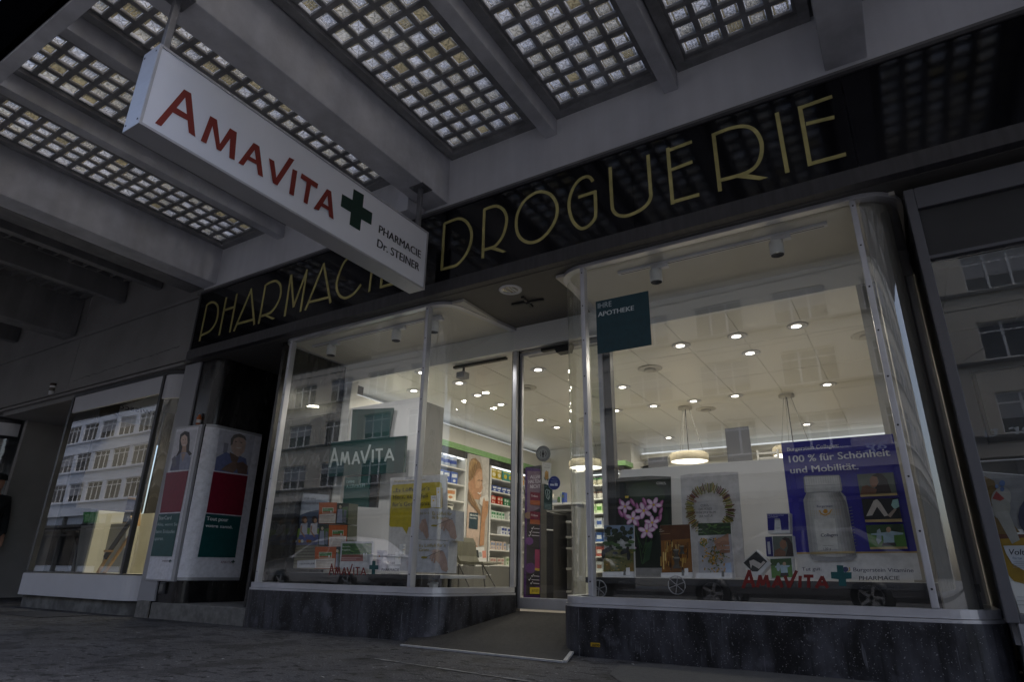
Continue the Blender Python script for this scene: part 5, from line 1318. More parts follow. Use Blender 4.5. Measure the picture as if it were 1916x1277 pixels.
# strip lights under the header (the goods below are lit)
for y0, y1 in ((5.34, 7.19), (7.88, 9.65)):
    MB().box(-5.26, -5.22, y0, y1, 1.985, 1.998).build("light_strip", emis("shelf_strip", (.98, 1, .97), 6 * LAMP), wu)
def goods(side, level, y0, n, kind, w_, d_, h_, c1, c2, label, gap=.012):
    z = LV[side][level]; first = None; y = y0
    for k in range(n):
        x1 = XS - .02
        if first is None:
            t = thing(kind, label, kind.replace("_", " "), (x1, y, z), label)
            if kind in ("tin", "jar"):
                MB().lathe((x1 - w_ / 2, y + w_ / 2, z), [(0, 0), (w_ / 2, 0), (w_ / 2, h_ * .88)], 18).build("body", ink(c1), t)
                MB().lathe((x1 - w_ / 2, y + w_ / 2, z), [(w_ / 2 + .002, h_ * .88), (w_ / 2 + .002, h_), (0, h_)], 18).build("lid", ink(c2), t)
                MB().lathe((x1 - w_ / 2, y + w_ / 2, z), [(w_ / 2 + .001, h_ * .3), (w_ / 2 + .001, h_ * .6)], 18).build("label", ink(c2), t)
            elif kind == "pouch":
                MB().prism([(x1 - .02, y + a_ * w_, z + b_ * h_) for a_, b_ in ((0, 0), (1, 0), (.93, .5), (1, .97), (.5, 1), (0, .95), (.08, .5))], (-.05, 0, 0)).build("bag", ink(c1), t)
                a_ = Art(lambda u, v: Vector((x1 - .02, y + u * w_, z + v * h_)), (1, 0, 0), .002); a_.ell(c2, .5, .45, .3, .22); a_.poly(c2, [(.1, .8), (.9, .8), (.9, .9), (.1, .9)]); a_.build("print", t)
            else:
                MB().box(x1 - d_, x1, y, y + w_, z + .0005, z + h_, b=.002).build("box", ink(c1), t)
                a_ = Art(lambda u, v: Vector((x1, y + u * w_, z + v * h_)), (1, 0, 0), .001); a_.poly(c2, [(.12, .5), (.88, .55), (.88, .85), (.12, .8)]); a_.ell(c2, .5, .25, .2, .12); a_.build("print", t)
            first = t
        else:
            c = copy_tree(first); c.location = (x1 - random.uniform(0, .03), y + k * (w_ + gap) + random.uniform(-.004, .004), z)
            c.rotation_euler.z = R(random.uniform(-5, 5)) if kind not in ("tin", "jar") else R(random.uniform(0, 60)) * 0
goods("L", 5, 6.10, 2, "carton", .13, .10, .155, "#e3e4d8", "#8fb070", "cream carton with green print, top shelf left of the woman banner")
goods("L", 5, 6.42, 1, "carton", .12, .10, .15, "#cfe0c0", "#3f8f3a", "white and green carton on the top shelf left of the woman banner")
goods("L", 5, 6.62, 3, "tin", .14, .14, .16, "#c6d2ea", "#3a54a8", "pale blue formula tin on the top shelf left of the woman banner")
goods("L", 4, 6.12, 3, "tin", .13, .13, .165, "#e6e8ea", "#3b46a0", "white formula tin with blue lid, second shelf left of the woman banner")
goods("L", 4, 6.60, 3, "carton", .14, .11, .16, "#4a68b8", "#dfe6f2", "blue carton on the second shelf left of the woman banner")
goods("L", 3, 6.15, 3, "carton", .10, .09, .10, "#dfe3ea", "#4a60a8", "low white and blue carton, third shelf left of the woman banner")
goods("L", 3, 6.55, 2, "carton", .24, .12, .155, "#e8e3d6", "#c98a5a", "large cream carton with orange print left of the woman banner")
goods("L", 2, 6.2, 3, "carton", .08, .08, .12, "#3a4a58", "#c9d2d8", "dark slate carton on the fourth shelf left of the woman banner")
goods("L", 2, 6.6, 2, "pouch", .2, .06, .17, "#d8d6cc", "#33363a", "white pouch with dark print on the fourth shelf left of the banner")
goods("L", 1, 6.5, 3, "pouch", .18, .06, .16, "#d6cfc4", "#a88a70", "beige pouch on the fifth shelf left of the woman banner")
goods("L", 0, 6.5, 4, "carton", .12, .09, .11, "#d9dde2", "#6d82b0", "white carton on the lowest shelf left of the woman banner")
goods("R", 6, 7.92, 2, "pouch", .15, .06, .15, "#c9b020", "#e9e3c4", "yellow sweets pouch on the top shelf right of the woman banner")
goods("R", 6, 8.25, 2, "pouch", .15, .06, .16, "#3f9a94", "#e2d23a", "teal sweets pouch on the top shelf right of the woman banner")
goods("R", 6, 8.6, 3, "carton", .09, .08, .15, "#d8922a", "#f0e6c8", "orange carton on the top shelf right of the woman banner")
goods("R", 5, 7.93, 4, "carton", .13, .08, .09, "#3c55a0", "#dfe4ee", "low blue carton on the second shelf right of the woman banner")
goods("R", 5, 8.55, 3, "carton", .10, .08, .11, "#dfe2e4", "#5a78b0", "white carton on the second shelf right of the woman banner")
goods("R", 4, 7.92, 4, "carton", .07, .07, .12, "#b8371f", "#e8c9b8", "red carton on the third shelf right of the woman banner")
goods("R", 4, 8.27, 3, "carton", .07, .07, .11, "#2f7a50", "#cfe2d2", "green carton on the third shelf right of the woman banner")
goods("R", 4, 8.55, 3, "carton", .09, .07, .12, "#c05aa0", "#f0dbe8", "pink carton on the third shelf right of the woman banner")
goods("R", 3, 7.92, 5, "carton", .07, .07, .11, "#d6e6d8", "#2f8a58", "white carton with green print, fourth shelf right of the woman banner")
goods("R", 3, 8.4, 4, "carton", .09, .07, .13, "#e2e4e4", "#9aa6b0", "plain white carton on the fourth shelf right of the woman banner")
goods("R", 2, 8.2, 4, "carton", .10, .07, .12, "#dfe2ea", "#2f449a", "white carton with navy print, fifth shelf right of the woman banner")
goods("R", 1, 7.92, 5, "carton", .08, .07, .12, "#d8c4b8", "#8a98b8", "pale pink carton on the sixth shelf right of the woman banner")
goods("R", 1, 8.42, 4, "carton", .10, .07, .09, "#c9d2dc", "#b8a898", "grey blue carton on the sixth shelf right of the woman banner")
goods("R", 0, 7.92, 4, "carton", .09, .07, .10, "#d9cfc4", "#b88a80", "beige carton on the lowest shelf right of the woman banner")
goods("R", 0, 8.35, 5, "carton", .09, .07, .12, "#d2dcc8", "#7d9a6a", "pale green carton on the lowest shelf right of the woman banner")
# banner of a woman drinking
ks = zoomed(800, 800, 4.12)
bn = thing("banner", "tall banner of a smiling blond woman holding a cup on the shelving", "banner", (XS, 7.5, .6))
w_ = lambda x, y: at(*ks(x, y), X=XS + .02)
MB().prism([w_(*q_) for q_ in ((318, 203), (476, 240), (456, 1075), (284, 1035))], (-.02, 0, 0)).build("board", M_WHITE, bn)
a = Art(w_, (1, 0, 0))
a.poly("#b8b0a8", [(319, 206), (475, 242), (455, 1070), (286, 1032)])
a.poly("#c9c4c0", [(405, 225), (475, 242), (468, 560), (430, 560), (425, 300)])
a.poly("#96734c", [(318, 300), (335, 245), (370, 238), (405, 275), (420, 330), (390, 330), (360, 365), (335, 410), (317, 420)])
a.poly("#c4a070", [(320, 275), (350, 248), (385, 270), (350, 300), (325, 345)])
a.poly("#c0906e", [(345, 400), (365, 350), (392, 318), (418, 330), (424, 400), (420, 440), (425, 470), (415, 490), (412, 530), (395, 560), (360, 555), (318, 520), (314, 430)])
a.poly("#d2a684", [(365, 380), (395, 340), (416, 350), (420, 420), (400, 470), (370, 470)])
for i in range(12): a.stroke(("#c9a878", "#8a6642", "#b48e60")[i % 3], [(322 + i * 6, 258 + (i % 4) * 6), (330 + i * 4, 300 + i * 3), (321 + i * 3, 380 + (i % 3) * 12)], 2.2)
for i in range(7): a.stroke(("#a8825a", "#7a5a3e", "#c4a070")[i % 3], [(314 + i * 3, 480 + i * 6), (335 + i * 8, 570 + i * 6), (380 + i * 4, 655 + i * 4)], 3)
a.stroke("#4a3528", [(380, 412), (398, 408)], 5); a.stroke("#3a2a20", [(408, 410), (420, 414)], 5)
a.stroke("#efe6e0", [(382, 505), (398, 515), (412, 502)], 8)
a.poly("#dedad6", [(395, 590), (400, 545), (455, 520), (468, 545), (465, 600), (415, 610)])
a.poly("#b98a66", [(420, 575), (430, 540), (440, 570), (466, 570), (460, 660), (440, 720), (430, 910), (395, 920), (410, 700), (415, 640)])
a.poly("#8a6a4c", [(312, 470), (335, 560), (400, 640), (408, 690), (370, 640), (325, 590), (308, 560)])
a.poly("#cbb3a4", [(305, 590), (345, 620), (400, 690), (395, 820), (385, 910), (330, 912), (292, 870), (300, 700)])
for i in range(9): a.stroke("#b89e8e", [(300 + i * 10, 850), (296 + i * 10, 900)], 2.5)
a.poly("#a86a44", [(298, 910), (335, 915), (370, 915), (390, 930), (360, 1040), (335, 1010)])
a.poly("#5c7a4a", [(288, 905), (300, 915), (340, 1020), (330, 1040), (286, 1030)])
a.poly("#1d3a48", [(316, 656), (383, 664), (379, 790), (310, 782)])
a.text("#dfe4e6", "Alles für Ihre", (318, 684), (378, 690), (319, 668), bold=.02); a.text("#dfe4e6", "Gesundheit.", (316, 704), (370, 710), (317, 690), bold=.02)
a.build("print", bn)
# chair and leaflet stand
ch = thing("chair", "olive moulded shell chair with thin chrome legs before the shelving", "chair", (-4.85, 6.6, .18))
YC = 6.55
cw = lambda x, y, dy=0: at(*ks(x, y), Y=YC + dy)
M_SHELL = mat("chair_shell", (0.10, 0.097, 0.07), 0.4, var=0.1)
sd_ = [(160, 840), (205, 845), (222, 880), (232, 990), (250, 1032), (330, 1040), (425, 1038), (430, 1050), (330, 1062), (245, 1058), (222, 1035), (212, 960), (196, 875)]
P = [cw(*q_) for q_ in sd_]
MB().prism(P[:4] + P[4:5] + P[9:], (0, .42, 0)).build("backrest", M_SHELL, ch)
MB().prism(P[4:10], (0, .42, 0)).build("seat", M_SHELL, ch)
for (xa, ya), (xb, yb) in (((240, 1058), (225, 1300)), ((420, 1052), (448, 1300))):
    for dy_ in (0.03, .38): MB().tube([cw(xa, ya, dy_), Vector((cw(xb, yb).x, YC + dy_, .18))], .008, 8).build("leg", M_ALUD, ch)
st_ = thing("leaflet_stand", "white leaflet holder with small cards in front of the woman banner", "leaflet stand", tuple(at(*ks(410, 1075), X=XS + .06)))
w_ = lambda x, y: at(*ks(x, y), X=XS + .08)
MB().prism([w_(*q_) for q_ in ((352, 925), (435, 925), (460, 1072), (372, 1075))], (-.02, 0, 0)).build("board", M_WHITE, st_)
a = Art(w_, (1, 0, 0)); a.poly("#202a2c", [(362, 950), (390, 948), (398, 1008), (370, 1010)]); a.poly("#d8907e", [(420, 955), (448, 952), (452, 1008), (424, 1010)]); a.poly("#9aa6a8", [(395, 965), (415, 963), (420, 1000), (400, 1002)]); a.build("print", st_)
# far shelving seen at the left edge of the right window
fs_ = thing("wall_shelving", "grey shelving with green band deep in the shop behind the flower poster", "shelving", (-4.4, 8.9, .2))
kq = zoomed(1100, 780, 7.98)
YB = 8.6
w_ = lambda x, y: at(*kq(x, y), Y=YB)
def bar(P, dep, n_, m_, par): return MB().prism([w_(*q_) for q_ in P], (0, dep, 0)).build(n_, m_, par)
bar(((100, 790), (640, 770), (640, 2600), (100, 2600)), .04, "back_panel", M_GREYSHELF, fs_)
bar(((180, 735), (675, 700), (680, 770), (180, 795)), -.3, "green_band", MATS["green_leaf_band"], fs_)
bar(((100, 805), (640, 780), (640, 868), (100, 885)), -.28, "header", M_BLACK, fs_)
shl = [(1070, 1055), (1270, 1250), (1480, 1465), (1690, 1680), (1900, 1890), (2110, 2100), (2330, 2325)]
for a0_, b0_ in shl: bar(((100, a0_ - 10), (640, b0_ - 10), (640, b0_ + 8), (100, a0_ + 8)), -.28, "shelf", M_SHELF, fs_)
MB().box(w_(100, 900).x, w_(640, 900).x, YB - .24, YB - .2, w_(300, 905).z, w_(300, 905).z + .012).build("light_strip", MATS["shelf_strip"], fs_)
for r_, (a0_, b0_) in enumerate(shl):
    desc = [("jar", "#d9d2b8", "#4a8a3a", "cream jar with green lid, first shelf beside the flower poster"), ("jar", "#d8d4cc", "#4a2f22", "white jar with brown lid, second shelf beside the flower poster"), ("carton", "#cfe0b8", "#5a9a3a", "white and green carton, third shelf beside the flower poster"), ("carton", "#d6dbe6", "#4a66b0", "white and blue carton, fourth shelf beside the flower poster"), ("carton", "#3a62a8", "#d8e0ee", "blue carton, fifth shelf beside the flower poster"), ("carton", "#b85a4a", "#e8dcd2", "red carton, sixth shelf beside the flower poster"), ("carton", "#cdd4da", "#8a6a5a", "grey carton, lowest shelf beside the flower poster")][r_]
    base = w_(130, a0_ - 11); first = None
    for k in range(8):
        c_ = Vector((base.x + k * .105, YB - .24, base.z))
        if first is None:
            t = thing(desc[0], desc[3], desc[0], tuple(c_), desc[3])
            if desc[0] == "jar":
                MB().lathe(c_ + Vector((.045, .045, 0)), [(0, 0), (.045, 0), (.045, .075)], 16).build("body", ink(desc[1]), t)
                MB().lathe(c_ + Vector((.045, .045, 0)), [(.046, .075), (.046, .10), (0, .10)], 16).build("lid", ink(desc[2]), t)
            else:
                MB().box(c_.x, c_.x + .09, c_.y, c_.y + .07, c_.z, c_.z + .13, b=.002).build("box", ink(desc[1]), t)
                MB().box(c_.x + .01, c_.x + .08, c_.y - .002, c_.y - .0005, c_.z + .04, c_.z + .09).build("print", ink(desc[2]), t)
            first = t
        else:
            q = copy_tree(first); q.location = c_ + Vector((k * 0, 0, 0)); q.location.x = c_.x
# white jug on the poster edge, gable box, cream cabinet shapes at the rear
p = at(1158, 893, Y=5.3)
t = thing("jug", "white jug handle and spout above the flower poster edge", "jug", (p.x + .03, 5.3, p.z - .08))
MB().lathe((p.x + .04, 5.3, p.z - .1), [(0, 0), (.05, 0), (.055, .06), (.03, .13), (.035, .15)], 20).build("body", M_WHITE, t)
MB().tube([(p.x + .0 + .055 * math.cos(a_) - .03, 5.3, p.z + .055 * math.sin(a_)) for a_ in [R(q * 20 - 60) for q in range(17)]], .010, 8).build("handle", M_WHITE, t)
for i, (q_, lab) in enumerate(((((895, 625), (1185, 595), (1200, 760), (905, 760)), "grey back of a small display card above the flower poster"), (((2118, 185), (2205, 170), (2430, 820), (2285, 830)), ""))):
    if i == 0:
        P = [at(*kq(*v), Y=5.15) for v in q_]
        t = thing("display_card", lab, "card", tuple(P[3])); MB().prism(P, (0, .01, 0)).build("card", M_GREYPANEL, t); MB().box(P[0].x + .10, P[0].x + .115, 5.161, 5.19, P[3].z - .1, P[0].z - .02).build("strut", M_GREYSHELF, t)
P = [at(*v, Y=5.15) for v in ((1356, 803), (1400, 798), (1409, 868), (1363, 873))]
t = thing("display_card", "tall grey back of a display card between the ring poster and blue poster", "card", tuple(P[3])); MB().prism(P, (0, .012, 0)).build("card", M_GREYPANEL, t); MB().box(P[0].x + .09, P[0].x + .105, 5.163, 5.2, P[3].z - .2, P[0].z - .05).build("strut", M_GREYSHELF, t)
P = [at(*kq(*v), Y=5.4) for v in ((775, 760), (925, 720), (1020, 745), (1010, 765))]
t = thing("black_box", "black pitched box top above the low white partition", "box", tuple(P[0])); MB().prism(P, (0, .25, 0)).build("lid", M_BLACK, t); MB().box(P[0].x + .02, P[2].x - .02, 5.41, 5.63, P[0].z - .25, P[0].z - .004).build("body", M_BLACK, t)
# white ladder-like rack at the rear
kc = zoomed(1370, 800, 3.992)
t = thing("white_rack", "white slatted rack standing behind the partition left of the blue poster", "rack", tuple(at(*kc(260, 250), Y=6.0)))
for (q_) in (((180, 172), (194, 172), (200, 250), (186, 250)), ((330, 163), (344, 163), (350, 250), (336, 250))): MB().prism([at(*kc(*v), Y=6.0) for v in q_], (0, .03, 0)).build("post", M_WHITE, t)
for (q_) in (((195, 190), (329, 182), (329, 196), (195, 204)), ((199, 226), (335, 218), (335, 232), (200, 240))): MB().prism([at(*kc(*v), Y=6.002) for v in q_], (0, .02, 0)).build("bar", M_WHITE, t)
t = thing("wall_cabinet", "cream high cabinet at the rear of the shop", "cabinet", (-.6, 10.1, 1.6))
MB().box(-.75, .9, 9.95, 10.17, 1.75, 2.3, b=.005).build("body", mat("cream_cabinet", (.55, .47, .33), .5), t)
MB().box(.06, .075, 9.943, 9.949, 1.78, 2.27).build("door_gap", M_CHARCOAL, t)

# ================================================================== DISPLAY WINDOW FURNITURE
M_PART = mat("white_partition", (0.74, 0.74, 0.75), 0.55, var=0.06)
dp = thing("display_platform", "dark edged display platform running along the right window", "platform", (-1, 4.5, .4))
MB().box(-1.98, .26, 4.22, 4.87, .435, .468, b=.003).build("top", M_WHITEMETAL, dp)
MB().box(-1.98, .26, 4.30, 4.87, .181, .434).build("front", M_CHARCOAL, dp)
MB().box(-1.98, .26, 4.214, 4.2195, .430, .4685).build("edge", M_CHARCOAL, dp)
dp2 = thing("display_platform", "dark edged display platform running along the left window", "platform", (-4.2, 4.5, .4))
MB().box(-5.26, -3.25, 4.22, 4.87, .435, .462, b=.003).build("top", M_WHITEMETAL, dp2)
MB().box(-5.26, -3.7, 4.30, 4.87, .181, .434).build("front", M_CHARCOAL, dp2)
MB().box(-5.26, -3.25, 4.214, 4.2195, .430, .4625).build("edge", M_CHARCOAL, dp2)
for x_ in (-3.4, -3.3): MB().box(x_ - .012, x_ + .012, 4.4, 4.42, .181, .434).build("leg", M_CHARCOAL, dp2)
pt = thing("partition", "low white partition behind the right window display", "partition", (-1, 4.93, .47))
MB().box(-1.965, -.031, 4.93, 4.98, .181, 1.305, b=.003).build("panel", M_PART, pt)
MB().box(-1.965, -1.94, 4.981, 5.2, .181, 1.28).build("return", M_GREYPANEL, pt)
pt = thing("partition", "tall white partition behind the left window display", "partition", (-4.8, 4.93, .47))
MB().box(-5.19, -4.19, 4.93, 4.96, .181, 2.225, b=.003).build("panel", M_PART, pt)
MB().box(-4.21, -4.19, 4.961, 5.35, .181, 2.20, b=.003).build("return", M_GREYSHELF, pt)

# --- right window posters
kK = zoomed(1370, 800, 3.992); kC = zoomed(1100, 860, 5.107)
def board(name, label, cat, kk, Y, corners, colr, thick=.012, n=(0, -1, 0)):
    P = [at(*kk(*c), Y=Y) for c in corners]
    t = thing(name, label, cat, tuple(P[-1]))
    MB().prism(P, (0, thick, 0)).build("board", ink(colr), t)
    return t, Art(lambda x, y: at(*kk(x, y), Y=Y), n)
t, a = board("poster", "large blue poster of a white supplement bottle in the right window", "poster", kK, 4.45, ((363, 117), (1200, 48), (1420, 1142), (493, 1138)), "#d4d4d6")
a.poly("#1d1890", [(364, 118), (1199, 49), (1381, 928), (466, 936)])
a.poly("#b79a5a", [(466, 936), (1381, 928), (1384, 940), (468, 949)])
a.text("#c8c8d8", "Burgerstein Collagen:", (412, 180), (795, 148), (410, 151), bold=.016)
a.text("#d6d6e4", "100 % für Schönheit", (428, 266), (1180, 214), (421, 213), bold=.020)
a.text("#d6d6e4", "und Mobilität.", (438, 347), (944, 315), (430, 297), bold=.020)
for c_, pl in (("#8d8f93", [(533, 376), (545, 364), (795, 357), (806, 366), (824, 470), (815, 482), (555, 494), (541, 484)]), ("#c9c9cb", [(540, 375), (795, 362), (805, 425), (548, 436)]), ("#b3b4b6", [(548, 440), (806, 428), (815, 478), (556, 488)])): a.poly(c_, pl)
for i in range(14): a.stroke("#a6a7aa", [(552 + i * 18, 376 - i * .9), (560 + i * 18, 430 - i * .8)], 2.5)
a.poly("#9b9ca0", [(556, 494), (812, 482), (848, 520), (868, 600), (915, 880), (930, 968), (905, 995), (820, 1003), (650, 1003), (600, 990), (582, 960), (545, 640), (533, 545)])
for k in range(14):      # printed roundness of the bottle
    t0, t1 = k / 14, (k + 1) / 14; tm = (t0 + t1) / 2
    v_ = max(0, 1 - abs(tm - .42) ** 1.6 * 2.6); g_ = int(112 + 98 * v_)
    L_ = lambda y: 538 + (y - 540) * .115; W_ = lambda y: 308 + (y - 540) * .075
    a.poly("#%02x%02x%02x" % (g_, g_, min(255, g_ + 2)), [(L_(560) + W_(560) * t0, 560), (L_(560) + W_(560) * t1, 560), (L_(955) + W_(955) * t1, 955 + 16 * (1 - (2 * t1 - 1) ** 2)), (L_(955) + W_(955) * t0, 955 + 16 * (1 - (2 * t0 - 1) ** 2))])
    a.poly("#%02x%02x%02x" % (g_ - 8, g_ - 8, g_ - 6), [(562 + 244 * t0, 494), (562 + 244 * t1, 494 - 10 * t1), (L_(560) + W_(560) * t1, 561), (L_(560) + W_(560) * t0, 561)])
a.poly("#cfcfcd", [(612, 690), (770, 684), (795, 912), (645, 922)])
for i in range(13): a.stroke("#7d7f84", [(872 + i * 3.2, 605 + i * 24), (898 + i * 2.6, 600 + i * 24)], 4)
a.poly("#a8946a", [(585, 935), (916, 928), (919, 944), (588, 952)])
a.text("#3a3a66", "Burgerstein", (637, 602), (752, 599), (636, 586), bold=.014)
a.ell("#c28a2a", 700, 632, 17, 17); a.stroke("#c79a4a", [(655, 625), (668, 650), (700, 662), (730, 648), (746, 618)], 9)
for r_ in range(4):
    for i in range(16):
        if abs(i - 8) > 2: a.ell("#b8a277", 590 + i * 15, 628 + r_ * 12 - i * .4, 2.4)
a.text("#2a2a4e", "Collagen", (670, 823), (793, 818), (668, 798), bold=.02)
a.text("#55555e", "Pulver/Poudre", (684, 893), (762, 891), (683, 884)); a.text("#44444e", "130 g", (690, 922), (745, 919), (689, 903), bold=.01)
a.poly("#5a625a", [(935, 360), (1205, 346), (1232, 498), (960, 512)])
a.poly("#2a1c17", [(1045, 372), (1085, 352), (1120, 356), (1160, 400), (1192, 497), (1060, 502), (1075, 450), (1100, 420), (1090, 385)])
a.poly("#8a6148", [(1030, 395), (1048, 372), (1085, 380), (1095, 420), (1080, 450), (1050, 460), (1032, 430)])
a.poly("#6e4c38", [(962, 510), (975, 450), (1010, 438), (1050, 460), (1085, 470), (1075, 505)])
a.poly("#b09a6a", [(960, 512), (1232, 498), (1236, 516), (964, 528)])
a.poly("#17181c", [(970, 542), (1242, 536), (1268, 690), (992, 695)])
a.poly("#b8b0ac", [(1005, 670), (1060, 555), (1085, 545), (1110, 570), (1170, 665), (1140, 672), (1085, 600), (1050, 665)])
a.poly("#8fb8b8", [(1200, 550), (1240, 542), (1250, 600), (1215, 620), (1190, 590)]); a.poly("#9a8a82", [(1160, 665), (1215, 612), (1230, 620), (1185, 680)])
a.poly("#b09a6a", [(995, 697), (1268, 690), (1272, 712), (1000, 716)])
a.poly("#4d7a34", [(1000, 736), (1278, 727), (1308, 896), (1030, 900)])
a.poly("#2c4a24", [(1000, 736), (1278, 727), (1288, 790), (1010, 800)]); a.ell("#1c3018", 1230, 760, 40, 34)
a.poly("#9aa8b4", [(1085, 775), (1105, 762), (1115, 790), (1120, 850), (1095, 880), (1080, 850)])
a.poly("#9cb4c4", [(1040, 800), (1140, 790), (1190, 780), (1280, 795), (1278, 806), (1210, 812), (1215, 870), (1135, 872), (1130, 815), (1042, 808)])
a.ell("#b09078", 1170, 770, 18, 20); a.poly("#14161c", [(1130, 868), (1220, 866), (1228, 890), (1120, 892)])
a.poly("#b09a6a", [(1031, 900), (1308, 896), (1313, 912), (1035, 916)])
a.text("#25254a", "Tut gut.", (531, 1075), (676, 1072), (530, 1047), bold=.014)
a.ell("#1c1f5a", 852, 1065, 22, 20); a.stroke("#b8923a", [(880, 1050), (886, 1070), (868, 1082)], 8)
a.text("#25254a", "Burgerstein Vitamine", (912, 1080), (1356, 1086), (910, 1050), bold=.014)
a.build("print", t)
# flower poster, curved panel
t, a = board("poster", "dark green poster of pink flowers standing curved in the right window", "poster", kC, 4.62, ((268, 190), (310, 176), (600, 160), (790, 166), (808, 1128), (275, 1125)), "#15221a")
a.poly("#8f9094", [(276, 1040), (806, 1040), (807, 1127), (276, 1124)])
a.ell("#22361f", 560, 330, 180, 110, 10); a.ell("#1c2f1b", 540, 560, 230, 190); a.poly("#0e1612", [(271, 195), (350, 180), (340, 1030), (277, 1030)])
a.poly("#2c4a34", [(560, 800), (620, 780), (590, 960), (520, 1010), (545, 900)])
a.text("#d6d6d6", "CERES.", (657, 241), (750, 243), (656, 216), bold=.02)
def blossom(cx, cy, r_, rot, c1="#c48fc0", c2="#e2cfe4"):
    for k in range(5):
        an = rot + k * 72; a.ell(c1, cx + r_ * .62 * math.cos(R(an)), cy + r_ * .55 * math.sin(R(an)), r_ * .5, r_ * .29, an, 12)
        a.ell(c2, cx + r_ * .6 * math.cos(R(an)), cy + r_ * .53 * math.sin(R(an)), r_ * .38, r_ * .19, an, 10)
    a.ell("#d8b83a", cx, cy, r_ * .16)
for (x0, y0), (x1, y1) in (((520, 1000), (440, 600)), ((530, 1000), (560, 700)), ((525, 900), (610, 520)), ((520, 850), (370, 520)), ((540, 900), (680, 600))): a.stroke("#3a5a34", [(x0, y0), ((x0 + x1) / 2 + 10, (y0 + y1) / 2), (x1, y1)], 7)
for cx, cy, an in ((320, 420, 70), (430, 415, 60), (475, 460, 80), (545, 410, 70), (700, 430, -60), (700, 500, -70), (695, 560, 100), (365, 545, 60), (475, 605, 70), (655, 585, -60), (320, 520, 60)): a.ell("#a0568f", cx, cy, 44, 17, an, 12); a.ell("#c98fbb", cx + 3, cy - 3, 30, 8, an, 10)
for cx, cy, r_, ro in ((362, 455, 66, 20), (438, 570, 72, -10), (545, 495, 80, 35), (640, 440, 74, 5), (628, 610, 68, 50), (578, 690, 78, -18), (430, 850, 46, 0)): blossom(cx, cy, r_, ro)
a.poly("#d8b83a", [(372, 358), (408, 356), (404, 378), (378, 378)])
a.build("print", t)
# ring poster
t, a = board("poster", "white poster with a ring of coloured plant stems in the right window", "poster", kC, 4.62, ((884, 158), (960, 142), (1300, 122), (1432, 122), (1512, 1132), (925, 1130)), "#bdbcc0")
rr = random.Random(3)
for k in range(150):
    an = R(k * 2.4 + rr.uniform(-.8, .8)); cx, cy = 1172, 480
    if 55 < math.degrees(an) % 360 < 118: continue
    i_, o_ = rr.uniform(.58, .72), rr.uniform(.9, 1.02)
    q = lambda f__: (cx + 242 * f__ * math.cos(an), cy + 258 * f__ * math.sin(an))
    a.stroke(rr.choice(("#6b6a1e", "#8a8430", "#4a4a1c", "#6e2c1c", "#3a2a1a", "#90803a", "#57601f", "#5a1f24")), [q(i_), q(o_)], rr.uniform(5, 11))
for s_, p0_, p1_, pt_ in (("CERES.", (1094, 461), (1172, 456), (1093, 437)), ("DAS VOLLE", (1077, 496), (1201, 489), (1076, 472)), ("WIRKSPEKTRUM", (1052, 529), (1238, 523), (1051, 506)), ("DER NATUR", (1080, 563), (1211, 556), (1079, 540))): a.text("#3a3a3c", s_, p0_, p1_, pt_, bold=.006)
a.build("print", t)
# three cards in front
YC1 = 4.36
t, a = board("display_card", "card of harvesters in a flower field, leftmost in front of the flower poster", "card", kC, YC1, ((152, 634), (439, 629), (452, 1130), (160, 1128)), "#c9c9cc")
a.poly("#8497b4", [(153, 635), (438, 630), (441, 760), (156, 770)])
for i in range(26): x_ = rr.uniform(180, 430); y_ = rr.uniform(660, 790); a.ell(rr.choice(("#23301f", "#1b2618", "#2d3c26")), x_, y_, rr.uniform(14, 34), rr.uniform(14, 30))
for i in range(14): a.ell(rr.choice(("#3f5a34", "#4d6a3a", "#2f4428")), rr.uniform(170, 430), rr.uniform(790, 880), 34, 16)
a.poly("#6b6a3a", [(158, 870), (444, 865), (449, 1075), (159, 1078)])
for i in range(60): a.ell(rr.choice(("#9a8440", "#7a7a3c", "#b09a4a", "#4a5a30", "#33452a")), rr.uniform(166, 438), rr.uniform(890, 1070), rr.uniform(5, 14), rr.uniform(3, 7))
for cx, cy in ((205, 870), (370, 885)): a.ell("#15171a", cx, cy, 44, 22, -25); a.ell("#15171a", cx + 38 * (1 if cx > 300 else -1), cy + 40, 18, 46); a.ell("#1d1a18", cx + 30, cy - 32, 15, 14)
a.ell("#22262c", 280, 900, 26, 16)
a.poly("#d0d0d4", [(160, 1079), (450, 1076), (452, 1129), (161, 1127)])
a.text("#e2e2e2", "CERES.", (165, 725), (203, 724), (165, 713)); a.text("#e2e2e2", "PFLANZENQUALITÄT", (163, 744), (273, 741), (163, 732))
a.poly("#6a6a68", [(362, 1062), (380, 1062), (382, 1110), (358, 1110)]); a.poly("#e6e6e8", [(385, 1040), (420, 1038), (424, 1108), (387, 1110)])
a.build("print", t)
t, a = board("display_card", "brown card of brass stills, middle of the three small window cards", "card", kC, YC1, ((690, 632), (974, 622), (1006, 1138), (712, 1132)), "#c9c9cc")
a.poly("#5a3418", [(691, 633), (973, 623), (1001, 1082), (708, 1086)])
a.poly("#8a5a22", [(700, 780), (980, 760), (998, 1075), (708, 1080)])
for i in range(70): x_ = rr.uniform(705, 960); y_ = rr.uniform(770, 1000); h_ = rr.uniform(30, 100); a.poly(rr.choice(("#c49a4a", "#3c2410", "#a8732c", "#6e4418", "#e0c27a")), [(x_, y_), (x_ + rr.uniform(6, 16), y_), (x_ + 10, y_ + h_), (x_, y_ + h_)])
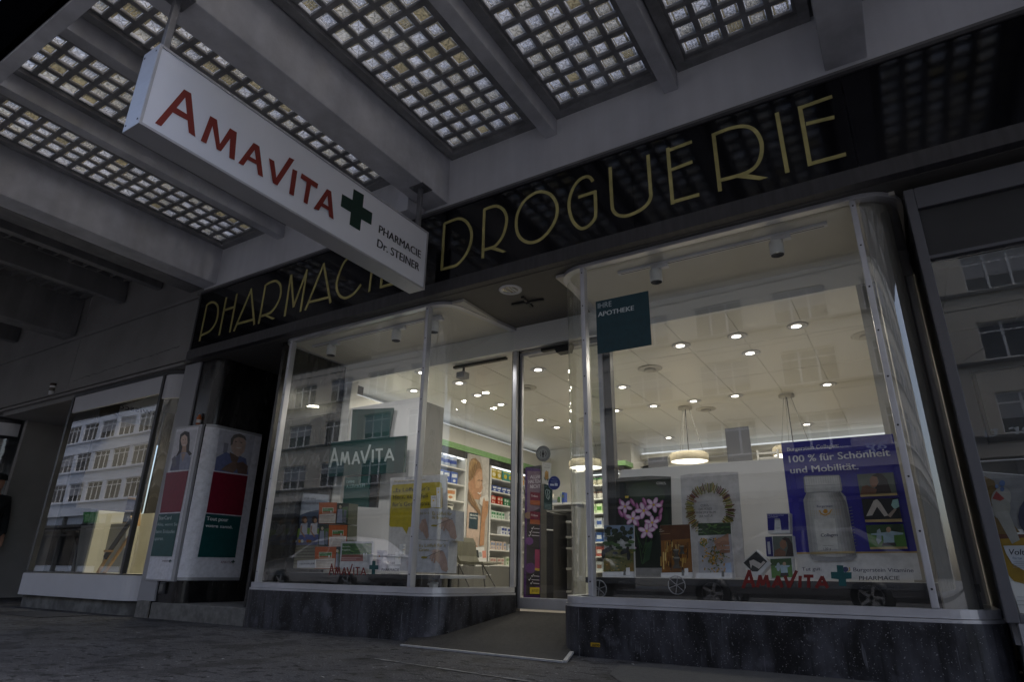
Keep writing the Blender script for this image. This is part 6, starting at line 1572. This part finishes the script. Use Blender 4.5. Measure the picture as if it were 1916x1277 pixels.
for cx, cy, k_ in ((855, 900, 1), (910, 860, .8), (860, 980, 1.1)): a.poly("#4a453e", [(cx - 30 * k_, cy - 30 * k_), (cx + 28 * k_, cy - 34 * k_), (cx + 18 * k_, cy + 16 * k_), (cx + 40 * k_, cy + 60 * k_), (cx - 36 * k_, cy + 62 * k_), (cx - 16 * k_, cy + 16 * k_)]); a.ell("#8a857a", cx, cy - 32 * k_, 28 * k_, 8 * k_)
a.poly("#cfcfd2", [(709, 1087), (1002, 1083), (1006, 1137), (713, 1131)])
a.text("#d8cbb8", "CERES.", (695, 682), (724, 680), (695, 671)); a.text("#d8cbb8", "KRAFT", (697, 700), (742, 697), (697, 688)); a.stroke("#a88a68", [(700, 720), (800, 713)], 3)
a.poly("#6a6a68", [(910, 1060), (930, 1058), (932, 1116), (908, 1116)]); a.poly("#e6e6e8", [(935, 1045), (970, 1042), (974, 1114), (938, 1114)])
a.build("print", t)
t, a = board("display_card", "card of a hand over orange herbs, rightmost of the three small cards", "card", kC, YC1, ((1050, 612), (1363, 605), (1408, 1142), (1068, 1140)), "#c9c9cc")
a.poly("#34482c", [(1051, 613), (1362, 606), (1370, 720), (1055, 730)])
for i in range(26): a.ell(rr.choice(("#4a6a3a", "#2a3c24", "#5c7a44", "#22301e")), rr.uniform(1060, 1350), rr.uniform(622, 715), rr.uniform(14, 34), rr.uniform(4, 9), rr.uniform(-40, 40))
a.poly("#a8a8b0", [(1055, 790), (1200, 740), (1372, 715), (1402, 1085), (1066, 1088)])
for i in range(150): x_, y_ = rr.gauss(1240, 55), rr.gauss(920, 80); a.ell(rr.choice(("#b8861e", "#d09a26", "#7a6a20", "#5a6a2c", "#96731c", "#3f4f24")), min(1385, max(1068, x_)), min(1075, max(765, y_)), rr.uniform(6, 16), rr.uniform(3, 8), rr.uniform(0, 180))
for i in range(36): a.ell(rr.choice(("#c8922a", "#8a7a2a", "#5f7032")), rr.gauss(1140, 22), rr.gauss(800, 18), rr.uniform(6, 12), rr.uniform(4, 7), rr.uniform(0, 180))
a.poly("#96705c", [(1370, 715), (1376, 830), (1340, 800), (1250, 805), (1225, 790), (1270, 765)])
for i, (x0, y0, x1, y1) in enumerate(((1372, 770, 1240, 800), (1378, 810, 1250, 830), (1382, 850, 1262, 858), (1385, 885, 1290, 888))): a.stroke(("#a57c66", "#9a705b", "#a57c66", "#8e6752")[i], [(x0, y0), ((x0 + x1) / 2, y0 + 2), (x1 + 20, y1 - 4), (x1, y1 + 6)], 30)
a.text("#e2e2e2", "CERES.", (1056, 668), (1092, 666), (1056, 655)); a.text("#e2e2e2", "MENSCH", (1056, 688), (1122, 685), (1056, 674)); a.stroke("#a8b0a0", [(1058, 712), (1130, 708)], 3)
a.poly("#d2d2d6", [(1066, 1089), (1402, 1086), (1407, 1141), (1069, 1139)])
a.poly("#6a6a68", [(1308, 1075), (1330, 1073), (1333, 1126), (1307, 1126)]); a.poly("#9fb0cc", [(1340, 1000), (1395, 990), (1404, 1085), (1350, 1086)])
a.build("print", t)
# photo cubes
def cube(label, kk, Y, c4, side, fn, sides="left", depth=.11):
    P = [at(*kk(*c), Y=Y) for c in c4]; t = thing("photo_cube", label, "box", tuple(P[3]), "printed display cubes in the right window")
    MB().prism(P, (0, depth, 0)).build("box", ink("#c6c6c8"), t)
    a = Art(lambda x, y: at(*kk(x, y), Y=Y), (0, -1, 0)); fn(a); a.build("print", t)
    if side:
        x0 = P[0].x; Pz = (min(P[0].z, P[3].z) + .004, max(P[0].z, P[3].z) - .004)
    return t
def f_(a):
    a.poly("#1a1578", [(262, 650), (418, 648), (423, 768), (268, 772)]); a.poly("#c9c9cb", [(318, 692), (358, 692), (368, 770), (365, 786), (325, 788), (316, 770)]); a.poly("#9b9ca0", [(318, 684), (356, 684), (357, 696), (317, 697)])
    a.text("#c9c9dd", "100 % für Schönheit", (266, 664), (385, 662), (266, 655)); a.text("#c9c9dd", "und Mobilität.", (268, 678), (345, 675), (268, 668)); a.text("#33334e", "Collagen", (334, 758), (358, 757), (334, 752))
cube("topmost printed cube of the small stack, blue with a bottle", kK, 4.30, ((256, 644), (427, 640), (430, 797), (268, 797)), False, f_)
def f_(a):
    a.poly("#5a625a", [(302, 816), (446, 813), (460, 966), (312, 968)]); a.poly("#2a1c17", [(372, 835), (395, 822), (425, 832), (452, 880), (458, 964), (400, 966), (415, 900), (408, 860)]); a.poly("#8a6148", [(355, 865), (372, 840), (400, 850), (408, 890), (385, 915), (358, 895)]); a.poly("#6e4c38", [(313, 966), (320, 920), (355, 905), (400, 930), (398, 966)])
    a.poly("#140f60", [(247, 822), (297, 818), (308, 966), (258, 966)]); a.poly("#a8a8b0", [(262, 858), (282, 856), (290, 950), (270, 952)])
cube("middle printed cube of the small stack with a woman portrait", kK, 4.30, ((246, 818), (448, 810), (464, 970), (258, 970)), False, f_)
def f_(a):
    a.poly("#4d7a34", [(285, 986), (440, 980), (454, 1122), (297, 1128)]); a.poly("#2c4a24", [(285, 986), (440, 980), (445, 1030), (288, 1036)]); a.poly("#9cb4c4", [(320, 1040), (370, 1030), (430, 1034), (428, 1044), (412, 1048), (416, 1090), (366, 1092), (360, 1050), (322, 1050)]); a.ell("#b09078", 390, 1022, 13, 14); a.poly("#14161c", [(362, 1090), (418, 1088), (424, 1115), (360, 1118)]); a.ell("#98a8b4", 345, 1045, 14, 32)
cube("lowest printed cube of the small stack with a man stretching outdoors", kK, 4.30, ((279, 980), (446, 974), (460, 1136), (292, 1140)), False, f_)
def f_(a):
    a.poly("#17181c", [(84, 1015), (180, 928), (262, 1005), (190, 1080), (150, 1080)]); a.poly("#b8b0ac", [(128, 1000), (160, 990), (215, 1020), (232, 1000), (250, 1010), (200, 1060), (150, 1030), (140, 1060)]); a.poly("#c9c9cc", [(84, 1018), (150, 1080), (190, 1082), (264, 1008), (280, 1022), (182, 1134), (78, 1020)])
cube("printed cube balanced on its corner with a leg stretch photo", kK, 4.27, ((72, 1016), (181, 918), (288, 1020), (182, 1140)), False, f_)
# --- lettering and sticker on the right glass
YG = 3.992
RED2 = "#6e150f"
def amavita(a, L, wd, m):
    """cap A, small MA, tall V, small ITA; L maps unit text box (0..1, 0..1) to drawing coordinates"""
    S = lambda *pts: a.stroke(m, [L(*p) for p in pts], wd)
    S((0.0, -.06), (.075, 1)); S((.07, 1), (.125, 0)); S((.03, .33), (.108, .33))
    S((.165, 0), (.195, .72)); S((.193, .72), (.225, .12)); S((.223, .12), (.27, .72)); S((.267, .72), (.295, 0))
    S((.34, 0), (.40, .68)); S((.397, .68), (.445, 0)); S((.36, .22), (.425, .22))
    S((.475, .70), (.525, 0)); S((.522, 0), (.61, 1))
    S((.645, .0), (.65, .70)); S((.69, .68), (.80, .68)); S((.745, .68), (.745, 0))
    S((.83, 0), (.90, .68)); S((.897, .68), (.96, 0)); S((.855, .22), (.935, .22))
gl = thing("window_lettering", "red and green pharmacy name lettering low on the right window glass", "lettering", tuple(at(*kK(80, 1200), Y=YG)))
a = Art(lambda x, y: at(*kK(x, y), Y=YG), (0, -1, 0), .0006)
amavita(a, lambda u, v: (80 + u * 660, 1197 - v * 128 + u * 6 - 0), 24, RED2)
a.build("name", gl)
a = Art(lambda x, y: at(*kK(x, y), Y=YG), (0, -1, 0), .0006)
a.poly("#084a4c", [(780, 1032), (829, 1034), (834, 1085), (892, 1085), (892, 1133), (850, 1136), (854, 1190), (797, 1188), (794, 1138), (740, 1132), (736, 1082), (784, 1083)])
a.build("cross", gl)
a = Art(lambda x, y: at(*kK(x, y), Y=YG), (0, -1, 0), .0006)
a.text("#2a2c34", "PHARMACIE", (948, 1144), (1250, 1144), (948, 1112), bold=.012); a.text("#2a2c34", "DR. STEINER", (950, 1215), (1280, 1214), (950, 1184), bold=.012)
a.build("subtitle", gl)
kS = zoomed(1080, 400, 4.256)
t = thing("window_sticker", "square teal sticker hanging high on the right window glass", "sticker", tuple(at(*kS(160, 1120), Y=YG)))
a = Art(lambda x, y: at(*kS(x, y), Y=3.996), (0, -1, 0), .001)
a.poly("#0a3c47", [(148, 703), (566, 615), (593, 1046), (162, 1120)])
a.text("#b9c4c8", "IHRE", (165, 758), (274, 738), (165, 714)); a.text("#ccd4d6", "APOTHEKE", (167, 824), (453, 769), (167, 786), bold=.03)
a.build("print", t)
MB().prism([at(*kS(*c), Y=3.9962) for c in ((148, 703), (566, 615), (593, 1046), (162, 1120))], (0, .002, 0)).build("backing", ink("#0a3c47"), t)
# plastic suction hooks under the posters
for i, (x_, y_) in enumerate(((848, 1205), (105, 1240))):
    p = at(*kC(x_, y_), Y=4.18)
    t = thing("disc_foot", ("clear round plastic foot under the brown card in the right window", "clear round plastic foot by the left post of the right window")[i], "foot", tuple(p))
    MB().tube([p + Vector((.055 * math.cos(R(k * 20)), 0, .055 * math.sin(R(k * 20)))) for k in range(19)], .0035, 6).build("rim", M_GREYPANEL, t)
    for an in (20, 80, 140): MB().tube([p + Vector((.054 * math.cos(R(an)), 0, .054 * math.sin(R(an)))), p - Vector((.054 * math.cos(R(an)), 0, .054 * math.sin(R(an))))], .0025, 6).build("spoke", M_GREYPANEL, t)

# --- left window display
kL = zoomed(500, 880, 5.553); kY = zoomed(700, 780, 3.871); kT = zoomed(500, 560, 3.757)
t, a = board("poster", "curved poster of three women picnicking before hills in the left window", "poster", kL, 4.50, ((212, 243), (420, 240), (638, 260), (600, 1040), (122, 1015)), "#8f93a0")
a.poly("#b8bfcc", [(212, 245), (637, 262), (625, 520), (186, 470)])
a.poly("#98a2b4", [(205, 330), (400, 280), (632, 330), (628, 420), (196, 420)])
a.poly("#4a5870", [(190, 458), (280, 470), (330, 475), (450, 430), (630, 400), (622, 600), (178, 600)])
a.poly("#232c38", [(186, 480), (240, 460), (330, 500), (340, 620), (176, 640)])
a.poly("#7fa046", [(176, 620), (420, 605), (615, 615), (605, 700), (166, 700)])
a.poly("#7a7ea0", [(160, 745), (530, 752), (520, 780), (155, 790)])
a.poly("#8d8877", [(152, 785), (604, 778), (598, 1038), (122, 1014)])
for i in range(7): a.stroke("#3a372f", [(146 - i * 3, 830 + i * 26), (330, 795 + i * 30), (600, 775 + i * 34)], 4)
for cx, hair, top in ((225, "#b8a488", "#c4c4ce"), (395, "#5a4030", "#b4b6c6"), (500, "#3a2c26", "#c9c7d0")):
    a.poly(top, [(cx - 40, 560), (cx + 30, 550), (cx + 25, 660), (cx + 55, 690), (cx - 55, 690)]); a.poly("#5f68a0", [(cx - 60, 680), (cx + 55, 670), (cx + 50, 740), (cx - 58, 735)])
    a.ell(hair, cx, 520, 30, 40); a.ell("#b08a72", cx + 8, 530, 17, 24)
    a.stroke("#a8826c", [(cx - 30, 580), (cx - 38, 640), (cx + 5, 700)], 14)
for x_, c_ in ((300, "#c9cfd8"), (345, "#b88a30"), (372, "#c8cdd2"), (430, "#9a5a3a"), (455, "#8a6a30")): a.ell(c_, x_, 742, 14, 18)
a.text("#33384a", "ALLES FÜR EIN", (292, 312), (512, 312), (293, 292)); a.text("#2a3044", "gesundes Frauenleben", (225, 360), (560, 358), (228, 332), bold=.01)
a.build("print", t)
t, a = board("name_card", "small white card lying at the foot of the picnic poster", "card", kL, 4.28, ((312, 945), (500, 935), (500, 1020), (310, 1018)), "#c3c3c8", thick=.006)
a.text("#4a4c58", "HANSELER", (340, 988), (495, 983), (340, 970), bold=.01); a.build("print", t)
def orange(label, c4, photo, Y):
    P = [at(*kL(*c), Y=Y) for c in c4]; t = thing("display_box", label, "box", tuple(P[3]), "orange printed display boxes in the left window")
    MB().prism(P, (0, .12, 0)).build("box", ink("#343a2c"), t)
    return t, Art(lambda x, y: at(*kL(x, y), Y=Y), (0, -1, 0))
def orange_front(a, x0, y0, x1, y1):
    w_, h_ = x1 - x0, y1 - y0
    q = lambda u, v: (x0 + u * w_, y0 + v * h_)
    a.poly("#b8591c", [q(0, 0), q(1, 0), q(.93, 1), q(-.03, .99)])
    a.poly("#c9c4ae", [q(.18, .24), q(.80, .24), q(.78, .52), q(.18, .52)]); a.poly("#3f7a34", [q(.21, .27), q(.78, .27), q(.76, .42), q(.20, .42)]); a.poly("#a8562c", [q(.20, .42), q(.76, .42), q(.76, .49), q(.20, .49)]); a.ell("#d8d8d8", *q(.66, .43), w_ * .035, h_ * .06)
    a.poly("#cfc8c0", [q(.02, .56), q(.94, .52), q(.90, .98), q(.0, .97)])
    for k in range(5): a.stroke("#a8846a" if k else "#7d4a30", [q(.08, .64 + k * .07), q(.84 - .1 * (k % 2), .62 + k * .07)], 3)
    a.text("#cfd8c8", "Wechsel", q(.24, .34), q(.50, .34), q(.24, .29))
def photo_side(a, P4):
    q = lambda u, v: tuple(P4[0][i] * (1 - u) * (1 - v) + P4[1][i] * u * (1 - v) + P4[2][i] * u * v + P4[3][i] * (1 - u) * v for i in (0, 1))
    a.poly("#2c3328", [q(0, 0), q(1, 0), q(1, 1), q(0, 1)]); a.poly("#4d6a34", [q(.5, .2), q(1, .15), q(1, .7), q(.6, .7)])
    a.ell("#b8a890", *q(.32, .18), 13, 18); a.poly("#8f93a4", [q(.12, .3), q(.5, .28), q(.6, .95), q(.08, .95)]); a.poly("#6b6f7c", [q(.66, .3), q(.9, .35), q(.88, .95), q(.62, .9)])
t, a = orange("topmost orange display box with a photo side at right", ((546, 342), (848, 348), (836, 566), (537, 559)), True, 4.33)
orange_front(a, 540, 340, 728, 560); photo_side(a, ((730, 345), (847, 350), (835, 564), (714, 562))); a.build("print", t)
t, a = orange("middle orange display box with its photo side at left", ((541, 568), (838, 573), (830, 798), (526, 790)), True, 4.33)
photo_side(a, ((542, 569), (648, 572), (640, 792), (527, 789))); orange_front(a, 644, 573, 836, 798); a.build("print", t)
t, a = orange("lowest orange display box beside the green framed card", ((506, 800), (760, 800), (748, 1036), (494, 1030)), True, 4.33)
orange_front(a, 498, 800, 720, 1030); photo_side(a, ((724, 802), (760, 802), (748, 1034), (708, 1032))); a.build("print", t)
t, a = board("framed_card", "white framed green and red product card in front of the orange boxes", "card", kL, 4.24, ((768, 745), (1098, 746), (1085, 1035), (750, 1030)), "#c3c3c8")
a.poly("#3f6a22", [(782, 765), (1088, 764), (1085, 880), (774, 885)]); a.poly("#7a3a20", [(774, 882), (1000, 880), (998, 905), (772, 908)]); a.poly("#a06058", [(770, 906), (1000, 904), (998, 950), (766, 950)])
for i in range(40): a.ell(rr.choice(("#547f2c", "#345a1c", "#6a943c", "#2c4a18")), rr.uniform(800, 1075), rr.uniform(775, 872), rr.uniform(8, 26), rr.uniform(3, 7), rr.uniform(-60, 60))
for x_ in (1018, 1043): a.poly("#d8d8d6", [(x_ - 9, 885), (x_ - 4, 866), (x_ + 4, 866), (x_ + 9, 885), (x_ + 10, 945), (x_ - 10, 945)])
a.text("#d8e0cc", "Rikonelie", (788, 806), (875, 806), (788, 790), bold=.01); a.text("#d8e0cc", "Angelica", (788, 840), (878, 840), (788, 824), bold=.01)
a.stroke("#d2c2bc", [(775, 915), (985, 913)], 4); a.stroke("#d2c2bc", [(774, 932), (940, 930)], 4)
a.build("print", t)
t, a = board("carton", "slim white and violet carton beside the framed green card", "carton", kL, 4.24, ((1141, 834), (1210, 838), (1196, 1046), (1136, 1042)), "#c9c6d2", thick=.05)
a.text("#6a4a8a", "Omega", (1145, 862), (1170, 862), (1145, 850)); a.ell("#b07a5a", 1166, 898, 9, 8); a.text("#7a5aa0", "liquid", (1142, 948), (1182, 950), (1142, 936)); a.stroke("#8a8ab0", [(1142, 965), (1180, 967)], 3); a.build("print", t)
t, a = board("tray", "pale tray with small printed words under the yellow bubble poster", "tray", kL, 4.30, ((1220, 880), (1490, 878), (1490, 1052), (1214, 1046)), "#b6b6bc", thick=.08)
a.poly("#d2d2d8", [(1224, 884), (1488, 882), (1488, 915), (1222, 918)]); a.text("#2c2c4a", "Tut gut.", (1250, 974), (1332, 976), (1250, 952), bold=.012); a.poly("#d8d8de", [(1265, 1000), (1380, 998), (1380, 1050), (1262, 1048)]); a.text("#5a5a70", "Burgerstein", (1258, 868 + 22), (1358, 888), (1258, 878)); a.build("print", t)
for i, (q_, lab) in enumerate(((((1398, 775), (1440, 772), (1436, 880), (1396, 880)), "tall white carton standing on the pale tray behind the post"), (((1355, 858), (1392, 856), (1390, 985), (1352, 985)), "short white carton standing in the pale tray, left of the tall one"))):
    P = [at(*kL(*v), Y=4.285 - .0 + i * .0) for v in q_]; t = thing("carton", lab, "carton", tuple(P[3])); MB().prism([v + Vector((0, -.03, 0)) for v in P], (0, .028, 0)).build("box", M_WHITE, t)
    a = Art(lambda x, y: at(*kL(x, y), Y=4.255), (0, -1, 0)); a.stroke("#8a8aa8", [(q_[0][0] + 8, q_[0][1] + 30), (q_[1][0] - 8, q_[1][1] + 30)], 5); a.stroke("#c9a040", [(q_[0][0] + 8, q_[0][1] + 60), (q_[1][0] - 12, q_[1][1] + 60)], 5); a.build("print", t)
# yellow bubble poster
t, a = board("poster", "white poster with a large yellow speech bubble in the left window", "poster", kY, 4.48, ((117, 445), (525, 420), (530, 900), (98, 1120)), "#b9b9bc")
a.poly("#a39408", [(128, 515), (136, 496), (470, 474), (488, 482), (492, 500), (488, 790), (250, 802), (236, 852), (205, 802), (118, 800), (110, 785)])
a.text("#9a8a2a", "Burgerstein Omega-3 liquid", (147, 475), (371, 462), (147, 463), bold=.006)
a.text("#23220c", "„Es Löffeli für’s", (140, 549), (403, 534), (141, 520), bold=.012); a.text("#23220c", "Herz, es Löffeli", (138, 598), (390, 587), (139, 569), bold=.012); a.text("#23220c", "für’s Gedächtnis.", (135, 653), (412, 643), (136, 622), bold=.012)
for x0, x1, y0, y1 in ((414, 452, 575, 660), (455, 482, 515, 660)): a.poly("#c9c9cc", [(x0, y0), (x1, y0 - 2), (x1, y1), (x0, y1)]); a.stroke("#8a8a98", [(x0 + 6, y0 + 14), (x1 - 6, y0 + 13)], 4); a.ell("#c9a83a", (x0 + x1) / 2, y0 + 35, 6, 6)
a.poly("#8a6f10", [(484, 520), (502, 517), (500, 660), (484, 660)])
a.build("print", t)
def handbox(label, c4, Y, lines, hx, hy, k_, extra=None):
    P = [at(*kY(*c), Y=Y) for c in c4]; t = thing("display_box", label, "box", tuple(P[3]), "white spoon display boxes in the left window")
    MB().prism(P, (0, .12, 0)).build("box", ink("#c2c2c8"), t)
    a = Art(lambda x, y: at(*kY(x, y), Y=Y), (0, -1, 0))
    if extra: extra(a)
    for s_, p0_, p1_, pt_ in lines: a.text("#a08c2a", s_, p0_, p1_, pt_, bold=.016)
    def hand(hx, hy, k_):
        q = lambda x, y: (hx + x * k_, hy + y * k_)
        a.poly("#b89a8c", [q(-10, -40), q(20, -55), (q(60, -40)), q(80, 10), q(92, 90), q(80, 108), q(45, 95), q(30, 50), q(0, 20), q(-20, 0)])
        for i, (x0, y0, x1, y1, x2, y2) in enumerate(((-5, -35, -28, -12, -38, 14), (2, -28, -18, 0, -24, 30), (14, -18, 0, 12, -8, 42))): a.stroke(("#c8aa9c", "#bd9f90", "#b08f80")[i], [q(x0, y0), q(x1, y1), q(x2, y2)], 13 * k_)
        a.stroke("#cfb2a4", [q(20, -45), q(-5, -50), q(-25, -38)], 14 * k_)
        a.stroke("#55504a", [q(-70, 0), q(60, -52)], 3 * k_); a.ell("#9a8c1e", *q(-80, 2), 24 * k_, 8 * k_)
    hand(hx, hy, k_); a.build("print", t)
    return t
def left_face(a):
    a.poly("#a9a9b0", [(318, 674), (399, 664), (398, 892), (310, 889)]); a.text("#8a7a2a", "öffeli für d", (322, 712), (396, 708), (322, 694), bold=.012)
    q = lambda x, y: (360 + x * .7, 790 + y)
    a.poly("#a3877a", [q(-20, -40), q(20, -50), q(40, 0), q(52, 80), q(30, 100), q(0, 60), q(-30, 20)])
    for i in range(3): a.stroke("#b39689", [q(-10 + i * 8, -30 + i * 10), q(-34 + i * 8, -4 + i * 10), q(-38 + i * 8, 26 + i * 10)], 10)
handbox("upper white display box with a hand holding a spoon", ((316, 672), (420, 662), (591, 682), (586, 900), (308, 890)), 4.22, [("Es Löffeli für", (424, 714), (566, 718), (425, 688)), ("de Brüeder...", (421, 742), (560, 750), (422, 718))], 515, 790, .95, left_face)
handbox("lower white display box with a hand holding a spoon", ((306, 896), (541, 904), (531, 1136), (298, 1130)), 4.22, [("Es Löffeli für’s", (328, 948), (518, 944), (329, 924)), ("Grosi...", (326, 978), (416, 976), (327, 954))], 445, 1020, 1.0)
# teal name board and teal cube
t, a = board("name_board", "teal board with white pharmacy name hung on the tall white partition", "board", kT, 4.80, ((420, 1010), (700, 985), (975, 962), (958, 1220), (395, 1252)), "#0d3a38", thick=.03)
amavita(a, lambda u, v: (440 + u * 470, 1178 - v * 128 - u * 42), 14, "#a8b4b4")
a.poly("#0a2f2e", [(905, 972), (974, 966), (958, 1218), (890, 1224)])
a.build("lettering", t)
t, a = board("teal_board", "plain dark teal panel behind the top of the name board", "board", kT, 4.88, ((600, 778), (885, 765), (850, 980), (585, 1000)), "#16403c", thick=.02)
a.poly("#123633", [(640, 780), (760, 774), (735, 985), (628, 992)]); a.build("print", t)
P = [at(*kL(*v), Y=4.62) for v in ((808, 80), (1062, 60), (1040, 388), (785, 370))]
t = thing("teal_cube", "teal cube sign with reversed white words hanging in the left window", "sign", tuple(P[3]))
MB().prism(P, (0, .03, 0)).build("face", ink("#0b4743"), t)
MB().prism([at(*kL(*v), Y=4.64) for v in ((1063, 60), (1160, 45), (1132, 392), (1041, 388))], (0, .03, 0)).build("side", M_BLACK, t)
a = Art(lambda x, y: at(*kL(x, y), Y=4.62), (0, -1, 0))
a.text("#8fb0b0", "IMMO", (905, 138), (822, 140), (905, 108), bold=.012); a.text("#8fb0b0", "PEDEVILLA", (1016, 182), (820, 194), (1016, 142), bold=.012)
a.build("lettering", t)
gl = thing("window_lettering", "red and green pharmacy name lettering low on the left window glass", "lettering", tuple(at(*kL(640, 1100), Y=YG)))
a = Art(lambda x, y: at(*kL(x, y), Y=YG), (0, -1, 0), .0006)
amavita(a, lambda u, v: (642 + u * 405, 1090 - v * 115 + u * 6), 13, RED2)
a.build("name", gl)
a = Art(lambda x, y: at(*kL(x, y), Y=YG), (0, -1, 0), .0006)
a.poly("#084a4c", [(1092, 945), (1127, 946), (1126, 992), (1157, 994), (1155, 1035), (1123, 1036), (1120, 1088), (1085, 1086), (1086, 1036), (1060, 1034), (1062, 990), (1090, 990)])
a.build("cross", gl)
a = Art(lambda x, y: at(*kL(x, y), Y=YG), (0, -1, 0), .0006)
a.text("#2a2c34", "PHARMACIE", (1190, 1052), (1372, 1055), (1190, 1022), bold=.012); a.text("#2a2c34", "DR. STEINER", (1188, 1104), (1378, 1104), (1188, 1078), bold=.012)
a.build("subtitle", gl)
# white tap-like fitting under the display
p = at(*kY(430, 1235), Y=4.35)
t = thing("pipe_valve", "small white pipe valve under the left display platform", "valve", tuple(p))
MB().lathe((p.x, 4.35, p.z), [(0, .04), (.03, .035), (.038, .01), (.03, -.015), (.014, -.03), (.014, -.08)], 16).build("body", M_WHITE, t)
MB().tube([(p.x - .05, 4.34, p.z + .02), (p.x + .05, 4.34, p.z + .028)], .009, 8).build("lever", M_WHITE, t)
# yellow number plate on the right plinth
kP = zoomed(860, 960, 4.0275)
t = thing("number_plate", "tiny yellow number plate on the black stone plinth", "plate", tuple(at(*kP(1020, 1000), Y=3.95)))
MB().prism([at(*kP(*v), Y=3.946) for v in ((987, 980), (1056, 985), (1056, 1016), (987, 1010))], (0, .003, 0)).build("plate", ink("#a8880a"), t)
a = Art(lambda x, y: at(*kP(x, y), Y=3.946), (0, -1, 0)); a.text("#17160c", "A090", (998, 1008), (1053, 1011), (998, 988), bold=.03); a.build("lettering", t)
